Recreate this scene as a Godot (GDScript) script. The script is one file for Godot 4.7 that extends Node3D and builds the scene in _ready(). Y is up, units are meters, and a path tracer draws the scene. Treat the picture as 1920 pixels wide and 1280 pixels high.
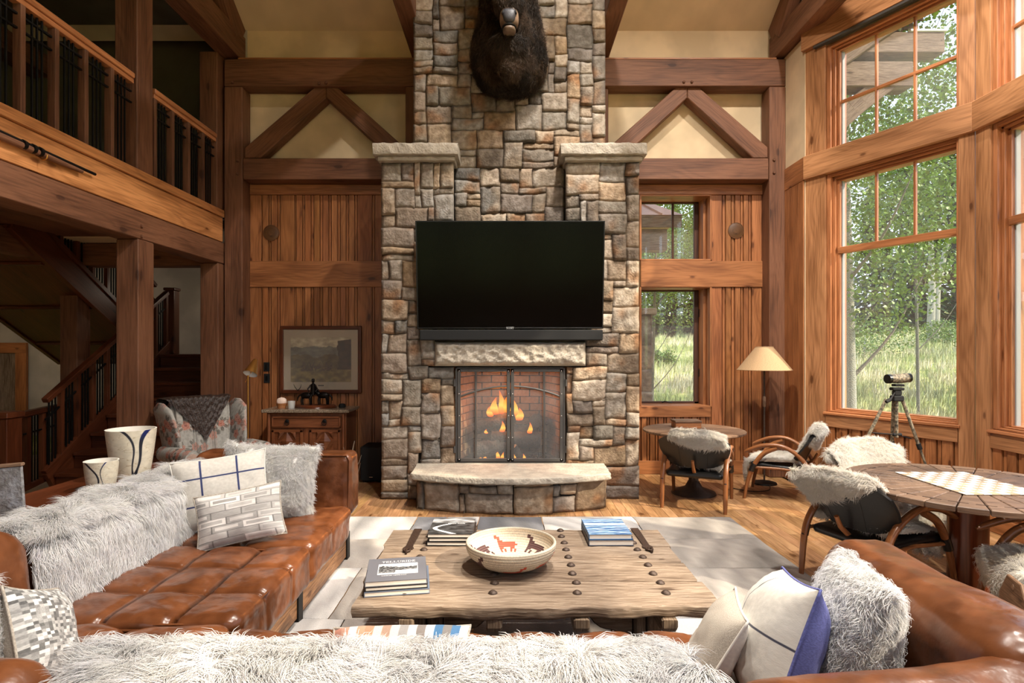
extends Node3D
# Great room with a stone chimney. Metres, y up. The eye stands at (0, 1.5, 0) and looks along -z.

const EYE := Vector3(0, 1.5, 0)
const FOC := 1100.0          # focal length in pixels of the 1920 wide frame
const VX := 957.0            # vanishing point of the room's depth
const VY := 656.0
var R := RandomNumberGenerator.new()
var M := {}                  # materials by name
var T := {}                  # textures by name
var used_names := {}

func _ready() -> void:
	R.seed = 11
	setup_view()
	make_textures()
	make_materials()
	build_shell()
	build_back_wall()
	build_bay()
	build_loft()
	build_stairs()
	build_fireplace()
	build_outside()
	build_rug()
	build_sofa()
	build_coffee_table()
	build_right_furniture()
	build_left_furniture()
	build_mount()

func setup_view() -> void:
	var cam := Camera3D.new()
	cam.name = "camera"
	cam.projection = Camera3D.PROJECTION_FRUSTUM
	cam.near = 0.05
	cam.far = 400.0
	cam.keep_aspect = Camera3D.KEEP_HEIGHT
	cam.size = cam.near * 1280.0 / FOC
	cam.frustum_offset = Vector2(3.0, 16.0) * (cam.near / FOC)
	cam.position = EYE
	add_child(cam)
	cam.current = true
	var sky_m := ProceduralSkyMaterial.new()
	sky_m.sky_top_color = Color(0.78, 0.86, 0.96)
	sky_m.sky_horizon_color = Color(0.93, 0.95, 0.98)
	sky_m.sky_curve = 0.15
	sky_m.ground_horizon_color = Color(0.50, 0.52, 0.42)
	sky_m.ground_bottom_color = Color(0.30, 0.31, 0.22)
	sky_m.sky_energy_multiplier = 1.0
	var sky := Sky.new()
	sky.sky_material = sky_m
	var env := Environment.new()
	env.background_mode = Environment.BG_SKY
	env.sky = sky
	env.background_energy_multiplier = 2.4
	env.tonemap_mode = Environment.TONE_MAPPER_LINEAR
	env.tonemap_exposure = 1.08
	env.sdfgi_enabled = true
	env.ssao_enabled = true
	env.ssil_enabled = true
	var we := WorldEnvironment.new()
	we.name = "world"
	we.environment = env
	add_child(we)
	var sun := DirectionalLight3D.new()
	sun.name = "sun"
	sun.light_color = Color(1.0, 0.94, 0.84)
	sun.light_energy = 2.2
	sun.light_angular_distance = 1.2
	sun.shadow_enabled = true
	add_child(sun)
	sun.look_at_from_position(Vector3.ZERO, Vector3(-0.80, -0.62, -0.42))
	# unseen ceiling lamps high out of view, placed to light the room
	for k in 4:
		unseen_lamp_can(Vector3(0.9 + 2.0 * (k % 2), 6.6, -3.9 + 3.0 * (k / 2)), k)

func unseen_lamp_can(at: Vector3, k: int) -> void:
	var t := thing("unseen_ceiling_lamp", ["unseen round brass ceiling lamp on a rod over the coffee table", "unseen round brass ceiling lamp on a rod right of the coffee table", "unseen round brass ceiling lamp on a rod behind the eye to the left", "unseen round brass ceiling lamp on a rod behind the eye to the right"][k], "lamp", at, "unseen ceiling lamps lighting the room")
	var body := MB.new()
	lathe(body, [Vector2(0.02, 0.16), Vector2(0.11, 0.14), Vector2(0.13, 0.0), Vector2(0.12, 0.0), Vector2(0.10, 0.12), Vector2(0.0, 0.13)], 20)
	var bm := StandardMaterial3D.new()
	bm.albedo_color = Color(0.55, 0.42, 0.22)
	bm.metallic = 0.8
	bm.roughness = 0.4
	part(t, "lamp_body", body, bm)
	var rod := MB.new()
	tube(rod, [Vector3(0, 0.15, 0), Vector3(0, 1.6, 0)], [0.01, 0.01], 8)
	part(t, "rod", rod, bm)
	var disc := MB.new()
	lathe(disc, [Vector2(0.0, 0.03), Vector2(0.098, 0.03), Vector2(0.098, 0.028), Vector2(0.0, 0.028)], 20)
	var em := StandardMaterial3D.new()
	em.albedo_color = Color(1, 0.9, 0.75)
	em.emission_enabled = true
	em.emission = Color(1, 0.85, 0.65)
	em.emission_energy_multiplier = 2.0
	part(t, "lamp_lens", disc, em)
	var l := SpotLight3D.new()
	l.name = "lamp_glow"
	l.position = Vector3(0, 0.0, 0)
	l.rotation_degrees = Vector3(-90, 0, 0)
	l.spot_angle = 78
	l.spot_range = 14
	l.spot_attenuation = 2.0
	l.light_color = Color(1.0, 0.97, 0.93)
	l.light_energy = 30.0
	l.light_size = 0.1
	l.shadow_enabled = true
	t.add_child(l)

# ---------------------------------------------------------------- helpers
func at(px: float, py: float, d: float) -> Vector3:   # the point d metres away from the eye's plane behind a pixel
	return Vector3((px - VX) * d / FOC, EYE.y - (py - VY) * d / FOC, -d)

func numbered(called: String) -> String:
	if not used_names.has(called):
		used_names[called] = 0
		return called
	used_names[called] += 1
	return "%s_%03d" % [called, used_names[called]]

func thing(called: String, label: String, category: String, where := Vector3.ZERO, group := "", turn := 0.0) -> Node3D:
	var o := Node3D.new()
	o.name = numbered(called)
	add_child(o)
	o.position = where
	o.rotation.y = turn
	o.set_meta("label", label)
	o.set_meta("category", category)
	if group:
		o.set_meta("group", group)
	return o

func part(parent: Node, called: String, mb: MB, mat: Material, label := "") -> MeshInstance3D:
	var o := MeshInstance3D.new()
	o.name = called
	o.mesh = mb.mesh()
	o.material_override = mat
	parent.add_child(o, true)
	if label:
		o.set_meta("label", label)
	return o

func part_mesh(parent: Node, called: String, mesh: Mesh, mat: Material, where := Vector3.ZERO) -> MeshInstance3D:
	var o := MeshInstance3D.new()
	o.name = called
	o.mesh = mesh
	o.material_override = mat
	o.position = where
	parent.add_child(o, true)
	return o

func single(called: String, label: String, category: String, mb: MB, mat: Material, where := Vector3.ZERO, group := "") -> MeshInstance3D:
	var o := part(self, numbered(called), mb, mat)
	o.position = where
	o.set_meta("label", label)
	o.set_meta("category", category)
	if group:
		o.set_meta("group", group)
	return o

func struct(called: String, mb: MB, mat: Material) -> MeshInstance3D:
	var o := part(self, numbered(called), mb, mat)
	o.set_meta("kind", "structure")
	return o

func struct_node(called: String) -> Node3D:
	var o := Node3D.new()
	o.name = numbered(called)
	add_child(o)
	o.set_meta("kind", "structure")
	return o

func scatter(parent: Node, called: String, mesh: Mesh, mat: Material, xf: Array[Transform3D], cols: Array[Color] = []) -> MultiMeshInstance3D:
	var mm := MultiMesh.new()
	mm.transform_format = MultiMesh.TRANSFORM_3D
	mm.use_colors = cols.size() > 0
	mm.mesh = mesh
	mm.instance_count = xf.size()
	for k in xf.size():
		mm.set_instance_transform(k, xf[k])
		if cols.size() > 0:
			mm.set_instance_color(k, cols[k])
	var o := MultiMeshInstance3D.new()
	o.name = called
	o.multimesh = mm
	o.material_override = mat
	o.set_meta("kind", "stuff")
	parent.add_child(o, true)
	return o

class MB:                                  # collects triangles of one mesh
	var v := PackedVector3Array()
	var n := PackedVector3Array()
	var uv := PackedVector2Array()
	var c := PackedColorArray()
	var i := PackedInt32Array()
	var col := Color.WHITE                 # colour of what is added next
	var off := Vector2.ZERO                # texture offset of what is added next

	func vert(p: Vector3, nn: Vector3, t := Vector2.ZERO) -> int:
		v.append(p)
		n.append(nn)
		uv.append(t + off)
		c.append(col)
		return v.size() - 1

	func face(a: int, b: int, d: int) -> void:      # any order: turned so that its front is where the normals point
		var x := (v[b] - v[a]).cross(v[d] - v[a])
		if x.dot(n[a] + n[b] + n[d]) > 0.0:
			i.append_array([a, d, b])
		else:
			i.append_array([a, b, d])

	func tri(p: Vector3, q: Vector3, r: Vector3, nn: Vector3, tp := Vector2.ZERO, tq := Vector2.ZERO, tr := Vector2.ZERO) -> void:
		face(vert(p, nn, tp), vert(q, nn, tq), vert(r, nn, tr))

	func quad(p: Vector3, q: Vector3, r: Vector3, s: Vector3, nn: Vector3, t: Array = []) -> void:
		var tt := t if t.size() == 4 else [Vector2(0, 0), Vector2(p.distance_to(q), 0), Vector2(p.distance_to(q), q.distance_to(r)), Vector2(0, q.distance_to(r))]
		var a := vert(p, nn, tt[0])
		var b := vert(q, nn, tt[1])
		var d := vert(r, nn, tt[2])
		var e := vert(s, nn, tt[3])
		face(a, b, d)
		face(a, d, e)

	func mesh() -> ArrayMesh:
		var m := ArrayMesh.new()
		if i.is_empty():
			return m
		var arr := []
		arr.resize(Mesh.ARRAY_MAX)
		arr[Mesh.ARRAY_VERTEX] = v
		arr[Mesh.ARRAY_NORMAL] = n
		arr[Mesh.ARRAY_TEX_UV] = uv
		arr[Mesh.ARRAY_COLOR] = c
		arr[Mesh.ARRAY_INDEX] = i
		m.add_surface_from_arrays(Mesh.PRIMITIVE_TRIANGLES, arr)
		return m

const BOX_SIGNS := [Vector2(-1, -1), Vector2(1, -1), Vector2(1, 1), Vector2(-1, 1)]

# a box with bevelled edges; the grain (u) runs along its longest side, or along axis g
func box(mb: MB, centre: Vector3, size: Vector3, bevel := 0.004, basis := Basis.IDENTITY, g := -1) -> void:
	if g < 0:
		g = size.max_axis_index()
	var h := size * 0.5
	var b := minf(bevel, minf(h.x, minf(h.y, h.z)) * 0.6)
	mb.off = Vector2(R.randf() * 3.0, R.randf() * maxf(0.0, 0.96 - minf(size[(g + 1) % 3], 0.9)))
	var pts := {}                          # (corner sign, axis) -> vertex position
	for k in 3:
		var a1 := (k + 1) % 3
		var a2 := (k + 2) % 3
		for s in [-1.0, 1.0]:
			var nrm := Vector3.ZERO
			nrm[k] = s
			var q: Array[int] = []
			for bs in BOX_SIGNS:
				var p := Vector3.ZERO
				p[k] = s * h[k]
				p[a1] = bs.x * (h[a1] - b)
				p[a2] = bs.y * (h[a2] - b)
				var u: float
				var w: float
				if k == g:
					u = p[a1]
					w = p[a2] + h[a2]
				else:
					var o := 3 - k - g
					u = p[g]
					w = p[o] + h[o]
				var sg := Vector3.ZERO
				sg[k] = s
				sg[a1] = bs.x
				sg[a2] = bs.y
				var id := mb.vert(centre + basis * p, basis * nrm, Vector2(u, w))
				pts[[sg, k]] = id
				q.append(id)
			mb.face(q[0], q[1], q[2])
			mb.face(q[0], q[2], q[3])
	if b <= 0.0:
		return
	for k in 3:                            # the twelve edges run along axis k
		var a1 := (k + 1) % 3
		var a2 := (k + 2) % 3
		for bs in BOX_SIGNS:
			var lo := Vector3.ZERO
			lo[k] = -1.0
			lo[a1] = bs.x
			lo[a2] = bs.y
			var hi := lo
			hi[k] = 1.0
			mb_patch(mb, [pts[[lo, a1]], pts[[lo, a2]], pts[[hi, a2]], pts[[hi, a1]]])
	for x in [-1.0, 1.0]:
		for y in [-1.0, 1.0]:
			for z in [-1.0, 1.0]:
				var sg := Vector3(x, y, z)
				mb_patch(mb, [pts[[sg, 0]], pts[[sg, 1]], pts[[sg, 2]]])

func mb_patch(mb: MB, q: Array) -> void:   # reuses vertices, so that the bevel shades round
	mb.face(q[0], q[1], q[2])
	if q.size() == 4:
		mb.face(q[0], q[2], q[3])

func beam(mb: MB, a: Vector3, b: Vector3, w: float, h: float, bevel := 0.01, up := Vector3.UP) -> void:
	var x := (b - a).normalized()
	var z := x.cross(up).normalized()
	if z.length() < 0.5:
		z = x.cross(Vector3.BACK).normalized()
	var y := z.cross(x)
	box(mb, (a + b) * 0.5, Vector3(a.distance_to(b), h, w), bevel, Basis(x, y, z), 0)

func span(mb: MB, x0: float, x1: float, y0: float, y1: float, z0: float, z1: float, bevel := 0.004, g := -1) -> void:
	box(mb, Vector3(x0 + x1, y0 + y1, z0 + z1) * 0.5, Vector3(absf(x1 - x0), absf(y1 - y0), absf(z1 - z0)), bevel, Basis.IDENTITY, g)

func tube(mb: MB, pts: Array, radii: Array, sides := 10, caps := true, flat := 1.0, up := Vector3.UP) -> void:
	var prev := up
	var run := 0.0
	var first := mb.v.size()
	for k in pts.size():
		var p: Vector3 = pts[k]
		var dir: Vector3 = (pts[mini(k + 1, pts.size() - 1)] - pts[maxi(k - 1, 0)]).normalized()
		var side := dir.cross(prev)
		if side.length() < 0.05:
			side = dir.cross(Vector3.RIGHT)
			if side.length() < 0.05:
				side = dir.cross(Vector3.BACK)
		side = side.normalized()
		var upv := side.cross(dir).normalized()
		prev = upv
		if k > 0:
			run += p.distance_to(pts[k - 1])
		var r: float = radii[mini(k, radii.size() - 1)]
		for s in sides + 1:
			var a := TAU * s / sides
			var o := side * cos(a) + upv * sin(a) * flat
			var nn := (side * cos(a) * flat + upv * sin(a)).normalized()
			mb.vert(p + o * r, nn, Vector2(run, r * a))
	for k in pts.size() - 1:
		for s in sides:
			var a := first + k * (sides + 1) + s
			var b := a + sides + 1
			mb.face(a, a + 1, b + 1)
			mb.face(a, b + 1, b)
	if caps:
		for e in 2:
			var k := 0 if e == 0 else pts.size() - 1
			var p: Vector3 = pts[k]
			var nn: Vector3 = (p - pts[1 if e == 0 else k - 1]).normalized()
			var base := first + k * (sides + 1)
			var mid := mb.vert(p, nn)
			var ring := []
			for s in sides + 1:
				ring.append(mb.vert(mb.v[base + s], nn, Vector2(mb.v[base + s].x, mb.v[base + s].z)))
			for s in sides:
				mb.face(mid, ring[s], ring[s + 1])

func lathe(mb: MB, prof: Array, segs := 24, xf := Transform3D.IDENTITY, arc := TAU) -> void:   # profile of (radius, height)
	var rows := prof.size()
	for k in rows - 1:                     # every band has normals of its own, so that corners stay sharp where they turn far
		var p: Vector2 = prof[k]
		var q: Vector2 = prof[k + 1]
		if p.distance_to(q) < 1e-6:
			continue
		var base_n := Vector2(q.y - p.y, p.x - q.x).normalized()
		var n0 := base_n
		var n1 := base_n
		if k > 0 and p.distance_to(prof[k - 1]) > 1e-6:
			var m := Vector2(p.y - prof[k - 1].y, prof[k - 1].x - p.x).normalized()
			if m.dot(base_n) > 0.6:
				n0 = (m + base_n).normalized()
		if k < rows - 2 and q.distance_to(prof[k + 2]) > 1e-6:
			var m := Vector2(prof[k + 2].y - q.y, q.x - prof[k + 2].x).normalized()
			if m.dot(base_n) > 0.6:
				n1 = (m + base_n).normalized()
		var first := mb.v.size()
		for s in segs + 1:
			var a := arc * s / segs
			var d := Vector3(cos(a), 0, sin(a))
			for e in 2:
				var w: Vector2 = p if e == 0 else q
				var nn: Vector2 = n0 if e == 0 else n1
				mb.vert(xf * (d * w.x + Vector3(0, w.y, 0)), (xf.basis * (d * nn.x + Vector3(0, nn.y, 0))).normalized(), Vector2(float(s) / segs, (k + e) / float(rows - 1)))
		for s in segs:
			var i0 := first + s * 2
			mb.face(i0, i0 + 1, i0 + 3)
			mb.face(i0, i0 + 3, i0 + 2)

# a sheet of (nu + 1) x (nv + 1) points, shaded smooth; uv from the caller or 0..1
func sheet(mb: MB, pts: PackedVector3Array, nu: int, nv: int, flip := false, uvs := PackedVector2Array(), wrap_u := false) -> void:
	var first := mb.v.size()
	var w := nu + 1
	for j in nv + 1:
		for k in w:
			var l := k - 1
			var r := k + 1
			if wrap_u:
				l = (k - 1 + nu) % nu
				r = (k + 1) % nu
			else:
				l = maxi(l, 0)
				r = mini(r, nu)
			var du := pts[j * w + r] - pts[j * w + l]
			var dv := pts[mini(j + 1, nv) * w + k] - pts[maxi(j - 1, 0) * w + k]
			var nn := du.cross(dv)
			if nn.length_squared() < 1e-14:
				var mid := pts[(nv / 2) * w + k]
				nn = (pts[j * w + k] - mid)
				if flip:
					nn = -nn
			nn = nn.normalized() * (-1.0 if flip else 1.0)
			mb.vert(pts[j * w + k], nn, uvs[j * w + k] if uvs.size() else Vector2(float(k) / nu, float(j) / nv))
	for j in nv:
		for k in nu:
			var a := first + j * w + k
			mb.face(a, a + 1, a + w + 1)
			mb.face(a, a + w + 1, a + w)

# polygon in the xy plane pushed out along z from 0 to depth, edges bevelled by a small chamfer
func prism(mb: MB, poly: PackedVector2Array, depth: float, xf := Transform3D.IDENTITY, bevel := 0.0) -> void:
	if Geometry2D.is_polygon_clockwise(poly):
		poly.reverse()
	var front := poly
	if bevel > 0.0:
		var inset := Geometry2D.offset_polygon(poly, -bevel)
		if inset.size() == 1:
			front = inset[0]
	var tr := Geometry2D.triangulate_polygon(front)
	for e in 2:
		var z := depth if e == 0 else 0.0
		var nn := xf.basis * Vector3(0, 0, 1 if e == 0 else -1)
		var ids := []
		for p in front:
			ids.append(mb.vert(xf * Vector3(p.x, p.y, z), nn.normalized(), p))
		for k in range(0, tr.size(), 3):
			mb.face(ids[tr[k]], ids[tr[k + 1]], ids[tr[k + 2]])
	var n_p := poly.size()
	var run := 0.0
	for k in n_p:
		var p := poly[k]
		var q := poly[(k + 1) % n_p]
		var d := (q - p).normalized()
		var nn := (xf.basis * Vector3(d.y, -d.x, 0)).normalized()
		var b := minf(bevel, depth * 0.3)
		var l := p.distance_to(q)
		mb.quad(xf * Vector3(p.x, p.y, b), xf * Vector3(q.x, q.y, b), xf * Vector3(q.x, q.y, depth - b), xf * Vector3(p.x, p.y, depth - b), nn, [Vector2(run, 0), Vector2(run + l, 0), Vector2(run + l, depth), Vector2(run, depth)])
		run += l
	if bevel > 0.0 and front.size() == poly.size():
		var shift := 0                     # the inset polygon may start elsewhere
		var best := INF
		for k in n_p:
			var d2 := front[k].distance_to(poly[0])
			if d2 < best:
				best = d2
				shift = k
		for k in n_p:
			var p := poly[k]
			var q := poly[(k + 1) % n_p]
			var pi_ := front[(k + shift) % n_p]
			var qi := front[(k + 1 + shift) % n_p]
			var d := (q - p).normalized()
			for e in 2:
				var z0 := depth - bevel if e == 0 else bevel
				var z1 := depth if e == 0 else 0.0
				var nn := (xf.basis * Vector3(d.y, -d.x, 1 if e == 0 else -1)).normalized()
				mb.quad(xf * Vector3(p.x, p.y, z0), xf * Vector3(q.x, q.y, z0), xf * Vector3(qi.x, qi.y, z1), xf * Vector3(pi_.x, pi_.y, z1), nn)

# a closed soft block: superellipsoid of half sizes h, exponent e (2 round, 6 boxy)
func soft(mb: MB, centre: Vector3, h: Vector3, e := 4.0, nu := 24, nv := 14, basis := Basis.IDENTITY, bump = null) -> void:
	var pts := PackedVector3Array()
	for j in nv + 1:
		var b := -PI / 2 + PI * j / nv
		for k in nu + 1:
			var a := TAU * k / nu
			var d := Vector3(cos(b) * cos(a), sin(b), cos(b) * sin(a))
			var s := pow(pow(absf(d.x), e) + pow(absf(d.y), e) + pow(absf(d.z), e), -1.0 / e)
			var p := d * s
			p = p * h
			if bump != null:
				p = bump.call(p)
			pts.append(centre + basis * p)
	var uvs := PackedVector2Array()
	for p in pts:
		var q := basis.inverse() * (p - centre)
		uvs.append(Vector2(q.x, q.z))
	sheet(mb, pts, nu, nv, true, uvs, true)

func curve_pts(ctrl: Array, steps: int) -> Array:      # a smooth line through the given points
	var out := []
	for k in ctrl.size() - 1:
		var p0: Vector3 = ctrl[maxi(k - 1, 0)]
		var p1: Vector3 = ctrl[k]
		var p2: Vector3 = ctrl[k + 1]
		var p3: Vector3 = ctrl[mini(k + 2, ctrl.size() - 1)]
		for s in steps:
			out.append(p1.cubic_interpolate(p2, p0, p3, float(s) / steps))
	out.append(ctrl[-1])
	return out

func noise(seed_: int, freq: float, oct := 3) -> FastNoiseLite:
	var f := FastNoiseLite.new()
	f.seed = seed_
	f.noise_type = FastNoiseLite.TYPE_SIMPLEX_SMOOTH
	f.frequency = freq
	f.fractal_octaves = oct
	return f

# ---------------------------------------------------------------- textures and materials
func wood_image(sd: int, w: int, h: int, knots: int, rings: float, streak: float, rough := 0.0, ring_amp := 0.16) -> Image:
	var rr := RandomNumberGenerator.new()
	rr.seed = sd
	var na := noise(sd, 0.006, 2)
	var nb := noise(sd + 1, 0.05, 3)
	var nc := noise(sd + 2, 0.02, 3)
	var ks := []
	for k in knots:
		ks.append(Vector3(rr.randf() * w, rr.randf() * h, rr.randf_range(4.0, 10.0)))
	var data := PackedByteArray()
	data.resize(w * h * 3)
	var blend_from := w * 0.85
	for y in h:
		for x in w:
			var t := y * rings + na.get_noise_2d(x * 0.35, y * 1.3) * 14.0
			var dark := 0.0
			var fine := nb.get_noise_2d(x * 0.12, y * 2.6)
			var tone := nc.get_noise_2d(x * 0.10, y * 0.5)
			if x > blend_from:
				var f := (x - blend_from) / (w - blend_from)
				var xm := x - w
				t = lerpf(t, y * rings + na.get_noise_2d(xm * 0.35, y * 1.3) * 14.0, f)
				fine = lerpf(fine, nb.get_noise_2d(xm * 0.12, y * 2.6), f)
				tone = lerpf(tone, nc.get_noise_2d(xm * 0.10, y * 0.5), f)
			for k in ks:
				var dx: float = absf(x - k.x)
				dx = minf(dx, w - dx) * 0.45
				if dx > k.z * 4.0:
					continue
				var dy: float = y - k.y
				if absf(dy) > k.z * 4.0:
					continue
				var r2: float = (dx * dx + dy * dy) / (k.z * k.z)
				t += 5.0 * exp(-r2 * 0.4) * (1.0 if dy > 0 else -1.0)
				if r2 < 1.0:
					dark = maxf(dark, 0.75 * (1.0 - r2 * r2))
				dark = maxf(dark, 0.35 * exp(-r2 * 0.5))
			var ring := 0.5 + 0.5 * sin(t)
			ring = ring * ring
			var k2 := clampf(ring * ring_amp + fine * streak + tone * 0.40 + 0.16 + dark, 0.0, 1.0)
			if rough > 0.0 and fine < -0.28:
				k2 = minf(1.0, k2 + rough)
			var o := (y * w + x) * 3
			data[o] = int(255.0 * lerpf(1.0, 0.52, k2))
			data[o + 1] = int(255.0 * lerpf(1.0, 0.45, k2))
			data[o + 2] = int(255.0 * lerpf(1.0, 0.38, k2))
	return Image.create_from_data(w, h, false, Image.FORMAT_RGB8, data)

func noise_tex(sd: int, freq: float, size: int, lo: Color, hi: Color, oct := 4, mid = null) -> NoiseTexture2D:
	var t := NoiseTexture2D.new()
	t.width = size
	t.height = size
	t.seamless = true
	t.noise = noise(sd, freq, oct)
	var g := Gradient.new()
	if mid == null:
		g.offsets = PackedFloat32Array([0.25, 0.75])
		g.colors = PackedColorArray([lo, hi])
	else:
		g.offsets = PackedFloat32Array([0.2, 0.5, 0.8])
		g.colors = PackedColorArray([lo, mid, hi])
	t.color_ramp = g
	return t

func bump_tex(sd: int, freq: float, size: int, oct := 5) -> NoiseTexture2D:
	var t := NoiseTexture2D.new()
	t.width = size
	t.height = size
	t.seamless = true
	t.noise = noise(sd, freq, oct)
	return t

func make_textures() -> void:
	T.knotty = ImageTexture.create_from_image(wood_image(3, 1024, 384, 7, 0.30, 0.30))
	T.timber = ImageTexture.create_from_image(wood_image(7, 1024, 384, 4, 0.25, 0.42, 0.10))
	T.weather = ImageTexture.create_from_image(wood_image(9, 1024, 384, 6, 0.40, 0.95, 0.35))
	T.fine_bump = bump_tex(21, 0.03, 512)
	T.coarse_bump = bump_tex(22, 0.012, 512)
	T.stone_bump = bump_tex(23, 0.02, 1024, 6)
	T.mottle = noise_tex(31, 0.008, 512, Color(0.90, 0.90, 0.90), Color(1, 1, 1))
	T.leather = noise_tex(33, 0.011, 512, Color(0.72, 0.68, 0.64), Color(1, 1, 1), 5, Color(0.88, 0.86, 0.84))
	T.stone = noise_tex(35, 0.007, 1024, Color(0.74, 0.71, 0.68), Color(1.0, 1.0, 1.0), 6, Color(0.88, 0.86, 0.84))
	T.cloth = noise_tex(36, 0.18, 512, Color(0.82, 0.82, 0.82), Color(1, 1, 1), 2)
	T.bark = noise_tex(37, 0.03, 512, Color(0.35, 0.33, 0.3), Color(1, 1, 1), 4)

func std(name_: String, color: Color, rough := 0.6, tex: Texture2D = null) -> StandardMaterial3D:
	var m := StandardMaterial3D.new()
	m.resource_name = name_
	m.albedo_color = color
	m.roughness = rough
	if tex:
		m.albedo_texture = tex
	m.vertex_color_use_as_albedo = true
	M[name_] = m
	return m

func tri(m: StandardMaterial3D, scale: float, bump: Texture2D = null, cm := 0.3) -> StandardMaterial3D:
	m.uv1_triplanar = true
	m.uv1_scale = Vector3.ONE * scale
	if bump:
		m.heightmap_enabled = true
		m.heightmap_texture = bump
		m.heightmap_scale = cm
	return m

func wood(name_: String, color: Color, tex: Texture2D, rough: float, length := 3.0, width := 1.0, cm := 0.12) -> StandardMaterial3D:
	var m := std(name_, color, rough, tex)
	m.uv1_scale = Vector3(1.0 / length, 1.0 / width, 1)
	if cm > 0.0:
		m.heightmap_enabled = true
		m.heightmap_texture = tex
		m.heightmap_scale = cm
	return m

func make_materials() -> void:
	wood("stave_wood", Color(0.44, 0.345, 0.27), T.weather, 0.55, 1.6, 0.6, 0.0)
	wood("timber", Color(0.49, 0.325, 0.225), T.timber, 0.62, 3.0, 1.0, 0.25)
	wood("bay_wood", Color(0.72, 0.515, 0.35), T.knotty, 0.42, 2.6, 0.9, 0.0)
	wood("cedar", Color(0.685, 0.45, 0.275), T.knotty, 0.42, 2.6, 0.9, 0.0)
	wood("fascia", Color(0.84, 0.58, 0.36), T.knotty, 0.45, 3.0, 1.0, 0.0)
	wood("frame_wood", Color(0.74, 0.49, 0.32), T.knotty, 0.34, 3.0, 1.0, 0.0)
	wood("floor_oak", Color(0.74, 0.58, 0.42), T.knotty, 0.30, 2.0, 1.0, 0.0)
	wood("stair_wood", Color(0.40, 0.21, 0.12), T.knotty, 0.32, 3.0, 1.0, 0.0)
	wood("old_pine", Color(0.56, 0.49, 0.415), T.weather, 0.8, 2.0, 0.8, 0.35)
	wood("walnut", Color(0.56, 0.36, 0.21), T.knotty, 0.35, 1.6, 0.6, 0.0)
	wood("bent_ash", Color(0.58, 0.37, 0.215), T.knotty, 0.30, 1.6, 0.6, 0.0)
	wood("column_wood", Color(0.48, 0.24, 0.13), T.knotty, 0.28, 1.6, 0.6, 0.0)
	wood("grey_wood", Color(0.53, 0.42, 0.33), T.weather, 0.6, 1.6, 0.6, 0.0)
	wood("outdoor_timber", Color(0.52, 0.44, 0.38), T.weather, 0.8, 2.0, 0.8, 0.3)
	tri(std("plaster", Color(0.88, 0.79, 0.65), 0.9, T.mottle), 0.35)
	tri(std("plaster_cool", Color(0.74, 0.71, 0.66), 0.9, T.mottle), 0.35)
	tri(std("plaster_olive_shaded", Color(0.42, 0.39, 0.31), 0.9, T.mottle), 0.35)  # olive plaster, darkened to put the loft's shade into its colour
	tri(std("stone", Color(0.86, 0.86, 0.86), 0.82, T.stone), 1.6, T.stone_bump, 0.5)
	tri(std("slab_stone", Color(0.68, 0.64, 0.58), 0.8, T.mottle), 1.6, T.stone_bump, 0.5)
	std("mortar", Color(0.16, 0.14, 0.12), 0.95)
	tri(std("leather", Color(0.46, 0.275, 0.16), 0.28, T.leather), 1.3, T.fine_bump, 0.12)
	tri(std("black_leather", Color(0.085, 0.08, 0.078), 0.42), 2.0, T.fine_bump, 0.06)
	std("iron", Color(0.10, 0.095, 0.09), 0.5)
	M.iron.metallic = 0.6
	tri(std("rust_iron", Color(0.30, 0.24, 0.20), 0.55, T.mottle), 4.0, T.fine_bump, 0.2)
	M.rust_iron.metallic = 0.5
	std("steel", Color(0.30, 0.29, 0.28), 0.45)
	M.steel.metallic = 0.35
	std("black", Color(0.02, 0.02, 0.022), 0.35)
	std("black_matte", Color(0.03, 0.03, 0.03), 0.8)
	std("white_paint", Color(0.85, 0.85, 0.85), 0.5)
	std("brass", Color(0.80, 0.58, 0.30), 0.28).metallic = 0.9
	std("chrome", Color(0.8, 0.8, 0.8), 0.2).metallic = 1.0
	std("screen", Color(0.006, 0.006, 0.007), 0.18).metallic_specular = 0.25
	var gl := StandardMaterial3D.new()
	gl.resource_name = "window_glass"
	gl.transparency = BaseMaterial3D.TRANSPARENCY_ALPHA
	gl.albedo_color = Color(1, 1, 1, 0.04)
	gl.roughness = 0.02
	M.glass = gl
	var fg := gl.duplicate()
	fg.metallic_specular = 0.22
	fg.resource_name = "door_glass"
	M.door_glass = fg

# ---------------------------------------------------------------- the room
const WALL_Z := -7.11        # face of the panelled back wall
const FRONT_Z := -6.90       # face of the timbers in front of it

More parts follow.
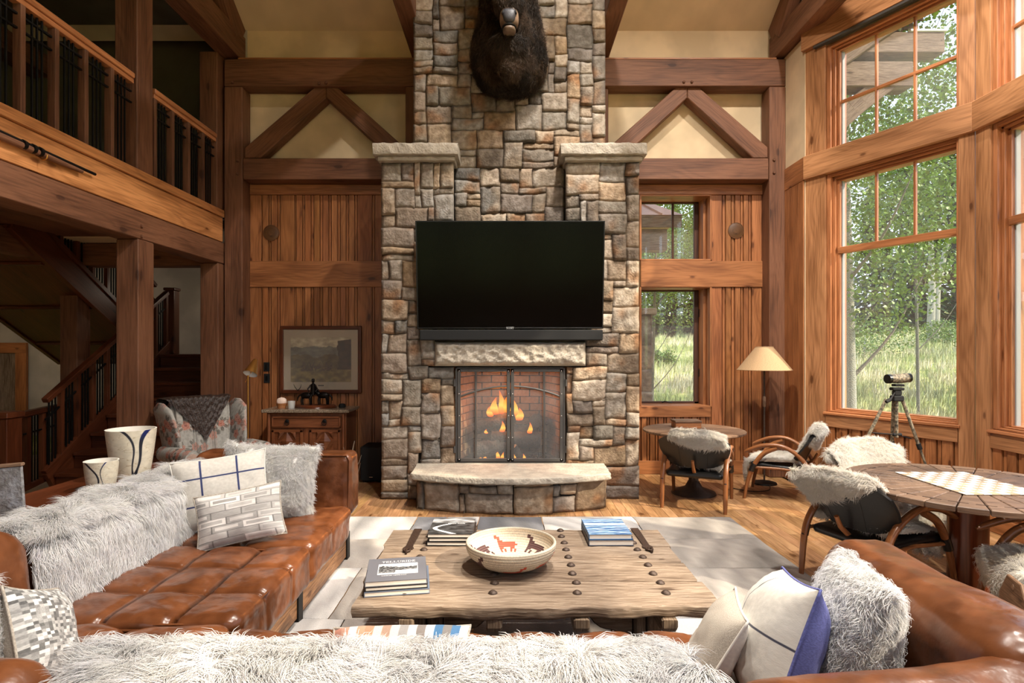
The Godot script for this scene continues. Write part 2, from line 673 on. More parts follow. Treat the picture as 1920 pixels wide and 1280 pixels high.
func build_shell() -> void:
	var f := MB.new()
	span(f, -8.6, 4.3, -0.25, -0.02, -9.9, 4.2, 0.0, 2)
	var floor_ := struct("floor", f, M.floor_oak)
	# boards along z; every board is a piece, those under rug and seats are left out
	var w := 0.084
	var x := -3.36
	while x < 4.15:
		var z0 := -7.10
		var z1 := -2.6
		if x < -1.55:
			z1 = -3.6
		elif x < 1.9:
			z1 = -5.05
			if x > -1.22 and x < 1.2:
				z0 = -5.95
		if x > 3.16:
			z0 = maxf(z0, -6.46 + (x - 3.16) * 1.7)
		var z := z0
		var n_left := R.randf_range(0.3, 1.9)
		while z < z1:
			var e := minf(z + n_left, z1)
			if z1 - e < 0.25:
				e = z1
			var b := MB.new()
			var tone := R.randf_range(0.74, 1.12)
			b.col = Color(tone, tone * R.randf_range(0.93, 1.0), tone * R.randf_range(0.84, 0.98))
			span(b, x + 0.0006, x + w - 0.0006, -0.02, 0.0, z + 0.0006, e - 0.0006, 0.0012, 2)
			part(floor_, "plank", b, M.floor_oak)
			z = e
			n_left = R.randf_range(0.9, 2.2)
		x += w
	var hall := MB.new()               # the floor under the loft, too dark and far to tell boards apart
	x = -8.4
	while x < -3.37:
		hall.col = Color.WHITE * R.randf_range(0.8, 1.05)
		span(hall, x + 0.0006, x + w - 0.0006, -0.02, 0.0, -9.6, -0.5, 0.001, 2)
		x += w
	part(floor_, "hall_planks", hall, M.floor_oak).set_meta("kind", "stuff")

	# walls out of the frame
	var lw := MB.new()
	span(lw, -8.7, -8.4, 0.0, 9.0, -9.9, 4.2, 0.0)
	struct("wall_left", lw, M.plaster)
	var rw := MB.new()                     # unseen, behind the eye: wide openings placed to let daylight in
	span(rw, -8.7, 4.3, 0.0, 1.0, 3.9, 4.2, 0.0)  # unseen low wall, keeps the meadow out of the television's reflection
	span(rw, -8.7, -3.6, 1.0, 9.0, 3.9, 4.2, 0.0)
	span(rw, -3.6, 4.3, 2.9, 3.2, 3.9, 4.2, 0.0)
	span(rw, -3.6, 4.3, 6.4, 9.0, 3.9, 4.2, 0.0)
	for k in 5:
		span(rw, -3.6 + 1.9 * k, -3.35 + 1.9 * k, 1.0, 6.4, 3.9, 4.2, 0.0)
	struct("wall_rear_unseen", rw, M.cedar)
	for k in 8:
		var p := MB.new()
		var kx := -3.35 + 1.9 * (k % 4)
		span(p, kx, kx + 1.65, 1.0 if k < 4 else 3.2, 2.9 if k < 4 else 6.4, 4.04, 4.05, 0.0)
		struct("window_%d" % (20 + k), p, M.glass)  # unseen rear panes through which daylight reaches the room

	# ceiling: two slopes, ridge at z = -1.5
	var c := MB.new()
	var rise := 0.60
	var y0 := 5.405
	var zr := -1.6
	var yr := y0 + rise * (7.13 + zr)
	var ze := 4.2
	for sgn in 2:
		var za := -7.3 if sgn == 0 else zr
		var zb := zr if sgn == 0 else ze
		var ya := y0 - rise * 0.17 if sgn == 0 else yr
		var yb := yr if sgn == 0 else yr - rise * (ze - zr)
		beam(c, Vector3(-2.5, ya + 0.1, za), Vector3(-2.5, yb + 0.1, zb), 12.2, 0.2, 0.0)
		if sgn == 0:
			za = -5.75
			ya = y0 + rise * (7.13 + za)
		beam(c, Vector3(3.85, ya + 0.1, za), Vector3(3.85, yb + 0.1, zb), 0.5, 0.2, 0.0)
	struct("ceiling", c, M.plaster)

func timber(label: String, mb: MB, group := "", called := "timber_beam", category := "beam") -> MeshInstance3D:
	return single(called, label, category, mb, M.timber, Vector3.ZERO, group)

func pegs(parent: Node, spots: Array) -> void:      # round wooden pegs standing proud of a joint, facing the eye
	for s in spots:
		var p: Vector3 = s
		var b := MB.new()
		b.col = Color(1.15, 1.1, 1.05)
		tube(b, [p + Vector3(0, 0, -0.01), p + Vector3(0, 0, 0.012), p + Vector3(0, 0, 0.016)], [0.016, 0.016, 0.011], 8)
		part(parent, "peg", b, M.timber)

func px_poly(pts: Array, d: float, mirror := 0.0) -> PackedVector2Array:
	var out := PackedVector2Array()
	for p in pts:
		var q: Vector2 = p
		if mirror > 0.0:
			q.x = 2.0 * mirror - q.x
		var w := at(q.x, q.y, d)
		out.append(Vector2(w.x, w.y))
	return out

func build_back_wall() -> void:
	# plaster core with two openings to the right of the chimney
	var wx0 := 1.575
	var wx1 := 2.425
	var low := [0.815, 2.265]
	var high := [2.59, 3.375]
	var mb := MB.new()
	var zf := WALL_Z - 0.03
	var zb := zf - 0.36
	span(mb, -3.37, wx0, 0.0, 6.0, zb, zf, 0.0)
	span(mb, wx1, 3.6, 0.0, 6.0, zb, zf, 0.0)
	span(mb, wx0, wx1, 0.0, low[0], zb, zf, 0.0)
	span(mb, wx0, wx1, low[1], high[0], zb, zf, 0.0)
	span(mb, wx0, wx1, high[1], 6.0, zb, zf, 0.0)
	var wall := struct("wall_back", mb, M.plaster)
	# hall wall behind the stairs and the side of the back wall towards the hall
	var hw := MB.new()
	span(hw, -8.6, -3.2, 0.0, 6.0, -9.9, -9.6, 0.0)
	span(hw, -3.38, -3.2, 0.0, 6.0, -9.7, -7.13, 0.0)
	struct("wall_hall", hw, M.plaster_cool)

	# panelling: flat backing, then every board a piece of its own
	var back := MB.new()
	span(back, -3.15, -1.0, 0.0, 3.50, WALL_Z - 0.034, WALL_Z - 0.026, 0.0, 1)
	span(back, wx1, 3.24, 0.0, 3.50, WALL_Z - 0.034, WALL_Z - 0.026, 0.0, 1)
	span(back, 1.0, wx1, 0.0, 0.70, WALL_Z - 0.034, WALL_Z - 0.026, 0.0, 1)
	back.col = Color.WHITE
	part(wall, "panel_backing", back, M.cedar)
	var px := 1.0 / 4.923
	var lefts := [[45, 148], [158, 212], [217, 234], [240, 291], [297, 318], [324, 454], [457, 466], [471, 525], [530, 546], [551, 602], [609, 629], [635, 686], [691, 711], [716, 765], [772, 790], [796, 846], [854, 873], [879, 926], [934, 951], [956, 1006], [1012, 1030], [1037, 1170], [1175, 1192], [1197, 1290]]
	for b in lefts:
		var a := at(460 + b[0] * px, 400, 7.11).x
		var e := at(460 + b[1] * px, 400, 7.11).x
		var narrow: bool = b[1] - b[0] < 30
		for r in [[2.576, 3.378], [0.14, 2.262]]:
			board(wall, a, e, r[0], r[1], WALL_Z - (0.010 if narrow else 0.0))
	var rights := [[1334, 1353.4], [1355, 1359.5], [1360.8, 1370.6], [1372, 1376.6], [1378, 1388], [1389.3, 1393], [1394.3, 1403.4], [1404.6, 1408.2], [1409.4, 1428]]
	for b in rights:
		var a := at(b[0], 400, 7.11).x
		var e := at(b[1], 400, 7.11).x
		var narrow: bool = b[1] - b[0] < 6
		for r in [[2.576, 3.378], [0.14, 2.262]]:
			board(wall, a, e, r[0], r[1], WALL_Z - (0.010 if narrow else 0.0))
	var xx := 1.18
	var k := 0
	while xx < wx1 - 0.03:                 # below the sill
		var ww := 0.062 if k % 2 == 0 else 0.024
		board(wall, xx, minf(xx + ww, wx1 - 0.005), 0.14, 0.69, WALL_Z - (0.007 if k % 2 else 0.0))
		xx += ww + 0.008
		k += 1
	for r in [[-3.15, -1.0, 3.378, 3.50], [-3.15, -1.0, 2.262, 2.576], [wx1 - 0.85, 3.06, 2.262, 2.576], [1.0, 3.06, 3.378, 3.50]]:
		var b := MB.new()
		b.col = Color.WHITE * R.randf_range(0.92, 1.05)
		span(b, r[0], r[1], r[2], r[3], WALL_Z - 0.012, WALL_Z + 0.022, 0.004, 0)
		part(wall, "rail", b, M.cedar)
	for r in [[-3.15, -1.28], [1.28, 3.06]]:
		var b := MB.new()
		span(b, r[0], r[1], 0.0, 0.16, WALL_Z - 0.012, WALL_Z + 0.02, 0.004, 0)
		struct("baseboard_back", b, M.cedar)

	# timbers
	var top_l := MB.new()
	span(top_l, -3.37, -1.02, 4.602, 4.925, WALL_Z - 0.01, FRONT_Z, 0.012, 0)
	pegs(timber("dark upper timber beam left of the chimney above the triangle brace", top_l), [at(436, 155, 6.9), at(599, 157, 6.9), at(612, 156, 6.9)])
	var top_r := MB.new()
	span(top_r, 1.0, 3.243, 4.602, 4.925, WALL_Z - 0.01, FRONT_Z, 0.012, 0)
	pegs(timber("dark upper timber beam right of the chimney above the triangle brace", top_r), [at(1282, 154, 6.9), at(1297, 154, 6.9)])
	for s in 2:
		var cap := MB.new()
		if s == 0:
			span(cap, -3.21, -1.02, 4.925, 4.945, WALL_Z - 0.01, FRONT_Z - 0.01, 0.004, 0)
		else:
			span(cap, 1.0, 3.137, 4.925, 4.945, WALL_Z - 0.01, FRONT_Z - 0.01, 0.004, 0)
		struct("trim_%d" % (1 + s), cap, M.cedar)
	var low_l := MB.new()
	span(low_l, -3.15, -1.2, 3.504, 3.758, WALL_Z - 0.01, FRONT_Z, 0.012, 0)
	timber("dark lower timber beam left of the chimney above the panelling", low_l)
	var low_r := MB.new()
	span(low_r, 1.2, 3.042, 3.504, 3.758, WALL_Z - 0.01, FRONT_Z, 0.012, 0)
	timber("dark lower timber beam right of the chimney above the small window", low_r)
	var pl := MB.new()
	span(pl, -3.37, -3.152, 0.0, 4.60, WALL_Z - 0.01, FRONT_Z, 0.012, 1)
	pegs(timber("dark timber post on the wall left of the brass lamp", pl, "", "timber_post", "post"), [at(446, 302, 6.9), at(446, 326, 6.9)])
	var pr := MB.new()
	span(pr, 3.044, 3.243, 0.0, 4.60, WALL_Z - 0.01, FRONT_Z, 0.012, 1)
	pegs(timber("dark timber post in the corner behind the tan floor lamp", pr, "", "timber_post", "post"), [at(1451, 300, 6.9), at(1451, 324, 6.9)])
	for s in 2:
		var q := MB.new()
		if s == 0:
			span(q, -1.235, -1.03, 3.76, 4.60, WALL_Z - 0.01, FRONT_Z, 0.01, 1)
		else:
			span(q, 1.03, 1.16, 3.76, 4.60, WALL_Z - 0.01, FRONT_Z - 0.04, 0.01, 1)
		timber(["short dark timber post against the left side of the chimney", "short dark timber post against the right side of the chimney"][s], q, "", "timber_post", "post")
	var brace_a := [Vector2(458.6, 277), Vector2(589, 164), Vector2(611, 164), Vector2(611, 183), Vector2(487.5, 296), Vector2(458.6, 296)]
	var brace_b := [Vector2(611.4, 164), Vector2(633, 164), Vector2(762, 279), Vector2(762, 296), Vector2(734, 296), Vector2(611.4, 183)]
	for s in 2:
		for e in 2:
			var q := MB.new()
			var pts: Array = brace_a if e == 0 else brace_b
			var poly := px_poly(pts, 6.95, 0.0 if s == 0 else 950.0)
			prism(q, poly, 0.17, Transform3D(Basis.IDENTITY, Vector3(0, 0, -7.12)), 0.008)
			# the grain follows the brace
			var dirv := Vector2(1, 0.86).normalized() if (e == 0) == (s == 0) else Vector2(1, -0.86).normalized()
			for j in q.uv.size():
				var p2 := Vector2(q.v[j].x, q.v[j].y)
				q.uv[j] = Vector2(p2.dot(dirv), fposmod(p2.dot(dirv.orthogonal()), 0.9) + q.v[j].z * 0.3)
			timber(["left dark diagonal brace of the triangle left of the chimney", "right dark diagonal brace of the triangle left of the chimney", "right dark diagonal brace of the triangle right of the chimney", "left dark diagonal brace of the triangle right of the chimney"][s * 2 + e], q, "", "timber_brace", "brace")

	# tie beams running to the eye beside the chimney, plates at the sides, rafters on them
	var names := ["dark timber tie beam running forward at the chimney's upper left", "dark timber tie beam running forward at the chimney's upper right"]
	for s in 2:
		var q := MB.new()
		var sx := -1.0 if s == 0 else 1.0
		span(q, sx * 1.17, sx * 0.985, 4.965, 5.26, WALL_Z - 0.01, 1.5, 0.012, 2)
		timber(names[s], q)
	var plate_l := MB.new()
	span(plate_l, -3.44, -3.21, 4.965, 5.28, WALL_Z - 0.01, 2.5, 0.012, 2)
	timber("long dark plate beam above the loft posts", plate_l)
	var plate_r := MB.new()
	span(plate_r, 3.137, 3.34, 4.965, 5.27, WALL_Z - 0.01, 2.5, 0.012, 2)
	timber("long dark plate beam above the corner by the tall window", plate_r)
	for s in 2:
		var q := MB.new()
		var xr := -3.30 if s == 0 else 3.215
		beam(q, Vector3(xr, 5.29, -7.09), Vector3(xr, 5.29 + 0.6 * 5.3, -1.79), 0.16, 0.22, 0.01)
		timber(["dark rafter rising from the plate beam above the loft", "dark rafter rising from the plate beam by the tall window"][s], q, "", "timber_rafter", "rafter")
		var st := MB.new()
		beam(st, Vector3(xr + (0.03 if s == 0 else -0.03), 5.20, -6.9), Vector3(xr + (0.03 if s == 0 else -0.03), 6.35, -5.75), 0.14, 0.16, 0.01)
		timber(["dark strut under the rafter above the loft", "dark strut under the rafter by the tall window"][s], st, "", "timber_brace", "brace")

	# round speaker grilles set in the boards
	for s in 2:
		var g := thing("speaker_grille", ["round brown speaker grille in the panelling left of the chimney", "round brown speaker grille in the panelling right of the small window"][s], "speaker", at([508.5, 1380][s], [436.5, 432][s], 7.103))
		var disc := MB.new()
		disc.col = Color(0.30, 0.34, 0.34)
		lathe(disc, [Vector2(0.0, 0.004), Vector2(0.088, 0.004), Vector2(0.090, 0.003), Vector2(0.090, -0.02)], 28, Transform3D(Basis(Vector3.RIGHT, PI / 2), Vector3.ZERO))
		part(g, "grille", disc, M.cedar)
		var ring := MB.new()
		ring.col = Color(0.45, 0.45, 0.42)
		lathe(ring, [Vector2(0.092, -0.02), Vector2(0.092, 0.006), Vector2(0.097, 0.006), Vector2(0.098, -0.02)], 28, Transform3D(Basis(Vector3.RIGHT, PI / 2), Vector3.ZERO))
		part(g, "rim", ring, M.cedar)

	small_window("window_1", wx0, wx1, high[0], high[1], true)
	small_window("window_2", wx0, wx1, low[0], low[1], false)
	var sill := MB.new()
	span(sill, wx0 - 0.2, wx1, 0.69, 0.818, WALL_Z - 0.03, WALL_Z + 0.022, 0.004, 0)
	struct("trim_3", sill, M.cedar)

func board(parent: Node, x0: float, x1: float, y0: float, y1: float, z: float) -> void:
	var b := MB.new()
	var t := R.randf_range(0.82, 1.12)
	b.col = Color(t, t * R.randf_range(0.92, 1.02), t * R.randf_range(0.86, 1.02))
	span(b, x0 + 0.0012, x1 - 0.0012, y0, y1, z - 0.020, z + 0.004, 0.003, 1)
	part(parent, "board", b, M.cedar)

func small_window(called: String, x0: float, x1: float, y0: float, y1: float, bars: bool) -> void:
	var wnode := struct_node(called)
	var zg := -7.43
	var rv := MB.new()                     # reveal boards lining the opening
	span(rv, x1 - 0.012, x1 + 0.012, y0, y1, zg - 0.05, WALL_Z + 0.016, 0.003, 1)
	span(rv, x0 - 0.012, x0 + 0.012, y0, y1, zg - 0.05, WALL_Z + 0.016, 0.003, 1)
	span(rv, x0, x1, y1 - 0.012, y1 + 0.012, zg - 0.05, WALL_Z + 0.012, 0.003, 0)
	span(rv, x0, x1, y0 - 0.012, y0 + 0.012, zg - 0.05, WALL_Z + 0.016, 0.003, 0)
	span(rv, x1 - 0.05, x1 - 0.012, y0, y1, zg - 0.05, zg + 0.20, 0.004, 1)
	part(wnode, "reveal", rv, M.cedar)
	var fr := MB.new()
	fr.col = Color(0.42, 0.34, 0.28)
	var t := 0.055
	span(fr, x0 + 0.0, x0 + t * 0.6, y0, y1, zg - 0.02, zg + 0.03, 0.004, 1)
	span(fr, x1 - 0.05 - t, x1 - 0.05, y0, y1, zg - 0.02, zg + 0.03, 0.004, 1)
	span(fr, x0, x1 - 0.05, y0, y0 + t * 0.7, zg - 0.02, zg + 0.03, 0.004, 0)
	span(fr, x0, x1 - 0.05, y1 - t * 0.5, y1, zg - 0.02, zg + 0.03, 0.004, 0)
	part(wnode, "window_frame", fr, M.timber)
	if bars:
		var b := MB.new()
		b.col = Color(0.42, 0.34, 0.28)
		var xm := at(1261.5, 400, 7.42).x
		span(b, xm - 0.012, xm + 0.012, y0, y1, zg - 0.015, zg + 0.02, 0.003, 1)
		part(wnode, "muntin", b, M.timber)
	else:
		var h := MB.new()
		tube(h, curve_pts([Vector3(1.90, y0 + 0.03, zg + 0.09), Vector3(1.93, y0 + 0.045, zg + 0.11), Vector3(1.99, y0 + 0.035, zg + 0.12), Vector3(2.02, y0 + 0.025, zg + 0.12)], 4), [0.012, 0.01, 0.007], 8)
		part(wnode, "crank_handle", h, M.black)
		for yy in [y0 + 0.35, y0 + 1.10]:
			var l := MB.new()
			span(l, x1 - 0.055, x1 - 0.035, yy, yy + 0.1, zg + 0.03, zg + 0.06, 0.004)
			part(wnode, "latch", l, M.black)
	var p := MB.new()
	span(p, x0, x1 - 0.05, y0, y1, zg - 0.003, zg + 0.003, 0.0)
	part(wnode, "pane", p, M.glass)

# ---------------------------------------------------------------- the bay of tall windows on the right
class Facet:
	var o: Vector3
	var t: Vector3
	var b: Basis
	func _init(o_: Vector3, t_: Vector3) -> void:
		o = o_
		t = t_.normalized()
		b = Basis(t, Vector3.UP, t.cross(Vector3.UP))      # z of the basis points into the room
	func p(s: float, y: float, q: float) -> Vector3:
		return o + t * s + Vector3.UP * y + b.z * q

func fspan(mb: MB, f: Facet, s0: float, s1: float, y0: float, y1: float, q0: float, q1: float, bevel := 0.005, g := -1) -> void:
	box(mb, f.p((s0 + s1) * 0.5, (y0 + y1) * 0.5, (q0 + q1) * 0.5), Vector3(absf(s1 - s0), absf(y1 - y0), absf(q1 - q0)), bevel, f.b, g)

func build_bay() -> void:
	var f1 := Facet.new(Vector3(3.24, 0, -6.46), Vector3(0.51, 0, 1.0))
	var f2 := Facet.new(Vector3(3.975, 0, -5.02), Vector3(0, 0, 1))
	var len1 := 1.6166
	# the narrow plastered return between the corner post and the bay
	var ret := MB.new()
	span(ret, 3.24, 3.60, 0.0, 4.95, -7.2, -6.45, 0.0)
	struct("wall_return", ret, M.plaster)
	for r in [[3.232, 3.366, 3.622, -6.90, -6.455], [3.236, 0.0, 0.12, -6.90, -6.455]]:
		var b := MB.new()
		span(b, r[0] - 0.012, r[0] + 0.02, r[1], r[2], r[3], r[4], 0.004, 2)
		struct("trim_4", b, M.cedar)
	var rb: Node3D = struct_node("wall_return_panel")
	for k in 4:
		var b := MB.new()
		b.col = Color.WHITE * R.randf_range(0.88, 1.08)
		span(b, 3.224, 3.238, 0.12, 3.366, -6.90 + 0.111 * k, -6.795 + 0.111 * k, 0.003, 1)
		part(rb, "board", b, M.cedar)

	var wall := struct_node("wall_right")
	bay_bits(wall, f1, 0.0, len1, 0.245, 1.487, "window_3", 0.13)
	var s := 0.0
	for k in 5:  # only the first is in view; the unseen rest let in daylight
		bay_bits(wall, f2, s, s + 1.75, s + 0.16, s + 1.60, "window_%d" % (4 + k), -0.05)
		s += 1.75
	# plaster above the header up to the roof
	var up := MB.new()
	fspan(up, f1, -0.05, len1, 5.12, 7.2, -0.3, -0.02, 0.0)
	fspan(up, f2, 0.0, 9.0, 5.12, 9.2, -0.3, -0.02, 0.0)
	span(up, 3.345, 3.60, 4.95, 7.0, -7.2, -6.42, 0.0)
	part(wall, "upper_wall", up, M.plaster_cool)

func bay_bits(wall: Node3D, f: Facet, s0: float, s1: float, g0: float, g1: float, called: String, track_from: float) -> void:
	for r in [[s0, g0], [g1, s1]]:          # full-height posts
		var b := MB.new()
		b.col = Color.WHITE * R.randf_range(0.95, 1.08)
		fspan(b, f, r[0] + 0.001, r[1] - 0.001, 0.0, 4.78, -0.26, 0.0, 0.006, 1)
		part(wall, "window_post", b, M.bay_wood)
	var tr := MB.new()
	fspan(tr, f, s0 + 0.002, s1 - 0.002, 3.366, 3.622, -0.24, 0.035, 0.008, 0)
	part(wall, "transom_beam", tr, M.bay_wood)
	var hd := MB.new()
	fspan(hd, f, s0 - 0.02, s1, 4.775, 5.14, -0.27, 0.045, 0.01, 0)
	part(wall, "header_beam", hd, M.bay_wood)
	var tk := MB.new()
	fspan(tk, f, s0 + track_from, s1 - 0.01, 4.745, 4.772, -0.02, 0.045, 0.004, 0)
	part(wall, "blind_track", tk, M.steel)
	var ap := MB.new()                     # apron below the sill
	fspan(ap, f, g0 - 0.01, g1 + 0.01, 0.0, 0.70, -0.24, -0.050, 0.0, 0)
	part(wall, "apron", ap, M.cedar)
	var sr := MB.new()
	fspan(sr, f, g0 + 0.001, g1 - 0.001, 0.69, 0.815, -0.24, 0.004, 0.005, 0)
	part(wall, "sill_rail", sr, M.bay_wood)
	var sm := MB.new()
	fspan(sm, f, g0 - 0.02, g1 + 0.02, 0.815, 0.845, -0.24, 0.022, 0.008, 0)
	part(wall, "sill", sm, M.frame_wood)
	var bb := MB.new()
	fspan(bb, f, g0, g1, 0.0, 0.13, -0.05, 0.006, 0.005, 0)
	part(wall, "baseboard", bb, M.cedar)
	var s := g0 + 0.004
	var k := 0
	while s < g1 - 0.02:
		var ww := 0.088 if k % 2 == 0 else 0.030
		var b := MB.new()
		b.col = Color.WHITE * R.randf_range(0.85, 1.1)
		var rec := 0.012 if k % 2 else 0.0
		fspan(b, f, s, minf(s + ww, g1 - 0.004), 0.13, 0.69, -0.050, -0.014 - rec, 0.003, 1)
		part(wall, "board", b, M.cedar)
		s += ww + 0.010
		k += 1
	# the two sashes
	var wnode := struct_node(called)
	var qg := -0.125
	for r in [[3.622, 4.735, true], [0.845, 3.366, false]]:
		var y0: float = r[0]
		var y1: float = r[1]
		var fr := MB.new()                 # stepped frame: outer casing, stop, sash
		for st in [[0.0, 0.045, -0.02], [0.045, 0.075, -0.055], [0.075, 0.105, -0.085]]:
			var i0: float = st[0]
			var i1: float = st[1]
			var q: float = st[2]
			fspan(fr, f, g0 + i0, g0 + i1, y0, y1, -0.2, q, 0.005, 1)
			fspan(fr, f, g1 - i1 * 0.5, g1 - i0 * 0.5, y0, y1, -0.2, q, 0.005, 1)
			fspan(fr, f, g0 + 0.04, g1 - 0.02, y1 - i1 * 0.8, y1 - i0 * 0.8, -0.2, q, 0.005, 0)
			fspan(fr, f, g0 + 0.04, g1 - 0.02, y0 + i0 * 0.4, y0 + i1 * 0.4, -0.2, q, 0.005, 0)
		part(wnode, "window_frame", fr, M.frame_wood)
		var a := g0 + 0.105
		var e := g1 - 0.05
		var steel := MB.new()
		steel.col = Color(0.42, 0.42, 0.42)
		fspan(steel, f, a - 0.004, a + 0.012, y0, y1, qg - 0.03, qg + 0.012, 0.003, 1)
		part(wnode, "glazing_bead", steel, M.white_paint)
		var lo := y0
		var ybar := 4.12 if r[2] else 2.55
		var bar := MB.new()
		var bh := 0.016 if r[2] else 0.034
		fspan(bar, f, a - 0.02, e + 0.03, ybar - bh, ybar + bh, qg - 0.012, qg + (0.022 if r[2] else 0.05), 0.005, 0)
		part(wnode, "muntin", bar, M.frame_wood)
		for c in [1, 2]:
			var m := MB.new()
			var sc := lerpf(a, e, c / 3.0)
			fspan(m, f, sc - 0.011, sc + 0.011, ybar if not r[2] else lo, y1, qg - 0.012, qg + 0.02, 0.004, 1)
			part(wnode, "muntin", m, M.frame_wood)
		var p := MB.new()
		fspan(p, f, a, e + 0.03, y0, y1, qg - 0.003, qg + 0.003, 0.0)
		part(wnode, "pane", p, M.glass)
# ---------------------------------------------------------------- loft on the left, stairs behind it
func build_loft() -> void:
	var deck := MB.new()
	span(deck, -8.4, -3.46, 2.78, 3.04, -6.94, 4.0, 0.0, 2)
	struct("loft_floor", deck, M.timber)
	var strip := MB.new()
	span(strip, -5.12, -3.62, 2.768, 2.784, -6.94, -6.62, 0.0)
	struct("ceiling_hall", strip, M.plaster)
	var lc := MB.new()
	span(lc, -8.5, -3.46, 5.42, 5.52, -9.7, 4.0, 0.0, 2)
	struct("ceiling_loft", lc, M.plaster_olive_shaded)
	var bm := MB.new()
	span(bm, -3.60, -3.38, 2.513, 2.766, -7.09, 2.5, 0.012, 2)
	pegs_x(timber("long dark timber beam carrying the loft below the light fascia", bm), [at(277, 424, 5.37), at(277, 443, 5.37)])
	var fa := MB.new()
	span(fa, -3.46, -3.372, 2.766, 3.046, -6.88, 2.5, 0.006, 2)
	var fas := thing("loft_fascia", "light knotty pine fascia along the loft edge with a rifle hung on it", "fascia", Vector3.ZERO)
	part(fas, "board", fa, M.fascia)
	var fb := MB.new()
	span(fb, -3.50, -3.352, 3.050, 3.133, -6.88, 2.5, 0.006, 2)
	part(fas, "cap_board", fb, M.fascia)

	post("dark timber post carrying the loft nearest the vases", -3.588, -3.38, 0.0, 2.513, -5.57, -5.33)
	post("dark timber post standing on the loft between two lengths of railing", -3.60, -3.39, 3.05, 4.965, -5.57, -5.33)
	post("dark timber post under the loft beside the armchair", -3.60, -3.385, 0.0, 2.513, -7.03, -6.80)
	post("dark timber post on the loft at the back wall", -3.61, -3.40, 3.05, 4.965, -7.03, -6.80)
	post("dark timber post under the loft beside the stair rail", -5.35, -5.14, 0.0, 2.51, -7.19, -6.96)
	var b1 := MB.new()
	span(b1, -5.35, -5.14, 2.51, 2.77, -7.18, 2.0, 0.012, 2)
	timber("dark timber beam under the loft running forward from the stair post", b1)
	var b2 := MB.new()
	span(b2, -5.13, -3.605, 2.50, 2.77, -7.17, -6.96, 0.012, 0)
	timber("dark timber crossbeam under the loft from the stair post to the wall", b2)

	# railing
	rail_run(-5.30, -1.0, 4.0, "dark timber and iron loft railing with rods near the eye")
	rail_run(-6.78, -5.60, 4.0, "short dark timber and iron loft railing between the posts by the back wall")

	# unseen lamps under the loft, placed to brighten the dark hall
	unseen_hall_lamp(Vector3(-6.9, 2.40, -8.0), 0.55)
	unseen_hall_lamp(Vector3(-4.25, 2.46, -8.9), 0.10)
	# things in the dark loft
	var lw := MB.new()
	span(lw, -6.3, -6.1, 3.04, 5.42, -9.0, 3.0, 0.0)
	struct("wall_loft", lw, M.plaster_olive_shaded)
	var le := MB.new()  # partition added to keep the far end of the loft dark
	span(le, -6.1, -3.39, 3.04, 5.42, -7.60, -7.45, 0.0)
	struct("added_wall_loft_end", le, M.plaster_olive_shaded)
	var lp := MB.new()
	span(lp, -6.08, -5.85, 3.04, 5.42, -6.05, -5.8, 0.01, 1)
	timber("dark timber post against the loft wall behind the railing", lp, "", "timber_post", "post")
	var lb := MB.new()
	span(lb, -6.08, -5.8, 4.95, 5.2, -9.0, 2.0, 0.01, 2)
	timber("nearly black beam along the top of the loft wall", lb)

	# an old rifle hung on the fascia
	var r := thing("rifle", "old long rifle with dark wooden stock hanging on the loft fascia", "rifle", Vector3.ZERO)
	var xr := -3.34
	var st := MB.new()
	var y_of := func(z: float) -> float: return 2.905 + (z + 4.2) * 0.012
	var butt: Array = []
	var rad: Array = []
	for k in 16:
		var z := -3.30 - 0.085 * k
		butt.append(Vector3(xr, y_of.call(z) - 0.01, z))
		rad.append([0.045, 0.04, 0.03, 0.026, 0.026, 0.026, 0.025, 0.025, 0.024, 0.024, 0.022, 0.022, 0.020, 0.018, 0.016, 0.014][k])
	tube(st, butt, rad, 10)
	part(r, "stock", st, M.timber)
	var ba := MB.new()
	tube(ba, [Vector3(xr, y_of.call(-3.7) + 0.018, -3.7), Vector3(xr, y_of.call(-4.72) + 0.014, -4.72)], [0.014, 0.011], 10)
	part(r, "barrel", ba, M.iron)
	for z in [-4.02, -4.10, -4.16]:
		var ri := MB.new()
		ri.col = Color(0.7, 0.6, 0.5)
		tube(ri, [Vector3(xr, y_of.call(z), z - 0.012), Vector3(xr, y_of.call(z), z + 0.012)], [0.034, 0.034], 10)
		part(r, "band", ri, M.iron)
	var hk := MB.new()
	tube(hk, curve_pts([Vector3(-3.36, 2.88, -4.18), Vector3(-3.33, 2.855, -4.18), Vector3(-3.305, 2.865, -4.18), Vector3(-3.30, 2.89, -4.18)], 4), [0.006], 6)
	part(r, "hook", hk, M.brass)

func unseen_hall_lamp(at_: Vector3, e: float) -> void:
	var t := thing("unseen_hall_lamp", "unseen small white ceiling lamp in the hall " + ("over the landing" if at_.x > -5.0 else "left of the stairs"), "lamp", at_)
	var d := MB.new()
	lathe(d, [Vector2(0.0, 0.06), Vector2(0.11, 0.06), Vector2(0.12, 0.04), Vector2(0.12, 0.0), Vector2(0.11, 0.0), Vector2(0.11, 0.03), Vector2(0.0, 0.03)], 20)
	part(t, "lamp_body", d, M.white_paint)
	var g := MB.new()
	lathe(g, [Vector2(0.0, 0.026), Vector2(0.105, 0.026), Vector2(0.105, 0.02), Vector2(0.0, 0.018)], 20)
	var em := StandardMaterial3D.new()
	em.emission_enabled = true
	em.emission = Color(1, 0.95, 0.88)
	em.emission_energy_multiplier = 1.0
	part(t, "lamp_lens", g, em)
	var l := OmniLight3D.new()
	l.name = "lamp_glow"
	l.position = Vector3(0, -0.05, 0)
	l.light_color = Color(1.0, 0.93, 0.84)
	l.light_energy = e
	l.omni_range = 12
	l.omni_attenuation = 2.0
	l.light_size = 0.1
	l.shadow_enabled = true
	t.add_child(l)

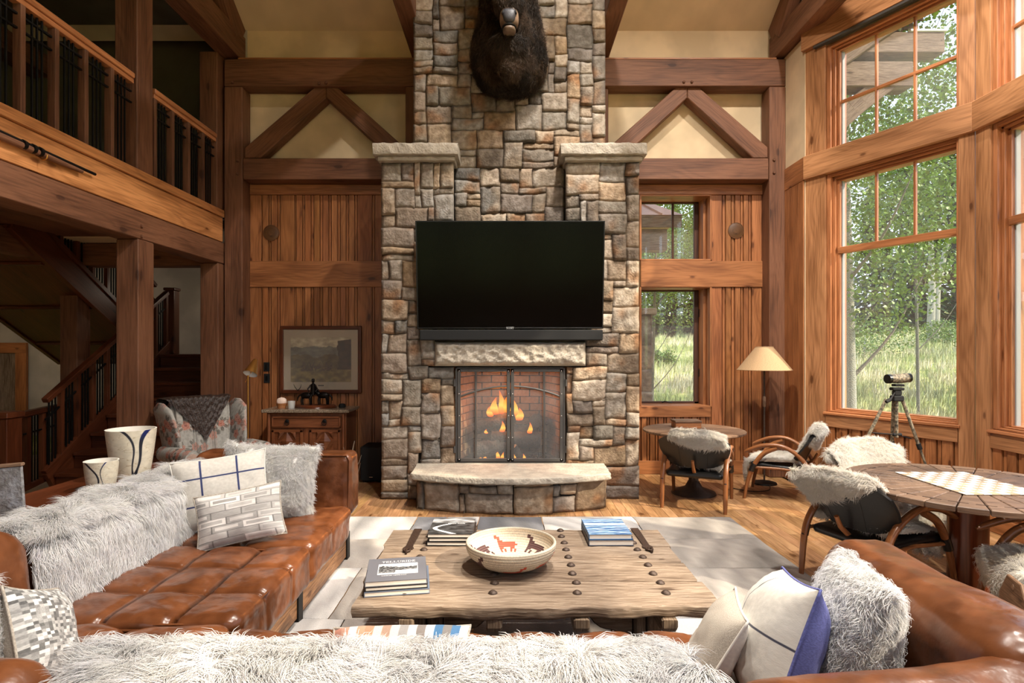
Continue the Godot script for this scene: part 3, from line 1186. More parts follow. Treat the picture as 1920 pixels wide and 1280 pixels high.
func pegs_x(parent: Node, spots: Array) -> void:
	for s in spots:
		var p: Vector3 = s
		p.x = -3.38
		var b := MB.new()
		b.col = Color(1.2, 1.12, 1.05)
		tube(b, [p + Vector3(-0.01, 0, 0), p + Vector3(0.01, 0, 0), p + Vector3(0.014, 0, 0)], [0.017, 0.017, 0.011], 8)
		part(parent, "peg", b, M.timber)

func post(label: String, x0: float, x1: float, y0: float, y1: float, z0: float, z1: float) -> void:
	var b := MB.new()
	span(b, x0, x1, y0, y1, z0, z1, 0.012, 1)
	timber(label, b, "", "timber_post", "post")

func rail_run(z0: float, z1: float, top: float, label: String) -> void:
	var t := thing("loft_railing", label, "railing", Vector3(0, 3.133, 0))
	var xr := -3.43
	var h := top - 3.133
	var hr := MB.new()
	span(hr, xr - 0.045, xr + 0.045, h - 0.055, h, z0, z1, 0.012, 2)
	span(hr, xr - 0.03, xr + 0.03, h - 0.095, h - 0.055, z0, z1, 0.004, 2)
	part(t, "handrail", hr, M.frame_wood)
	var n := int(round((z1 - z0) / 0.31))
	var dz := (z1 - z0) / n
	for k in n:
		var z := z0 + dz * (k + 0.92)
		var b := MB.new()
		b.col = Color(0.85, 0.85, 0.85)
		span(b, xr - 0.03, xr + 0.03, 0.0, h - 0.09, z - 0.022, z + 0.022, 0.003, 1)
		part(t, "baluster", b, M.timber)
		var zc := z - dz * 0.5
		for j in 3:
			var r := MB.new()
			var zz := zc + (j - 1) * 0.045
			span(r, xr - 0.006, xr + 0.006, 0.0, h - 0.09, zz - 0.006, zz + 0.006, 0.001, 1)
			part(t, "iron_rod", r, M.iron)
		for j in 2:
			var r := MB.new()
			var y := h - 0.17 - j * 0.10
			span(r, xr - 0.01, xr + 0.01, y, y + 0.014, z - dz + 0.022, z - 0.022, 0.001, 2)
			part(t, "iron_bar", r, M.iron)

func build_stairs() -> void:
	# lower flight going away from the eye, landing, upper flight coming back over it
	var t := thing("staircase", "dark reddish wooden staircase behind the loft posts", "staircase", Vector3(-4.3, 0, -6.3))
	var n := 8
	var rise := 0.18
	var run := 0.27
	for k in n:
		var tr := MB.new()
		tr.col = Color.WHITE * R.randf_range(0.85, 1.1)
		span(tr, -0.58, 0.66, rise * (k + 1) - 0.04, rise * (k + 1), -run * (k + 1) - 0.0, -run * k + 0.03, 0.006, 0)
		part(t, "tread", tr, M.stair_wood)
		var ri := MB.new()
		ri.col = Color.WHITE * R.randf_range(0.7, 0.9)
		span(ri, -0.58, 0.66, rise * k, rise * (k + 1) - 0.04, -run * k - 0.03, -run * k, 0.0, 0)
		part(t, "riser", ri, M.stair_wood)
	var land := MB.new()
	span(land, -2.1, 0.7, 1.30, 1.44, -3.25, -run * n, 0.01, 0)
	part(t, "landing", land, M.stair_wood)
	var sg := MB.new()
	beam(sg, Vector3(-0.62, 0.10, 0.05), Vector3(-0.62, 1.50, -run * n - 0.05), 0.06, 0.30, 0.006)
	beam(sg, Vector3(0.69, 0.10, 0.05), Vector3(0.69, 1.50, -run * n - 0.05), 0.05, 0.34, 0.006)
	part(t, "stringer", sg, M.stair_wood)
	var up := MB.new()                     # upper flight: its soffit shows
	beam(up, Vector3(-1.45, 1.36, -2.1), Vector3(-1.45, 2.80, 0.35), 1.32, 0.10, 0.006)
	part(t, "soffit", up, M.stair_wood)
	for s in [-2.13, -0.78]:
		var u := MB.new()
		beam(u, Vector3(s, 1.42, -2.15), Vector3(s, 2.86, 0.30), 0.06, 0.30, 0.006)
		part(t, "stringer", u, M.stair_wood)
	for k in 3:                            # battens across the soffit
		var u := MB.new()
		var f := 0.2 + 0.3 * k
		var c := Vector3(-1.45, lerpf(1.30, 2.74, f), lerpf(-2.1, 0.35, f))
		span(u, c.x - 0.62, c.x + 0.62, c.y - 0.02, c.y + 0.012, c.z - 0.03, c.z + 0.03, 0.004, 0)
		part(t, "batten", u, M.stair_wood)
	# rails
	var rails := thing("stair_railing", "dark stair railing with iron rods climbing beside the stair post", "railing", Vector3(-4.92, 0, -6.3))
	stair_rail(rails, Vector3(0, 0.10, 0.1), Vector3(0, 1.46, -2.1), 0.86, 9)
	var nw := MB.new()
	span(nw, -0.07, 0.07, 1.44, 2.36, -2.30, -2.16, 0.008, 1)
	span(nw, -0.085, 0.085, 2.36, 2.40, -2.315, -2.145, 0.01, 0)
	part(rails, "newel", nw, M.stair_wood)
	var guard := thing("guard_railing", "dark guard railing with square newel at the far left under the loft", "railing", Vector3.ZERO)
	var g0 := Vector3(-4.78, 0.06, -5.62)
	var g1 := Vector3(-5.22, 0.06, -6.95)
	stair_rail(guard, g0, g1, 0.80, 4)
	var gn := MB.new()
	box(gn, g0 + Vector3(0.02, 0.37, 0.09), Vector3(0.18, 0.86, 0.18), 0.008, Basis.IDENTITY, 1)
	box(gn, g0 + Vector3(0.02, 0.83, 0.09), Vector3(0.215, 0.06, 0.215), 0.012, Basis.IDENTITY, 0)
	part(guard, "newel", gn, M.stair_wood)
	var up_rail := thing("stair_railing", "dark railing of the upper stair flight high behind the stair post", "railing", Vector3(-5.06, 0, -6.3))
	stair_rail(up_rail, Vector3(0, 1.55, -2.05), Vector3(0, 2.95, 0.25), 0.86, 9)

	# door with pine casing in the hall wall
	var d := struct_node("door_1")
	var zc := -9.58
	var c := MB.new()
	c.col = Color(1.05, 0.95, 0.8)
	span(c, -8.05, -7.87, 0.0, 1.62, zc, zc + 0.05, 0.006, 1)
	span(c, -8.9, -7.87, 1.45, 1.62, zc, zc + 0.055, 0.006, 0)
	part(d, "casing", c, M.cedar)
	var dl := MB.new()
	dl.col = Color(1.2, 1.15, 1.05)
	span(dl, -8.35, -8.06, 0.0, 1.45, zc, zc + 0.03, 0.006, 1)
	part(d, "door_leaf", dl, M.old_pine)

func stair_rail(parent: Node3D, a: Vector3, b: Vector3, h: float, n: int) -> void:
	var up := Vector3(0, h, 0)
	var r := MB.new()
	beam(r, a + up, b + up, 0.08, 0.06, 0.012)
	part(parent, "handrail", r, M.stair_wood)
	var lo := MB.new()
	beam(lo, a + Vector3(0, 0.06, 0), b + Vector3(0, 0.06, 0), 0.06, 0.06, 0.006)
	part(parent, "bottom_rail", lo, M.stair_wood)
	for k in n:
		var p := a.lerp(b, (k + 0.9) / n)
		var w := MB.new()
		span(w, p.x - 0.025, p.x + 0.025, p.y + 0.08, p.y + h - 0.03, p.z - 0.025, p.z + 0.025, 0.003, 1)
		part(parent, "baluster", w, M.stair_wood)
		for j in 3:
			var q := a.lerp(b, (k + 0.22 + 0.18 * j) / n)
			var i_ := MB.new()
			span(i_, q.x - 0.007, q.x + 0.007, q.y + 0.08, q.y + h - 0.03, q.z - 0.007, q.z + 0.007, 0.001, 1)
			part(parent, "iron_rod", i_, M.iron)
		var c0 := a.lerp(b, (k + 0.02) / n) + Vector3(0, h - 0.20, 0)
		var c1 := a.lerp(b, (k + 0.82) / n) + Vector3(0, h - 0.20, 0)
		var cb := MB.new()
		beam(cb, c0, c1, 0.02, 0.016, 0.001)
		part(parent, "iron_bar", cb, M.iron)
# ---------------------------------------------------------------- stone chimney, hearth, fire, television
const PIER_Z := -5.91
const FLUE_Z := -6.13
const STONE_TONES := [Color(0.74, 0.69, 0.62), Color(0.68, 0.61, 0.54), Color(0.78, 0.73, 0.66), Color(0.64, 0.58, 0.52), Color(0.72, 0.63, 0.53), Color(0.70, 0.68, 0.65), Color(0.84, 0.78, 0.70), Color(0.60, 0.55, 0.51), Color(0.76, 0.65, 0.52), Color(0.67, 0.65, 0.62), Color(0.80, 0.71, 0.60), Color(0.71, 0.67, 0.61)]
var wob: FastNoiseLite
var rub: FastNoiseLite

func build_fireplace() -> void:
	wob = noise(71, 2.1, 2)
	rub = noise(72, 7.0, 3)
	var t := thing("fireplace", "tall fieldstone fireplace and chimney with a raised curved hearth", "fireplace", Vector3.ZERO)
	# masonry core, set back behind the stones
	var core := MB.new()
	var zb := -7.11
	span(core, -0.99, 0.97, 3.30, 8.4, zb, FLUE_Z - 0.045, 0.0)
	span(core, -1.27, -0.60, 0.0, 3.42, zb, PIER_Z - 0.045, 0.0)
	span(core, 0.585, 1.265, 0.0, 3.42, zb, PIER_Z - 0.045, 0.0)
	span(core, -0.60, 0.585, 2.40, 3.42, zb, FLUE_Z - 0.045, 0.0)
	span(core, -0.60, 0.585, 1.33, 2.41, zb, PIER_Z - 0.045, 0.0)
	span(core, -0.60, 0.585, 0.0, 0.33, zb, PIER_Z - 0.045, 0.0)
	part(t, "mortar_core", core, M.mortar)
	var face := func(z: float) -> Callable: return func(u: float, v: float, o: float) -> Vector3: return Vector3(u, v, z + o)
	var low := part_node(t, "lower_face")
	lay_stones(low, face.call(PIER_Z), -1.30, 1.295, 0.0, 2.40, [Rect2(-0.565, 0.30, 1.13, 1.04), Rect2(-0.765, 1.33, 1.525, 0.26), Rect2(-0.93, -0.1, 1.87, 0.44), Rect2(-0.70, 1.72, 1.40, 0.58)], 5)
	var pl := part_node(t, "left_pier")
	lay_stones(pl, face.call(PIER_Z), -1.30, -0.575, 2.40, 3.39, [], 8)
	var pr := part_node(t, "right_pier")
	lay_stones(pr, face.call(PIER_Z), 0.56, 1.295, 2.40, 3.39, [], 11)
	var ch := part_node(t, "chimney_breast")
	lay_stones(ch, face.call(FLUE_Z), -0.585, 0.57, 2.38, 3.40, [], 14)
	lay_stones(ch, face.call(FLUE_Z), -1.014, 0.992, 3.40, 5.62, [], 17)
	# side faces: stones seen from a step aside
	for s in 2:
		var sx := -1.30 if s == 0 else 1.295
		var out := -1.0 if s == 0 else 1.0
		var sd := part_node(t, "pier_side")
		lay_stones(sd, func(u: float, v: float, o: float) -> Vector3: return Vector3(sx - out * 0.02 + out * o, v, u), -7.08, -5.99, 0.0, 3.40, [], 20 + s, 0.10)
		var sf := part_node(t, "chimney_side")
		var fx := -1.0 if s == 0 else 0.98
		lay_stones(sf, func(u: float, v: float, o: float) -> Vector3: return Vector3(fx - out * 0.01 + out * o, v, u), -7.05, -6.20, 3.55, 5.62, [], 24 + s, 0.13)
	var upper := MB.new()
	span(upper, -1.01, 0.99, 5.60, 8.4, zb, FLUE_Z, 0.02)
	part(t, "flue", upper, M.stone)

	# stone shelves on the piers
	for r in [[-1.365, -0.52], [0.50, 1.352]]:
		var sh := MB.new()
		rough_block(sh, Vector3(r[0], 3.435, -6.30), Vector3(r[1], 3.550, -5.80), 0.006, 0.016, 30)
		sh.col = Color(0.98, 0.98, 0.98)
		rough_block(sh, Vector3(r[0] + 0.045, 3.385, -6.28), Vector3(r[1] - 0.035, 3.437, -5.845), 0.004, 0.01, 31)
		part(t, "stone_shelf", sh, M.slab_stone)
	# lintel with its chiselled face
	var li := MB.new()
	var lx0 := -0.765
	var lx1 := 0.76
	var cell := FastNoiseLite.new()
	cell.seed = 5
	cell.noise_type = FastNoiseLite.TYPE_CELLULAR
	cell.frequency = 11.0
	cell.cellular_return_type = FastNoiseLite.RETURN_DISTANCE
	cell.domain_warp_enabled = true
	cell.domain_warp_amplitude = 0.10
	cell.domain_warp_frequency = 3.0
	var pts := PackedVector3Array()
	var nu := 90
	var nv := 18
	for j in nv + 1:
		for k in nu + 1:
			var u := float(k) / nu
			var v := float(j) / nv
			var x := lerpf(lx0, lx1, u)
			var y := lerpf(1.338, 1.586, v)
			var edge := minf(minf(u, 1 - u) * 30.0, minf(v, 1 - v) * 6.0)
			var bow := clampf(edge, 0.0, 1.0)
			var z := PIER_Z + 0.10 * sqrt(bow) + absf(cell.get_noise_2d(x, y * 1.3) + 0.4) * -0.075 * bow + rub.get_noise_2d(x, y) * 0.006
			if edge <= 0.0:
				z = PIER_Z - 0.01
			pts.append(Vector3(x, y, z))
	sheet(li, pts, nu, nv)
	span(li, lx0, lx1, 1.338, 1.586, PIER_Z - 0.2, PIER_Z - 0.005, 0.0)
	part(t, "lintel", li, M.slab_stone)

	# hearth: curved slab on a curved base of big stones
	var he := part_node(t, "hearth_base")
	var base_pts := func(u: float, v: float, o: float) -> Vector3:     # u runs from the left return over the arc to the right return
		var x := -0.872
		var z := 0.0
		var q := Vector3.ZERO
		if u < 0.30:
			q = Vector3(-0.872 - o, v, -5.89 + u / 0.30 * 0.33)
		elif u > 2.09:
			q = Vector3(0.905 + o, v, -5.56 - (u - 2.09) / 0.30 * 0.33)
		else:
			var f := (u - 0.30) / 1.79
			x = lerpf(-0.872, 0.905, f)
			z = -5.56 + 0.22 * (1.0 - pow(2.0 * f - 1.0, 2.0))
			var nx := (2.0 * f - 1.0) * 0.48
			var nn := Vector3(nx, 0, 1).normalized()
			q = Vector3(x, v, z) + nn * o
		return q
	lay_hearth(he, base_pts)
	var hc := MB.new()
	var arc := PackedVector2Array()
	for k in 21:
		var f := k / 20.0
		arc.append(Vector2(lerpf(-0.84, 0.875, f), 5.585 - 0.205 * (1.0 - pow(2.0 * f - 1.0, 2.0))))
	arc.append(Vector2(0.875, 5.9))
	arc.append(Vector2(-0.84, 5.9))
	prism(hc, arc, 0.29, Transform3D(Basis(Vector3.RIGHT, Vector3.FORWARD, Vector3.UP), Vector3.ZERO))
	part(he, "mortar_core", hc, M.mortar)
	var slab := MB.new()
	hearth_slab(slab)
	part(t, "hearth_slab", slab, M.slab_stone)

	firebox(t)
	fire_doors()
	logs_and_flames()
	television()

func part_node(t: Node3D, called: String) -> Node3D:
	var o := Node3D.new()
	o.name = called
	t.add_child(o, true)
	return o

func rough_block(mb: MB, lo: Vector3, hi: Vector3, jit: float, face_jit: float, sd: int) -> void:
	var nz := noise(sd, 9.0, 3)
	var nx := int((hi.x - lo.x) / 0.02)
	var rows := [Vector2(hi.z - 0.03, hi.y), Vector2(hi.z - 0.008, hi.y), Vector2(hi.z, hi.y - 0.008), Vector2(hi.z + 0.004, lerpf(hi.y, lo.y, 0.3)), Vector2(hi.z, lerpf(hi.y, lo.y, 0.6)), Vector2(hi.z + 0.002, lo.y + 0.008), Vector2(hi.z - 0.01, lo.y), Vector2(lo.z, lo.y)]
	var pts := PackedVector3Array()
	for j in rows.size():
		for k in nx + 1:
			var x := lerpf(lo.x, hi.x, float(k) / nx)
			var r: Vector2 = rows[j]
			var amp := face_jit if j > 0 and j < 7 else 0.0
			var e := minf(minf(k, nx - k) / 2.0, 1.0)
			pts.append(Vector3(x + (nz.get_noise_2d(r.y * 9.0, 7.0 + r.x) * jit), r.y + nz.get_noise_2d(x, j * 0.7) * jit, r.x + nz.get_noise_3d(x * 1.3, r.y * 2.0, 3.0) * amp - (1.0 - e) * 0.01))
	sheet(mb, pts, nx, rows.size() - 1, true)
	mb.quad(Vector3(lo.x, hi.y, lo.z), Vector3(hi.x, hi.y, lo.z), Vector3(hi.x, hi.y, hi.z - 0.028), Vector3(lo.x, hi.y, hi.z - 0.028), Vector3.UP)
	for x in [lo.x, hi.x]:
		mb.quad(Vector3(x, lo.y, lo.z), Vector3(x, hi.y, lo.z), Vector3(x, hi.y, hi.z - 0.01), Vector3(x, lo.y, hi.z - 0.01), Vector3(-1 if x == lo.x else 1, 0, 0))

# random ashlar: fills the rectangle with stones one to six cells wide
func lay_stones(parent: Node3D, where: Callable, u0: float, u1: float, v0: float, v1: float, holes: Array, sd: int, cell := 0.066) -> void:
	var rr := RandomNumberGenerator.new()
	rr.seed = sd
	var nu := int(round((u1 - u0) / cell))
	var nv := int(round((v1 - v0) / cell))
	var cu := (u1 - u0) / nu
	var cv := (v1 - v0) / nv
	var used := []
	for j in nv:
		var row := PackedByteArray()
		row.resize(nu)
		for k in nu:
			var c := Vector2(u0 + (k + 0.5) * cu, v0 + (j + 0.5) * cv)
			for h in holes:
				var hr: Rect2 = h
				if hr.has_point(c):
					row[k] = 1
		used.append(row)
	for j in nv:
		for k in nu:
			if used[j][k]:
				continue
			var room := 0
			while k + room < nu and not used[j][k + room] and room < 7:
				room += 1
			var w: int = [2, 2, 3, 3, 3, 4, 4, 5, 5, 6, 4, 1][rr.randi() % 12]
			var h: int = [1, 1, 2, 2, 2, 3, 3, 3, 4, 4, 2, 3][rr.randi() % 12]
			if w == 1:
				h = 2 + rr.randi() % 3
			if w >= 5 and h == 4:
				h = 3
			w = mini(w, room)
			if room - w == 1:
				w = room if room <= 6 else w - 1
			h = mini(h, nv - j)
			if nv - j - h == 1 and h < 5:
				h += 1
			var ok := true
			var hh := 1
			while hh < h and ok:
				for q in w:
					if used[j + hh][k + q]:
						ok = false
				if ok:
					hh += 1
			h = hh
			for a in h:
				for q in w:
					used[j + a][k + q] = 1
			# the edges of the zone run out to the true border of the holes
			var a0 := u0 + k * cu
			var a1 := a0 + w * cu
			var b0 := v0 + j * cv
			var b1 := b0 + h * cv
			for hl in holes:
				var r: Rect2 = hl
				if b1 > r.position.y + 0.02 and b0 < r.end.y - 0.02:
					if absf(a0 - r.end.x) < cu * 0.6:
						a0 = r.end.x + 0.002
					if absf(a1 - r.position.x) < cu * 0.6:
						a1 = r.position.x - 0.002
				if a1 > r.position.x + 0.02 and a0 < r.end.x - 0.02:
					if absf(b0 - r.end.y) < cv * 0.6:
						b0 = r.end.y + 0.002
					if absf(b1 - r.position.y) < cv * 0.6:
						b1 = r.position.y - 0.002
			stone(parent, where, a0, a1, b0, b1, rr, k == 0, k + w == nu)

func stone(parent: Node3D, where: Callable, a0: float, a1: float, b0: float, b1: float, rr: RandomNumberGenerator, left_end := false, right_end := false) -> void:
	var mb := MB.new()
	var w := a1 - a0
	var h := b1 - b0
	var nu := clampi(int(w / 0.030), 4, 12)
	var nv := clampi(int(h / 0.030), 3, 10)
	var rough: float = [0.004, 0.008, 0.014, 0.022, 0.028][rr.randi() % 5]
	var out := rr.randf_range(-0.006, 0.024)
	var tone: Color = STONE_TONES[rr.randi() % STONE_TONES.size()]
	tone = tone.lightened(rr.randf_range(0.0, 0.12)) if rr.randf() < 0.5 else tone.darkened(rr.randf_range(0.0, 0.34))
	var alt: Color = STONE_TONES[rr.randi() % STONE_TONES.size()]
	var rust := Color(0.62, 0.38, 0.19)
	var sh := rr.randf() * 50.0
	var tilt := Vector2(rr.randf_range(-1, 1), rr.randf_range(-1, 1)) * 0.010
	var corner := []
	for q in 4:
		corner.append(Vector2(rr.randf_range(-1, 1), rr.randf_range(-1, 1)) * 0.003)
	var pts := PackedVector3Array()
	var cols := PackedColorArray()
	for j in nv + 3:
		for k in nu + 3:
			var u := clampf((k - 1.0) / nu, 0.0, 1.0)
			var v := clampf((j - 1.0) / nv, 0.0, 1.0)
			var skirt: bool = k == 0 or j == 0 or k == nu + 2 or j == nv + 2
			var x := lerpf(a0 + 0.0012, a1 - 0.0012, u)
			var y := lerpf(b0 + 0.0012, b1 - 0.0012, v)
			var cj: Vector2 = corner[0].lerp(corner[1], u).lerp(corner[2].lerp(corner[3], u), v)
			var wx := wob.get_noise_2d(x, y) * 0.018 + cj.x
			var wy := wob.get_noise_2d(x + 40.0, y) * 0.018 + cj.y
			if left_end:
				wx *= u
			if right_end:
				wx *= 1.0 - u
			var edge := minf(minf(u, 1 - u) * w, minf(v, 1 - v) * h)
			var rnd := 1.0 - clampf(edge / 0.007, 0.0, 1.0)
			var o := out + tilt.x * (u - 0.5) + tilt.y * (v - 0.5) + (rub.get_noise_3d(x, y, sh) + 0.55 * absf(rub.get_noise_3d(x * 2.3, y * 2.3, sh + 9.0))) * rough - rnd * rnd * 0.0035
			if edge < 1e-4:
				o += rub.get_noise_2d(x * 2.0 + sh, y * 2.0) * 0.006
			if skirt:
				o = -0.075
			pts.append(where.call(x + wx, y + wy, o))
			var mix := clampf(wob.get_noise_3d(x * 1.6, y * 1.6, sh) * 1.8 + 0.3, 0.0, 1.0)
			var c := tone.lerp(alt, mix * 0.55)
			c = c.lerp(rust, clampf(wob.get_noise_3d(x * 1.2, y * 1.2, sh + 30.0) * 2.0 - 0.55, 0.0, 0.5))
			cols.append(c.srgb_to_linear())
	sheet(mb, pts, nu + 2, nv + 2)
	for q in cols.size():
		mb.c[q] = cols[q]
	# sharp normals where the stone is rough: let facets catch light
	part(parent, "stone", mb, M.stone)

func lay_hearth(he: Node3D, where: Callable) -> void:
	var rr := RandomNumberGenerator.new()
	rr.seed = 42
	# (start, end, bottom, top): the big stones of the base as they lie
	var s := 0.30
	var k := 1.79
	var lay := [[0.0, 0.15, 0.0, 0.29], [0.15, 0.295, 0.0, 0.29], [0.295, 0.355, 0.0, 0.262], [0.36, 0.70, 0.0, 0.262], [0.295, 0.70, 0.265, 0.292], [0.705, 0.745, 0.0, 0.17], [0.75, 1.205, 0.0, 0.185], [0.705, 0.80, 0.175, 0.262], [0.80, 1.06, 0.19, 0.262], [1.063, 1.205, 0.19, 0.29], [0.705, 1.06, 0.265, 0.292], [1.21, 1.575, 0.0, 0.255], [1.21, 1.575, 0.259, 0.292], [1.58, 1.79, 0.0, 0.15], [1.58, 1.64, 0.155, 0.255], [1.645, 1.79, 0.175, 0.262], [1.58, 1.79, 0.268, 0.292], [1.795, 2.085, 0.0, 0.29], [2.085, 2.24, 0.0, 0.29], [2.24, 2.39, 0.0, 0.29]]
	for r in lay:
		stone(he, where, r[0], r[1], r[2], r[3], rr)

func hearth_slab(mb: MB) -> void:
	var nz := noise(44, 11.0, 3)
	var outer := []
	var n := 80
	for k in n + 1:                        # left return, arc, right return
		var f := float(k) / n
		var p: Vector2
		if f < 0.13:
			p = Vector2(lerpf(-0.945, -0.925, f / 0.13), lerpf(5.90, 5.43, f / 0.13))
		elif f > 0.87:
			p = Vector2(lerpf(0.935, 0.95, (f - 0.87) / 0.13), lerpf(5.43, 5.90, (f - 0.87) / 0.13))
		else:
			var g := (f - 0.13) / 0.74
			p = Vector2(lerpf(-0.925, 0.935, g), 5.43 - 0.215 * (1.0 - pow(2.0 * g - 1.0, 2.0)))
		outer.append(p)
	var pts := PackedVector3Array()
	var prof := [Vector2(-0.12, 0.362), Vector2(-0.012, 0.361), Vector2(0.0, 0.350), Vector2(-0.006, 0.330), Vector2(0.002, 0.310), Vector2(-0.012, 0.298), Vector2(-0.12, 0.296)]
	for j in prof.size():
		for k in n + 1:
			var p: Vector2 = outer[k]
			var c := Vector2(0.0, 5.9)
			var d := (p - c).normalized()
			var q: Vector2 = prof[j]
			var amp := 0.014 if j > 1 and j < 6 else 0.0
			var r := p + d * (q.x + nz.get_noise_3d(p.x * 1.4, q.y * 2.5, p.y) * amp)
			pts.append(Vector3(r.x, q.y + (nz.get_noise_2d(p.x * 2.0, j) * 0.004 if amp > 0.0 else 0.0), -r.y))
	sheet(mb, pts, n, prof.size() - 1, true)
	var top := PackedVector2Array()
	for k in n + 1:
		var p: Vector2 = outer[k]
		top.append(p + (p - Vector2(0.0, 5.9)).normalized() * -0.11)
	top.append(Vector2(0.85, 5.98))
	top.append(Vector2(-0.85, 5.98))
	for e in 2:
		prism(mb, top, 0.002, Transform3D(Basis(Vector3.RIGHT, Vector3.FORWARD, Vector3.UP), Vector3(0, 0.3605 if e == 0 else 0.296, 0)))
	# the slab runs into the opening as its sill
	span(mb, -0.57, 0.56, 0.30, 0.3615, -6.05, -5.80, 0.0)

func firebox(t: Node3D) -> void:
	var fb := part_node(t, "firebox")
	var shell := MB.new()
	span(shell, -0.60, 0.585, 0.30, 0.355, -6.70, -5.95, 0.0)
	span(shell, -0.60, 0.585, 1.33, 1.40, -6.70, -5.95, 0.0)
	shell.col = Color(0.7, 0.7, 0.7)
	span(shell, -0.60, 0.585, 0.30, 1.40, -6.70, -6.62, 0.0)
	span(shell, -0.62, -0.575, 0.30, 1.40, -6.70, -5.95, 0.0)
	span(shell, 0.56, 0.60, 0.30, 1.40, -6.70, -5.95, 0.0)
	part(fb, "lining", shell, M.mortar)
	var bm := std("fire_brick", Color(0.50, 0.42, 0.33), 0.85, T.mottle)
	tri(bm, 5.0, T.fine_bump, 0.2)
	# splayed side walls and back of single bricks
	var runs := [[Vector2(-0.565, -5.97), Vector2(-0.42, -6.52)], [Vector2(-0.42, -6.52), Vector2(0.41, -6.52)], [Vector2(0.41, -6.52), Vector2(0.55, -5.97)]]
	for r in runs:
		var a: Vector2 = r[0]
		var e: Vector2 = r[1]
		var l := a.distance_to(e)
		var d := (e - a) / l
		var bas := Basis(Vector3(d.x, 0, d.y), Vector3.UP, Vector3(d.x, 0, d.y).cross(Vector3.UP))
		for row in 12:
			var y := 0.40 + row * 0.078
			var s := 0.0 if row % 2 == 0 else -0.105
			while s < l - 0.02:
				var s0 := maxf(s, 0.0)
				var s1 := minf(s + 0.206, l)
				if s1 - s0 > 0.02:
					var b := MB.new()
					var tn := R.randf_range(0.75, 1.1)
					b.col = Color(tn, tn * 0.97, tn * 0.92)
					var m := a + d * (s0 + s1) * 0.5
					box(b, Vector3(m.x, y, m.y), Vector3(s1 - s0 - 0.006, 0.071, 0.03), 0.004, bas, 0)
					part(fb, "brick", b, bm)
				s += 0.212
	# gravel of glowing-coal colour under the logs
	var g := MB.new()
	for k in 260:
		var p := Vector3(R.randf_range(-0.40, 0.40), 0.362, R.randf_range(-6.35, -6.04))
		var s := R.randf_range(0.008, 0.017)
		g.col = Color.WHITE * R.randf_range(0.2, 1.4)
		soft(g, p, Vector3(s, s * 0.7, s), 2.0, 6, 4)
	part(fb, "gravel", g, M.mortar).set_meta("kind", "stuff")

func fire_doors() -> void:
	var z := -5.925
	var x0 := -0.555
	var x1 := 0.552
	var y0 := 0.366
	var y1 := 1.326
	var t := thing("fireplace_doors", "black iron framed glass fire doors with an arched bar and rivets", "fire doors", Vector3(0, 0, z))
	var fr := MB.new()
	span(fr, x0, x0 + 0.02, y0, y1, -0.03, 0.015, 0.003, 1)
	span(fr, x1 - 0.02, x1, y0, y1, -0.03, 0.015, 0.003, 1)
	span(fr, x0, x1, y1 - 0.014, y1, -0.03, 0.015, 0.003, 0)
	span(fr, x0, x1, y0, y0 + 0.012, -0.03, 0.015, 0.003, 0)
	part(t, "frame", fr, M.steel)
	for s in 2:
		var a := x0 + 0.022 if s == 0 else 0.003
		var e := -0.003 if s == 0 else x1 - 0.022
		var d := part_node(t, "door")
		var st := MB.new()
		span(st, a, a + 0.034, y0 + 0.014, y1 - 0.016, 0.0, 0.026, 0.003, 1)
		span(st, e - 0.034, e, y0 + 0.014, y1 - 0.016, 0.0, 0.026, 0.003, 1)
		span(st, a, e, y1 - 0.046, y1 - 0.016, 0.0, 0.026, 0.003, 0)
		span(st, a, e, y0 + 0.014, y0 + 0.044, 0.0, 0.026, 0.003, 0)
		part(d, "door_frame", st, M.steel)
		var v := MB.new()
		var xm := -0.349 if s == 0 else 0.338
		span(v, xm - 0.011, xm + 0.011, y0 + 0.04, y1 - 0.04, 0.002, 0.02, 0.003, 1)
		part(d, "upright_bar", v, M.steel)
		var ar := MB.new()
		var pts := []
		for k in 13:
			var f := k / 12.0
			var x := lerpf(a + 0.03, e - 0.03, f)
			pts.append(Vector3(x, 1.135 - 0.115 * pow(absf(x) / 0.53, 2.0), 0.012))
		tube(ar, pts, [0.010], 8)
		part(d, "arched_bar", ar, M.steel)
		for yy in [0.40, 0.62, 0.84, 1.06, 1.29]:
			for xx in [a + 0.017, e - 0.017]:
				var rv := MB.new()
				soft(rv, Vector3(xx, yy, 0.028), Vector3(0.007, 0.007, 0.004), 2.0, 8, 6)
				part(d, "rivet", rv, M.chrome)
		var p := MB.new()
		span(p, a + 0.03, e - 0.03, y0 + 0.04, y1 - 0.04, 0.006, 0.010, 0.0)
		part(d, "pane", p, M.door_glass)
		for yy in [0.50, 1.17]:
			var h := MB.new()
			var xh := x0 - 0.008 if s == 0 else x1 + 0.008
			tube(h, [Vector3(xh, yy - 0.035, 0.015), Vector3(xh, yy + 0.035, 0.015)], [0.012], 8)
			part(d, "hinge", h, M.steel)

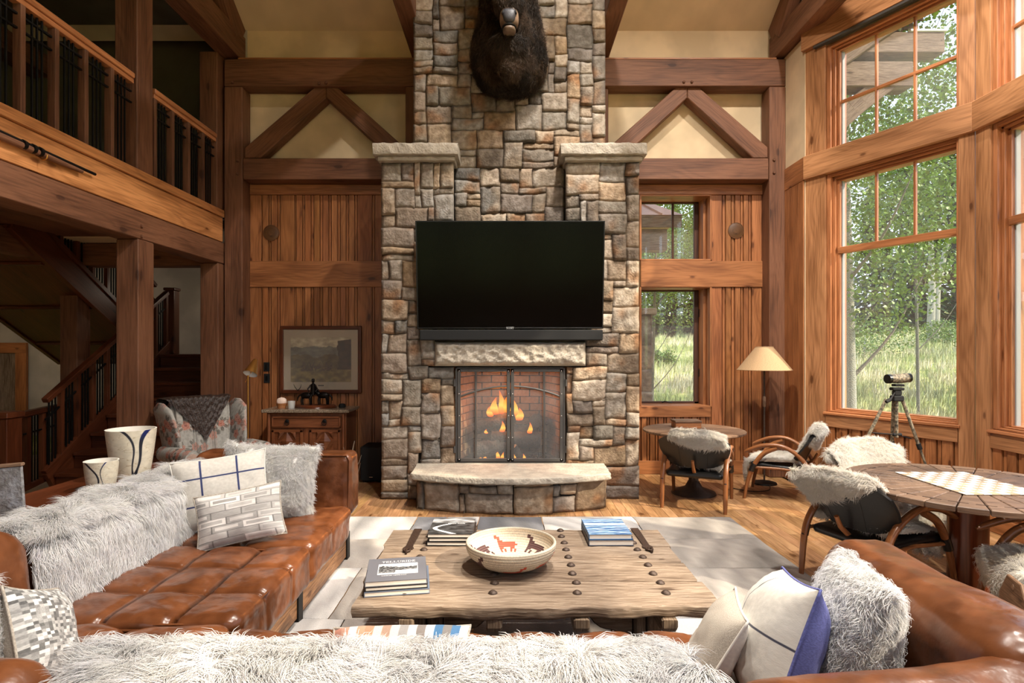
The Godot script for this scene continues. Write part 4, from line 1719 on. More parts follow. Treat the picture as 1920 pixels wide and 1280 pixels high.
func log_mesh(a: Vector3, b: Vector3, r0: float, r1: float, sd: int, cut: Color) -> MB:
	var mb := MB.new()
	var nz := noise(sd, 9.0, 3)
	var segs := 18
	var rows := 16
	var dir := (b - a).normalized()
	var side := dir.cross(Vector3.UP).normalized()
	var up := side.cross(dir)
	var pts := PackedVector3Array()
	for j in rows + 1:
		for k in segs + 1:
			var ang := TAU * k / segs
			var f := float(j) / rows
			var r := lerpf(r0, r1, f) * (1.0 + 0.30 * nz.get_noise_3d(cos(ang) * 0.35, sin(ang) * 0.35, f * 0.9) + 0.10 * sin(ang * 9.0 + nz.get_noise_1d(f) * 9.0))
			pts.append(a.lerp(b, f) + (side * cos(ang) + up * sin(ang)) * r)
	mb.col = Color(0.045, 0.036, 0.030)
	sheet(mb, pts, segs, rows, false, PackedVector2Array(), true)
	mb.col = cut
	for e in 2:
		var c := a if e == 0 else b
		var nn := -dir if e == 0 else dir
		var base := 0 if e == 0 else rows * (segs + 1)
		var mid := mb.vert(c + nn * 0.004, nn)
		var ring := []
		for k in segs + 1:
			ring.append(mb.vert(pts[base + k], nn))
		for k in segs:
			mb.face(mid, ring[k], ring[k + 1])
	return mb

func logs_and_flames() -> void:
	var bark := tri(std("bark", Color(1, 1, 1), 0.9, T.bark), 6.0, T.coarse_bump, 0.9)
	var spec := [
		["thick charred log lying in front across the grate", Vector3(-0.37, 0.47, -6.06), Vector3(0.02, 0.47, -6.14), 0.085, 0.09],
		["split log with a pale top face lying on the right", Vector3(-0.20, 0.57, -6.17), Vector3(0.32, 0.555, -6.12), 0.075, 0.08],
		["long charred log slanting up on the left at the back", Vector3(-0.40, 0.66, -6.22), Vector3(0.04, 0.79, -6.30), 0.06, 0.065],
		["black log butting towards the front at the right of the fire", Vector3(0.29, 0.73, -6.40), Vector3(0.27, 0.745, -6.20), 0.07, 0.075],
		["short log under the flames at the back of the grate", Vector3(-0.15, 0.62, -6.38), Vector3(0.30, 0.60, -6.36), 0.08, 0.08],
		["leaning stub of log under the split log", Vector3(0.10, 0.38, -6.10), Vector3(0.02, 0.50, -6.06), 0.045, 0.05]]
	var k := 0
	for s in spec:
		var cut := Color(0.40, 0.24, 0.12) if k != 3 else Color(0.02, 0.016, 0.015)
		single("log", s[0], "log", log_mesh(s[1], s[2], s[3], s[4], 50 + k, cut), bark, Vector3.ZERO)
		k += 1
	var gm := MB.new()
	for x in [-0.30, -0.10, 0.10, 0.30]:
		span(gm, x - 0.008, x + 0.008, 0.375, 0.39, -6.42, -6.02, 0.002)
		span(gm, x - 0.008, x + 0.008, 0.355, 0.378, -6.04, -6.02, 0.002)
	for z in [-6.40, -6.05]:
		span(gm, -0.40, 0.40, 0.372, 0.386, z - 0.008, z + 0.008, 0.002)
	single("grate", "black iron grate under the burning logs", "grate", gm, M.iron)
	# flames
	var g := Gradient.new()
	g.offsets = PackedFloat32Array([0.0, 0.12, 0.40, 0.75, 1.0])
	g.colors = PackedColorArray([Color(0.55, 0.16, 0.03), Color(1.0, 0.42, 0.09), Color(1.0, 0.74, 0.28), Color(1.0, 0.52, 0.12), Color(0.85, 0.26, 0.05)])
	var gt := GradientTexture2D.new()
	gt.gradient = g
	gt.width = 8
	gt.height = 128
	gt.fill_from = Vector2(0, 0)
	gt.fill_to = Vector2(0, 1)
	var fm := StandardMaterial3D.new()
	fm.resource_name = "flame"
	fm.albedo_color = Color(0, 0, 0)
	fm.emission_enabled = true
	fm.emission_texture = gt
	fm.emission_operator = BaseMaterial3D.EMISSION_OP_MULTIPLY
	fm.emission = Color(1, 1, 1)
	fm.emission_energy_multiplier = 1.25
	var spots := [[-0.16, 0.80, -6.28, 0.20, 0.05, "tall flame rising left of the middle door bar"], [-0.10, 0.80, -6.30, 0.27, 0.045, "tallest flame just left of the middle door bar"], [-0.045, 0.79, -6.30, 0.24, 0.05, "flame close behind the middle door bar on its left"], [-0.21, 0.78, -6.29, 0.12, 0.045, "low flame at the left end of the blaze"], [0.03, 0.76, -6.30, 0.26, 0.05, "tall flame right of the middle door bar"], [0.09, 0.74, -6.30, 0.14, 0.05, "low flame at the right end of the blaze"], [-0.085, 0.645, -6.09, 0.12, 0.03, "small flame on the front log left of the middle bar"], [0.20, 0.63, -6.09, 0.12, 0.028, "small flame on the pale split log"], [-0.25, 0.63, -6.09, 0.05, 0.02, "tiny flame at the cut end of the left log"], [-0.13, 0.375, -6.03, 0.11, 0.022, "largest of the small flames over the gravel"], [-0.08, 0.375, -6.03, 0.08, 0.018, "small flame over the gravel by the middle bar"], [-0.26, 0.375, -6.03, 0.08, 0.018, "small flame over the gravel left of the largest"], [-0.31, 0.375, -6.03, 0.065, 0.015, "leftmost small flame over the gravel"], [0.04, 0.375, -6.03, 0.07, 0.018, "small flame over the gravel right of the middle bar"], [0.14, 0.375, -6.03, 0.06, 0.016, "rightmost small flame over the gravel"]]
	for s in spots:
		var b := MB.new()
		flame(b, s[3], s[4], R.randf() * 9.0)
		single("flame", s[5], "flame", b, fm, Vector3(s[0], s[1], s[2]), "flames in the fireplace")
	var l := OmniLight3D.new()
	l.name = "fire_glow"
	l.position = Vector3(-0.05, 0.92, -6.20)
	l.light_color = Color(1.0, 0.55, 0.20)
	l.light_energy = 0.34
	l.omni_range = 14
	l.omni_attenuation = 2.0
	l.light_size = 0.12
	l.shadow_enabled = true
	add_child(l)

func flame(mb: MB, h: float, r: float, ph: float) -> void:
	var nu := 12
	var nv := 16
	var pts := PackedVector3Array()
	var uvs := PackedVector2Array()
	for j in nv + 1:
		var f := float(j) / nv
		var rad := r * pow(sin(PI * pow(f, 0.55) * 0.999), 0.8) * (1.0 - 0.45 * f)
		var cx := sin(f * 4.0 + ph) * r * 0.55 * f
		var cz := cos(f * 3.0 + ph) * r * 0.3 * f
		for k in nu + 1:
			var a := TAU * k / nu
			var w := 1.0 + 0.25 * sin(a * 3.0 + f * 6.0 + ph)
			pts.append(Vector3(cx + cos(a) * rad * w, h * f, cz + sin(a) * rad * w * 0.6))
			uvs.append(Vector2(0.5, f))
	sheet(mb, pts, nu, nv, true, uvs, true)

func television() -> void:
	var w := 1.85
	var h := 1.055
	var tilt := 0.115
	var mid := at(956.5, 516, 5.775)
	var t := thing("television", "large black flat television hung over the stone mantel", "television", mid)
	t.rotation.x = tilt
	var body := MB.new()
	span(body, -w / 2 + 0.03, w / 2 - 0.03, -h / 2 + 0.03, h / 2 - 0.03, -0.055, -0.012, 0.015)
	part(t, "back_shell", body, M.black_matte)
	var bz := MB.new()
	var bw := 0.013
	for s in [-1, 1]:
		span(bz, s * (w / 2 - bw), s * w / 2, -h / 2, h / 2, -0.02, 0.0035, 0.003, 1)
		span(bz, -w / 2, w / 2, s * (h / 2 - bw), s * h / 2, -0.02, 0.0035, 0.003, 0)
	part(t, "bezel", bz, M.black)
	var sc := MB.new()
	span(sc, -w / 2 + bw * 0.9, w / 2 - bw * 0.9, -h / 2 + bw * 0.9, h / 2 - bw * 0.9, -0.012, 0.0, 0.0)
	part(t, "screen", sc, M.screen)
	var br := MB.new()
	span(br, -0.25, 0.25, -0.2, 0.2, -0.16, -0.05, 0.01)
	part(t, "wall_bracket", br, M.black_matte)
	var tm := TextMesh.new()
	tm.text = "SONY"
	tm.font_size = 16
	tm.pixel_size = 0.0018
	tm.depth = 0.001
	var sf := SystemFont.new()
	sf.font_names = PackedStringArray(["Droid Serif"])
	tm.font = sf
	var lg := part_mesh(t, "logo", tm, M.white_paint, Vector3(0, -h / 2 + 0.008, 0.004))
	lg.set_meta("label", "small pale maker's name on the lower bezel")
	var bar := thing("soundbar", "long black soundbar hanging right under the television", "soundbar", at(958.5, 628, 5.80))
	var b := MB.new()
	span(b, -0.905, 0.905, -0.052, 0.052, -0.10, 0.02, 0.008, 0)
	part(bar, "body", b, M.black_matte)
	var gr := MB.new()
	span(gr, -0.895, 0.895, -0.044, 0.044, 0.018, 0.024, 0.003, 0)
	part(bar, "grille", gr, M.black_matte)
# ---------------------------------------------------------------- outside: meadow, trees, eaves
var hum: FastNoiseLite

func ground(x: float, z: float) -> float:
	var d := Vector2(x - 2.0, z + 5.0).length()
	return -0.42 + maxf(0.0, d - 4.0) * 0.082 + hum.get_noise_2d(x, z) * 0.25 * clampf((d - 4.0) / 8.0, 0.0, 1.0)

func build_outside() -> void:
	hum = noise(91, 0.05, 3)
	var soil := tri(std("meadow_soil", Color(0.80, 0.80, 0.60), 0.95, noise_tex(92, 0.02, 512, Color(0.60, 0.68, 0.42), Color(1.0, 0.96, 0.78), 5)), 0.12)
	var mb := MB.new()
	var n := 90
	var pts := PackedVector3Array()
	for j in n + 1:
		for k in n + 1:
			var u := (float(k) / n - 0.5) * 2.0
			var v := (float(j) / n - 0.5) * 2.0
			var x := 2.0 + signf(u) * pow(absf(u), 1.8) * 110.0
			var z := -5.0 + signf(v) * pow(absf(v), 1.8) * 110.0
			pts.append(Vector3(x, ground(x, z), z))
	sheet(mb, pts, n, n, true)
	struct("ground", mb, soil)
	# grass: tufts of bent blades, some with pale seed heads
	var tuft := MB.new()
	for k in 9:
		var a := TAU * k / 9.0 + R.randf()
		var lean := R.randf_range(0.1, 0.45)
		var h := R.randf_range(0.5, 1.0)
		var d := Vector3(cos(a), 0, sin(a))
		var s := Vector3(-d.z, 0, d.x) * 0.016
		var p0 := d * 0.05
		var p1 := d * (0.05 + lean * 0.35) + Vector3(0, h * 0.6, 0)
		var p2 := d * (0.05 + lean) + Vector3(0, h, 0)
		var nn := (d + Vector3.UP * 0.6).normalized()
		tuft.quad(p0 - s, p0 + s, p1 + s * 0.8, p1 - s * 0.8, nn)
		tuft.tri(p1 - s * 0.8, p1 + s * 0.8, p2, nn)
	var gm := std("grass", Color(1, 1, 1), 0.85)
	gm.backlight_enabled = true
	gm.backlight = Color(0.35, 0.35, 0.25)
	var xf: Array[Transform3D] = []
	var cs: Array[Color] = []
	for k in 17000:
		var d := 7.5 + 45.0 * pow(R.randf(), 1.7)
		var px := R.randf_range(1180, 2010)
		if px < 1345 and d < 9.0:
			continue
		if px > 1345 and px < 1540:
			continue
		var x := (px - VX) * d / FOC
		if x > 3.3 and d < 7.6 or x < 4.4 and d < 8.0:
			continue
		var s := R.randf_range(0.12, 0.34) * (1.0 + d * 0.02)
		xf.append(Transform3D(Basis(Vector3.UP, R.randf() * TAU).scaled(Vector3(s * 1.3, s, s * 1.3)), Vector3(x, ground(x, -d) - 0.02, -d)))
		var patch := clampf(hum.get_noise_2d(x * 5.0, d * 5.0) * 1.6 + 0.5, 0.0, 1.0)
		var c := Color(0.66, 0.71, 0.46).lerp(Color(0.90, 0.87, 0.74), patch)
		cs.append((c * R.randf_range(0.8, 1.15)).srgb_to_linear())
	var go := scatter(self, numbered("meadow_grass"), tuft.mesh(), gm, xf, cs)
	go.set_meta("label", "tall green and straw coloured meadow grass beyond the windows")
	go.set_meta("category", "grass")

	var leaf := leaf_mesh()
	var lm := std("leaf", Color(1, 1, 1), 0.45)
	lm.backlight_enabled = true
	lm.backlight = Color(0.55, 0.6, 0.3)
	var green := Color(0.38, 0.51, 0.20)
	tree("young aspen with a pale trunk close outside the tall window", "aspen", Vector2(1596, 9.6), 8.8, 0.085, Vector3(1.6, 3.6, 1.5), 5.0, 13000, leaf, lm, green, 0.055, true)
	tree("aspen leaning right behind the near aspen outside the tall window", "aspen", Vector2(1722, 12.5), 9.5, 0.03, Vector3(1.5, 2.8, 1.5), 5.2, 7000, leaf, lm, green, 0.06, true)
	tree("aspen at the left behind the near aspen in the tall window", "aspen", Vector2(1590, 15.0), 10.0, 0.06, Vector3(1.7, 3.4, 1.6), 5.4, 6500, leaf, lm, green.darkened(0.1), 0.065, true)
	tree("small aspen showing in the lower panes of the small windows", "aspen", Vector2(1222, 12.0), 6.0, 0.035, Vector3(1.25, 1.5, 1.1), 3.2, 7500, leaf, lm, green.lightened(0.12), 0.040, true)
	tree("aspen whose crown fills the right pane of the upper small window", "aspen", Vector2(1334, 12.8), 7.4, 0.045, Vector3(1.2, 2.1, 1.2), 4.1, 8000, leaf, lm, green.lightened(0.15), 0.044, true)
	tree("aspen whose crown fills the left pane of the upper small window", "aspen", Vector2(1205, 15.0), 7.0, 0.045, Vector3(1.3, 2.2, 1.2), 4.2, 6500, leaf, lm, green.lightened(0.1), 0.05, true)
	tree("aspen at the right edge of the view beyond the side window", "aspen", Vector2(1930, 13.5), 8.0, 0.09, Vector3(1.2, 2.4, 1.6), 3.2, 3600, leaf, lm, green.darkened(0.15), 0.065, true)
	var far := [[1640, 38.0, 10.5], [1690, 44.0, 14.0], [1725, 40.0, 11.0], [1756, 46.0, 16.0], [1790, 42.0, 14.0], [1895, 47.0, 15.0], [1940, 44.0, 14.0], [1225, 42.0, 10.0], [1262, 46.0, 11.0], [1300, 44.0, 9.0], [1340, 40.0, 10.0]]
	var fl := leaf_mesh()
	var names := ["first dark fir from the left beyond the meadow in the tall window", "second dark fir from the left beyond the meadow in the tall window", "third dark fir from the left beyond the meadow in the tall window", "fourth dark fir from the left beyond the meadow in the tall window", "fifth dark fir, at the right side of the tall window", "dark fir beyond the meadow in the side window", "dark fir at the right frame edge in the side window", "dark fir far off at the left of the small windows", "dark fir far off in the middle of the small windows", "dark fir far off at the right of the small windows", "dark fir far off behind the right edge of the small windows"]
	for k in far.size():
		var f: Array = far[k]
		fir(names[k], Vector2(f[0], f[1]), f[2], fl, lm)
	# two bare pale trunks at the forest's edge
	for k in 2:
		var p := at([1744, 1753][k], 600, 30.0)
		p.y = ground(p.x, p.z) - 0.1
		var tk := MB.new()
		tk.col = Color(0.75, 0.76, 0.66)
		tube(tk, [p, p + Vector3(0.1, 3.0, 0), p + Vector3([0.0, 0.9][k], 6.5, 0)], [0.20, 0.16, 0.08], 8)
		single("tree_trunk", ["left pale bare trunk at the forest edge in the tall window", "right pale bare trunk at the forest edge in the tall window"][k], "tree", tk, M.bark)
	# bushes
	for k in 4:
		var q: Array = [[1620, 24.0, 1.5], [1780, 27.0, 1.1], [1240, 24.0, 0.6], [1905, 22.0, 1.6]][k]
		var p := at(q[0], 640, q[1])
		p.y = ground(p.x, p.z)
		var t := thing("shrub", ["low green shrub on the meadow left in the tall window", "low green shrub on the meadow right in the tall window", "low green shrub outside the lower small window", "low green shrub on the meadow in the side window"][k], "shrub", p)
		crown(t, Vector3(0, q[2] * 0.5, 0), Vector3(q[2] * 1.4, q[2] * 0.7, q[2]), 3200, leaf, lm, Color(0.40, 0.51, 0.24), 0.065)
		var st := MB.new()
		tube(st, [Vector3(0, -0.1, 0), Vector3(0.05, q[2] * 0.7, 0)], [0.05, 0.02], 6)
		part(t, "stem", st, M.bark)

	outside_house()

func leaf_mesh() -> ArrayMesh:
	var b := MB.new()
	var o := [Vector3(0, 0, 0), Vector3(0.42, 0.06, 0.25), Vector3(0.45, 0.08, 0.6), Vector3(0, 0.0, 1.05), Vector3(-0.45, 0.08, 0.6), Vector3(-0.42, 0.06, 0.25)]
	b.quad(o[0], o[1], o[2], o[3], Vector3(-0.15, 1, 0).normalized())
	b.quad(o[0], o[3], o[4], o[5], Vector3(0.15, 1, 0).normalized())
	return b.mesh()

func crown(t: Node3D, c: Vector3, r: Vector3, n: int, leaf: Mesh, lm: Material, tone: Color, size: float) -> void:
	var xf: Array[Transform3D] = []
	var cs: Array[Color] = []
	var nz := noise(int(c.x * 13.0) + n, 0.7, 2)
	var tries := 0
	while xf.size() < n and tries < n * 8:
		tries += 1
		var d := Vector3(R.randf_range(-1, 1), R.randf_range(-1, 1), R.randf_range(-1, 1))
		var l := d.length()
		if l > 1.0:
			continue
		var p := c + d * r
		if nz.get_noise_3dv(p * 1.4) < -0.22 + 0.30 * (l - 0.6):
			continue
		var b := Basis.from_euler(Vector3(R.randf_range(-1.2, 1.2), R.randf() * TAU, R.randf_range(-1.2, 1.2)))
		var s := size * R.randf_range(0.75, 1.3)
		xf.append(Transform3D(b.scaled(Vector3.ONE * s), p))
		var cc := tone.lerp(Color(0.55, 0.62, 0.28), R.randf() * 0.5)
		cs.append((cc * R.randf_range(0.75, 1.15)).srgb_to_linear())
	scatter(t, "foliage", leaf, lm, xf, cs)

func tree(label: String, called: String, spot: Vector2, h: float, r: float, cr: Vector3, cy: float, n: int, leaf: Mesh, lm: Material, tone: Color, size: float, branches: bool) -> void:
	var p := at(spot.x, 700, spot.y)
	p.y = ground(p.x, p.z) - 0.1
	var t := thing(called + "_tree", label, "tree", p)
	var tk := MB.new()
	tk.col = Color(0.80, 0.82, 0.72) if r > 0.07 else Color(0.40, 0.40, 0.34)
	var pts := []
	var rad := []
	for k in 9:
		var f := k / 8.0
		pts.append(Vector3(sin(f * 3.0 + h) * 0.12 * f, h * f, cos(f * 2.0 + h) * 0.1 * f))
		rad.append(r * (1.0 - 0.8 * f) + 0.006)
	tube(tk, pts, rad, 10)
	part(t, "trunk", tk, M.bark)
	if branches:
		for k in 9:
			var br := MB.new()
			br.col = Color(0.50, 0.47, 0.40)
			var f := lerpf(0.16, 0.9, k / 8.0)
			var a := k * 2.4 + h
			if k == 0:
				a = 0.25
			var q := Vector3(sin(f * 3.0 + h) * 0.12 * f, h * f, 0)
			var l := cr.x * (1.0 - 0.4 * f)
			tube(br, curve_pts([q, q + Vector3(cos(a) * l * 0.4, l * 0.5, sin(a) * l * 0.4), q + Vector3(cos(a) * l * 0.75, l * 1.25, sin(a) * l * 0.75)], 4), [r * 0.42, r * 0.36, r * 0.3, r * 0.26, r * 0.22, r * 0.18, r * 0.14, r * 0.1, r * 0.06], 6)
			part(t, "branch", br, M.bark)
	crown(t, Vector3(cr.x * 0.25, cy + 0.4, 0), cr, n, leaf, lm, tone, size)

func fir(label: String, spot: Vector2, h: float, leaf: Mesh, lm: Material) -> void:
	var p := at(spot.x, 700, spot.y)
	p.y = ground(p.x, p.z) - 0.2
	var t := thing("fir_tree", label, "tree", p)
	var tk := MB.new()
	tk.col = Color(0.3, 0.25, 0.2)
	tube(tk, [Vector3.ZERO, Vector3(0, h, 0)], [0.25, 0.03], 7)
	part(t, "trunk", tk, M.bark)
	var xf: Array[Transform3D] = []
	var cs: Array[Color] = []
	for k in 1200:
		var f := pow(R.randf(), 1.4)
		var a := R.randf() * TAU
		var rr := (1.0 - f) * h * 0.17 * sqrt(R.randf()) + 0.1
		var y := h * (0.05 + 0.95 * f)
		var b := Basis(Vector3.UP, -a + PI / 2) * Basis(Vector3.RIGHT, R.randf_range(-0.1, 0.9))
		var s := R.randf_range(0.35, 0.7)
		xf.append(Transform3D(b.scaled(Vector3(s * 0.7, s, s)), Vector3(cos(a) * rr, y, sin(a) * rr)))
		cs.append((Color(0.17, 0.25, 0.14) * R.randf_range(0.7, 1.3)).srgb_to_linear())
	scatter(t, "foliage", leaf, lm, xf, cs)

func outside_house() -> void:
	# a stone column and a copper hip roof beyond the small windows
	var sc := thing("stone_column", "stone column with a flat cap outside the lower small window", "column", Vector3.ZERO)
	var face := func(u: float, v: float, o: float) -> Vector3: return Vector3(u, v, -8.30 + o)
	lay_stones(sc, face, 1.50, 2.00, -0.3, 2.0, [], 61, 0.11)
	lay_stones(sc, func(u: float, v: float, o: float) -> Vector3: return Vector3(2.0 + o, v, u), -8.8, -8.32, -0.3, 2.0, [], 62, 0.12)
	var core := MB.new()
	span(core, 1.52, 1.96, -0.4, 2.0, -8.8, -8.35, 0.0)
	part(sc, "core", core, M.mortar)
	var cap := MB.new()
	cap.col = Color(0.6, 0.55, 0.5)
	span(cap, 1.44, 2.06, 2.0, 2.09, -8.86, -8.24, 0.01)
	part(sc, "cap", cap, M.slab_stone)
	var rf := thing("porch_roof", "copper hip roof with grey eaves outside the upper small window", "roof", Vector3.ZERO)
	var cu := std("copper", Color(0.70, 0.52, 0.42), 0.5, T.mottle)
	cu.metallic = 0.35
	tri(cu, 0.8)
	var d := 9.5
	var ez := -d
	var ey := 3.69
	var xr := 2.80
	var sl := MB.new()
	sl.quad(Vector3(-1.0, ey, ez), Vector3(xr, ey, ez), Vector3(xr - 0.95, ey + 0.75, ez - 1.2), Vector3(-1.0, ey + 0.75, ez - 1.2), Vector3(0, 0.8, 0.6))
	sl.quad(Vector3(xr, ey, ez), Vector3(xr, ey, ez - 2.4), Vector3(xr - 0.95, ey + 0.75, ez - 1.2), Vector3(xr - 0.95, ey + 0.75, ez - 1.2), Vector3(0.6, 0.8, 0))
	sl.quad(Vector3(-1.0, ey - 0.04, ez), Vector3(xr, ey - 0.04, ez), Vector3(xr, ey - 0.04, ez - 2.4), Vector3(-1.0, ey - 0.04, ez - 2.4), Vector3.DOWN)
	part(rf, "copper_sheet", sl, cu)
	for k in 6:
		var sm := MB.new()
		var x := xr - 0.35 - 0.5 * k
		beam(sm, Vector3(x, ey + 0.01, ez + 0.01), Vector3(minf(x, xr - 0.95), ey + 0.76, ez - 1.2), 0.02, 0.03, 0.003)
		part(rf, "standing_seam", sm, cu)
	var fa := MB.new()
	span(fa, -1.0, xr - 0.02, ey - 0.20, ey - 0.01, ez - 0.05, ez - 0.01, 0.005, 0)
	span(fa, -1.0, xr - 0.22, ey - 0.55, ey - 0.20, ez - 0.4, ez - 0.15, 0.005, 0)
	part(rf, "eave_board", fa, M.outdoor_timber)
	# the house goes on: post carrying that roof
	var po := MB.new()
	span(po, 1.55, 1.85, 2.09, ey - 0.5, -8.72, -8.42, 0.01, 1)
	part(sc, "post", po, M.outdoor_timber)

	# stone pier at the bay's outer corner, eave brackets above it
	var pier := thing("stone_column", "narrow stone pier outside the tall window at its left edge", "column", Vector3.ZERO)
	lay_stones(pier, func(u: float, v: float, o: float) -> Vector3: return Vector3(3.86 + o, v, u), -7.5, -6.85, -0.4, 3.9, [], 63, 0.13)
	lay_stones(pier, func(u: float, v: float, o: float) -> Vector3: return Vector3(u, v, -6.85 + o), 3.62, 3.86, -0.4, 3.9, [], 64, 0.12)
	var pc := MB.new()
	span(pc, 3.62, 3.83, -0.4, 3.9, -7.5, -6.89, 0.0)
	part(pier, "core", pc, M.mortar)
	var br := thing("eave_bracket", "grey timber eave bracket with curved brace outside the tall window", "roof bracket", Vector3.ZERO)
	var z := -8.0
	var a := MB.new()
	span(a, 3.9, 5.50, 5.10, 5.44, z - 0.3, z, 0.012, 0)
	part(br, "lower_arm", a, M.outdoor_timber)
	var b := MB.new()
	span(b, 4.7, 5.93, 5.56, 5.84, z - 0.3, z, 0.012, 0)
	part(br, "upper_arm", b, M.outdoor_timber)
	var cp := MB.new()
	cp.col = Color(0.9, 0.95, 1.0)
	span(cp, 5.45, 5.95, 5.84, 5.87, z - 0.32, z + 0.02, 0.004, 0)
	part(br, "metal_cap", cp, M.white_paint)
	var cb := MB.new()
	var pts := []
	for k in 9:
		var f := k / 8.0
		pts.append(Vector3(lerpf(4.30, 5.35, f), 4.35 + 0.95 * pow(f, 0.75), z - 0.15))
	for k in 8:
		beam(cb, pts[k], pts[k + 1] + (pts[k + 1] - pts[k]) * 0.08, 0.24, 0.26, 0.01)
	part(br, "curved_brace", cb, M.outdoor_timber)
	var ps := MB.new()
	span(ps, 4.0, 4.28, 3.9, 5.5, z - 0.3, z, 0.012, 1)
	part(br, "wall_post", ps, M.outdoor_timber)
	var rr := MB.new()
	beam(rr, Vector3(4.3, 5.35, z + 0.02), Vector3(6.6, 6.95, z + 0.02), 0.22, 0.26, 0.012)
	part(br, "rafter", rr, M.outdoor_timber)
	var so := MB.new()
	so.col = Color(0.75, 0.68, 0.62)
	for k in 9:
		var zz := -7.35 - 0.13 * k
		beam(so, Vector3(3.7, 5.45 + 0.35, zz), Vector3(6.7, 7.20 + 0.35, zz), 0.12, 0.03, 0.003)
	part(br, "soffit_board", so, M.outdoor_timber)
	for k in 17:                           # dark upright boards added in place of the dark eave soffit
		var gx := 3.70 + 0.15 * k
		var gb := MB.new()
		gb.col = Color(0.30, 0.25, 0.22) * R.randf_range(0.9, 1.1)
		span(gb, gx, gx + 0.144, 5.44 + maxf(0.0, gx - 4.91) * 0.9, 8.6, -8.47, -8.44, 0.003, 1)
		part(br, "added_dark_board", gb, M.outdoor_timber)
# ---------------------------------------------------------------- rug, coffee table and what lies on it
func build_rug() -> void:
	var t := thing("rug", "large pale patchwork hide rug under the coffee table", "rug", Vector3.ZERO)
	var hide := std("hide", Color(0.92, 0.92, 0.92), 0.92, T.cloth)
	hide.uv1_scale = Vector3(2.2, 2.2, 1)
	hide.heightmap_enabled = true
	hide.heightmap_texture = T.fine_bump
	hide.heightmap_scale = 0.15
	hide.rim_enabled = true
	hide.rim = 0.3
	var zs := [5.27, 4.66, 4.03, 3.27, 2.62, 1.86]
	var w := Color(0.80, 0.785, 0.77)
	var c := Color(0.70, 0.67, 0.635)
	var g := Color(0.48, 0.48, 0.50)
	var b := Color(0.57, 0.535, 0.505)
	var rows := [
		[[-1.75, -0.84, w], [-0.84, -0.56, g], [-0.56, -0.28, w], [-0.28, 0.29, g.darkened(0.12)], [0.29, 1.10, w.darkened(0.04)], [1.10, 1.98, c]],
		[[-1.75, -0.95, c], [-0.95, -0.30, b], [-0.30, 0.40, c], [0.40, 1.12, w], [1.12, 1.98, c]],
		[[-1.75, -1.02, w], [-1.02, -0.35, c], [-0.35, 0.30, w], [0.30, 1.05, w], [1.05, 1.98, c.lightened(0.1)]],
		[[-1.75, -0.92, w], [-0.92, -0.20, b.lightened(0.15)], [-0.20, 0.55, b], [0.55, 1.98, w.lightened(0.15)]],
		[[-1.75, -0.80, w], [-0.80, 0.02, b.darkened(0.15)], [0.02, 0.40, g], [0.40, 0.95, b.lightened(0.2)], [0.95, 1.98, w]]]
	var nz := noise(120, 1.0, 3)
	for r in rows.size():
		for q in rows[r]:
			var mb := MB.new()
			var nu := 14
			var nv := 10
			var pts := PackedVector3Array()
			var uvs := PackedVector2Array()
			var col: Color = q[2]
			var cols := []
			var ang := R.randf_range(-0.8, 0.8)
			var sd := R.randf() * 40.0
			for j in nv + 3:
				for k in nu + 3:
					var u := clampf((k - 1.0) / nu, 0, 1)
					var v := clampf((j - 1.0) / nv, 0, 1)
					var skirt: bool = k == 0 or j == 0 or k == nu + 2 or j == nv + 2
					var x := lerpf(q[0] + 0.004, q[1] - 0.004, u)
					var z := lerpf(zs[r] - 0.003, zs[r + 1] + 0.003, v)
					var edge := minf(minf(u, 1.0 - u) * (q[1] - q[0]), minf(v, 1.0 - v) * (zs[r] - zs[r + 1]))
					var y := 0.015 - 0.012 * exp(-edge * 90.0) + nz.get_noise_2d(x * 1.5, z * 1.5) * 0.0025
					if skirt:
						y = 0.0005
					pts.append(Vector3(x + nz.get_noise_2d(x * 1.2, z * 1.2) * 0.02, y, -(z + nz.get_noise_2d(x * 1.2 + 9.0, z * 1.2) * 0.02)))
					uvs.append(Vector2(x, z))
					var along := x * cos(ang) + z * sin(ang)
					var st := nz.get_noise_2d(along * 5.0 + sd, (x * -sin(ang) + z * cos(ang)) * 0.6) * 0.34
					cols.append((col * (1.0 + st)).srgb_to_linear())
			sheet(mb, pts, nu + 2, nv + 2, true, uvs)
			for k in cols.size():
				mb.c[k] = cols[k]
			part(t, "hide_patch", mb, hide)

const TOP_Y := 0.42

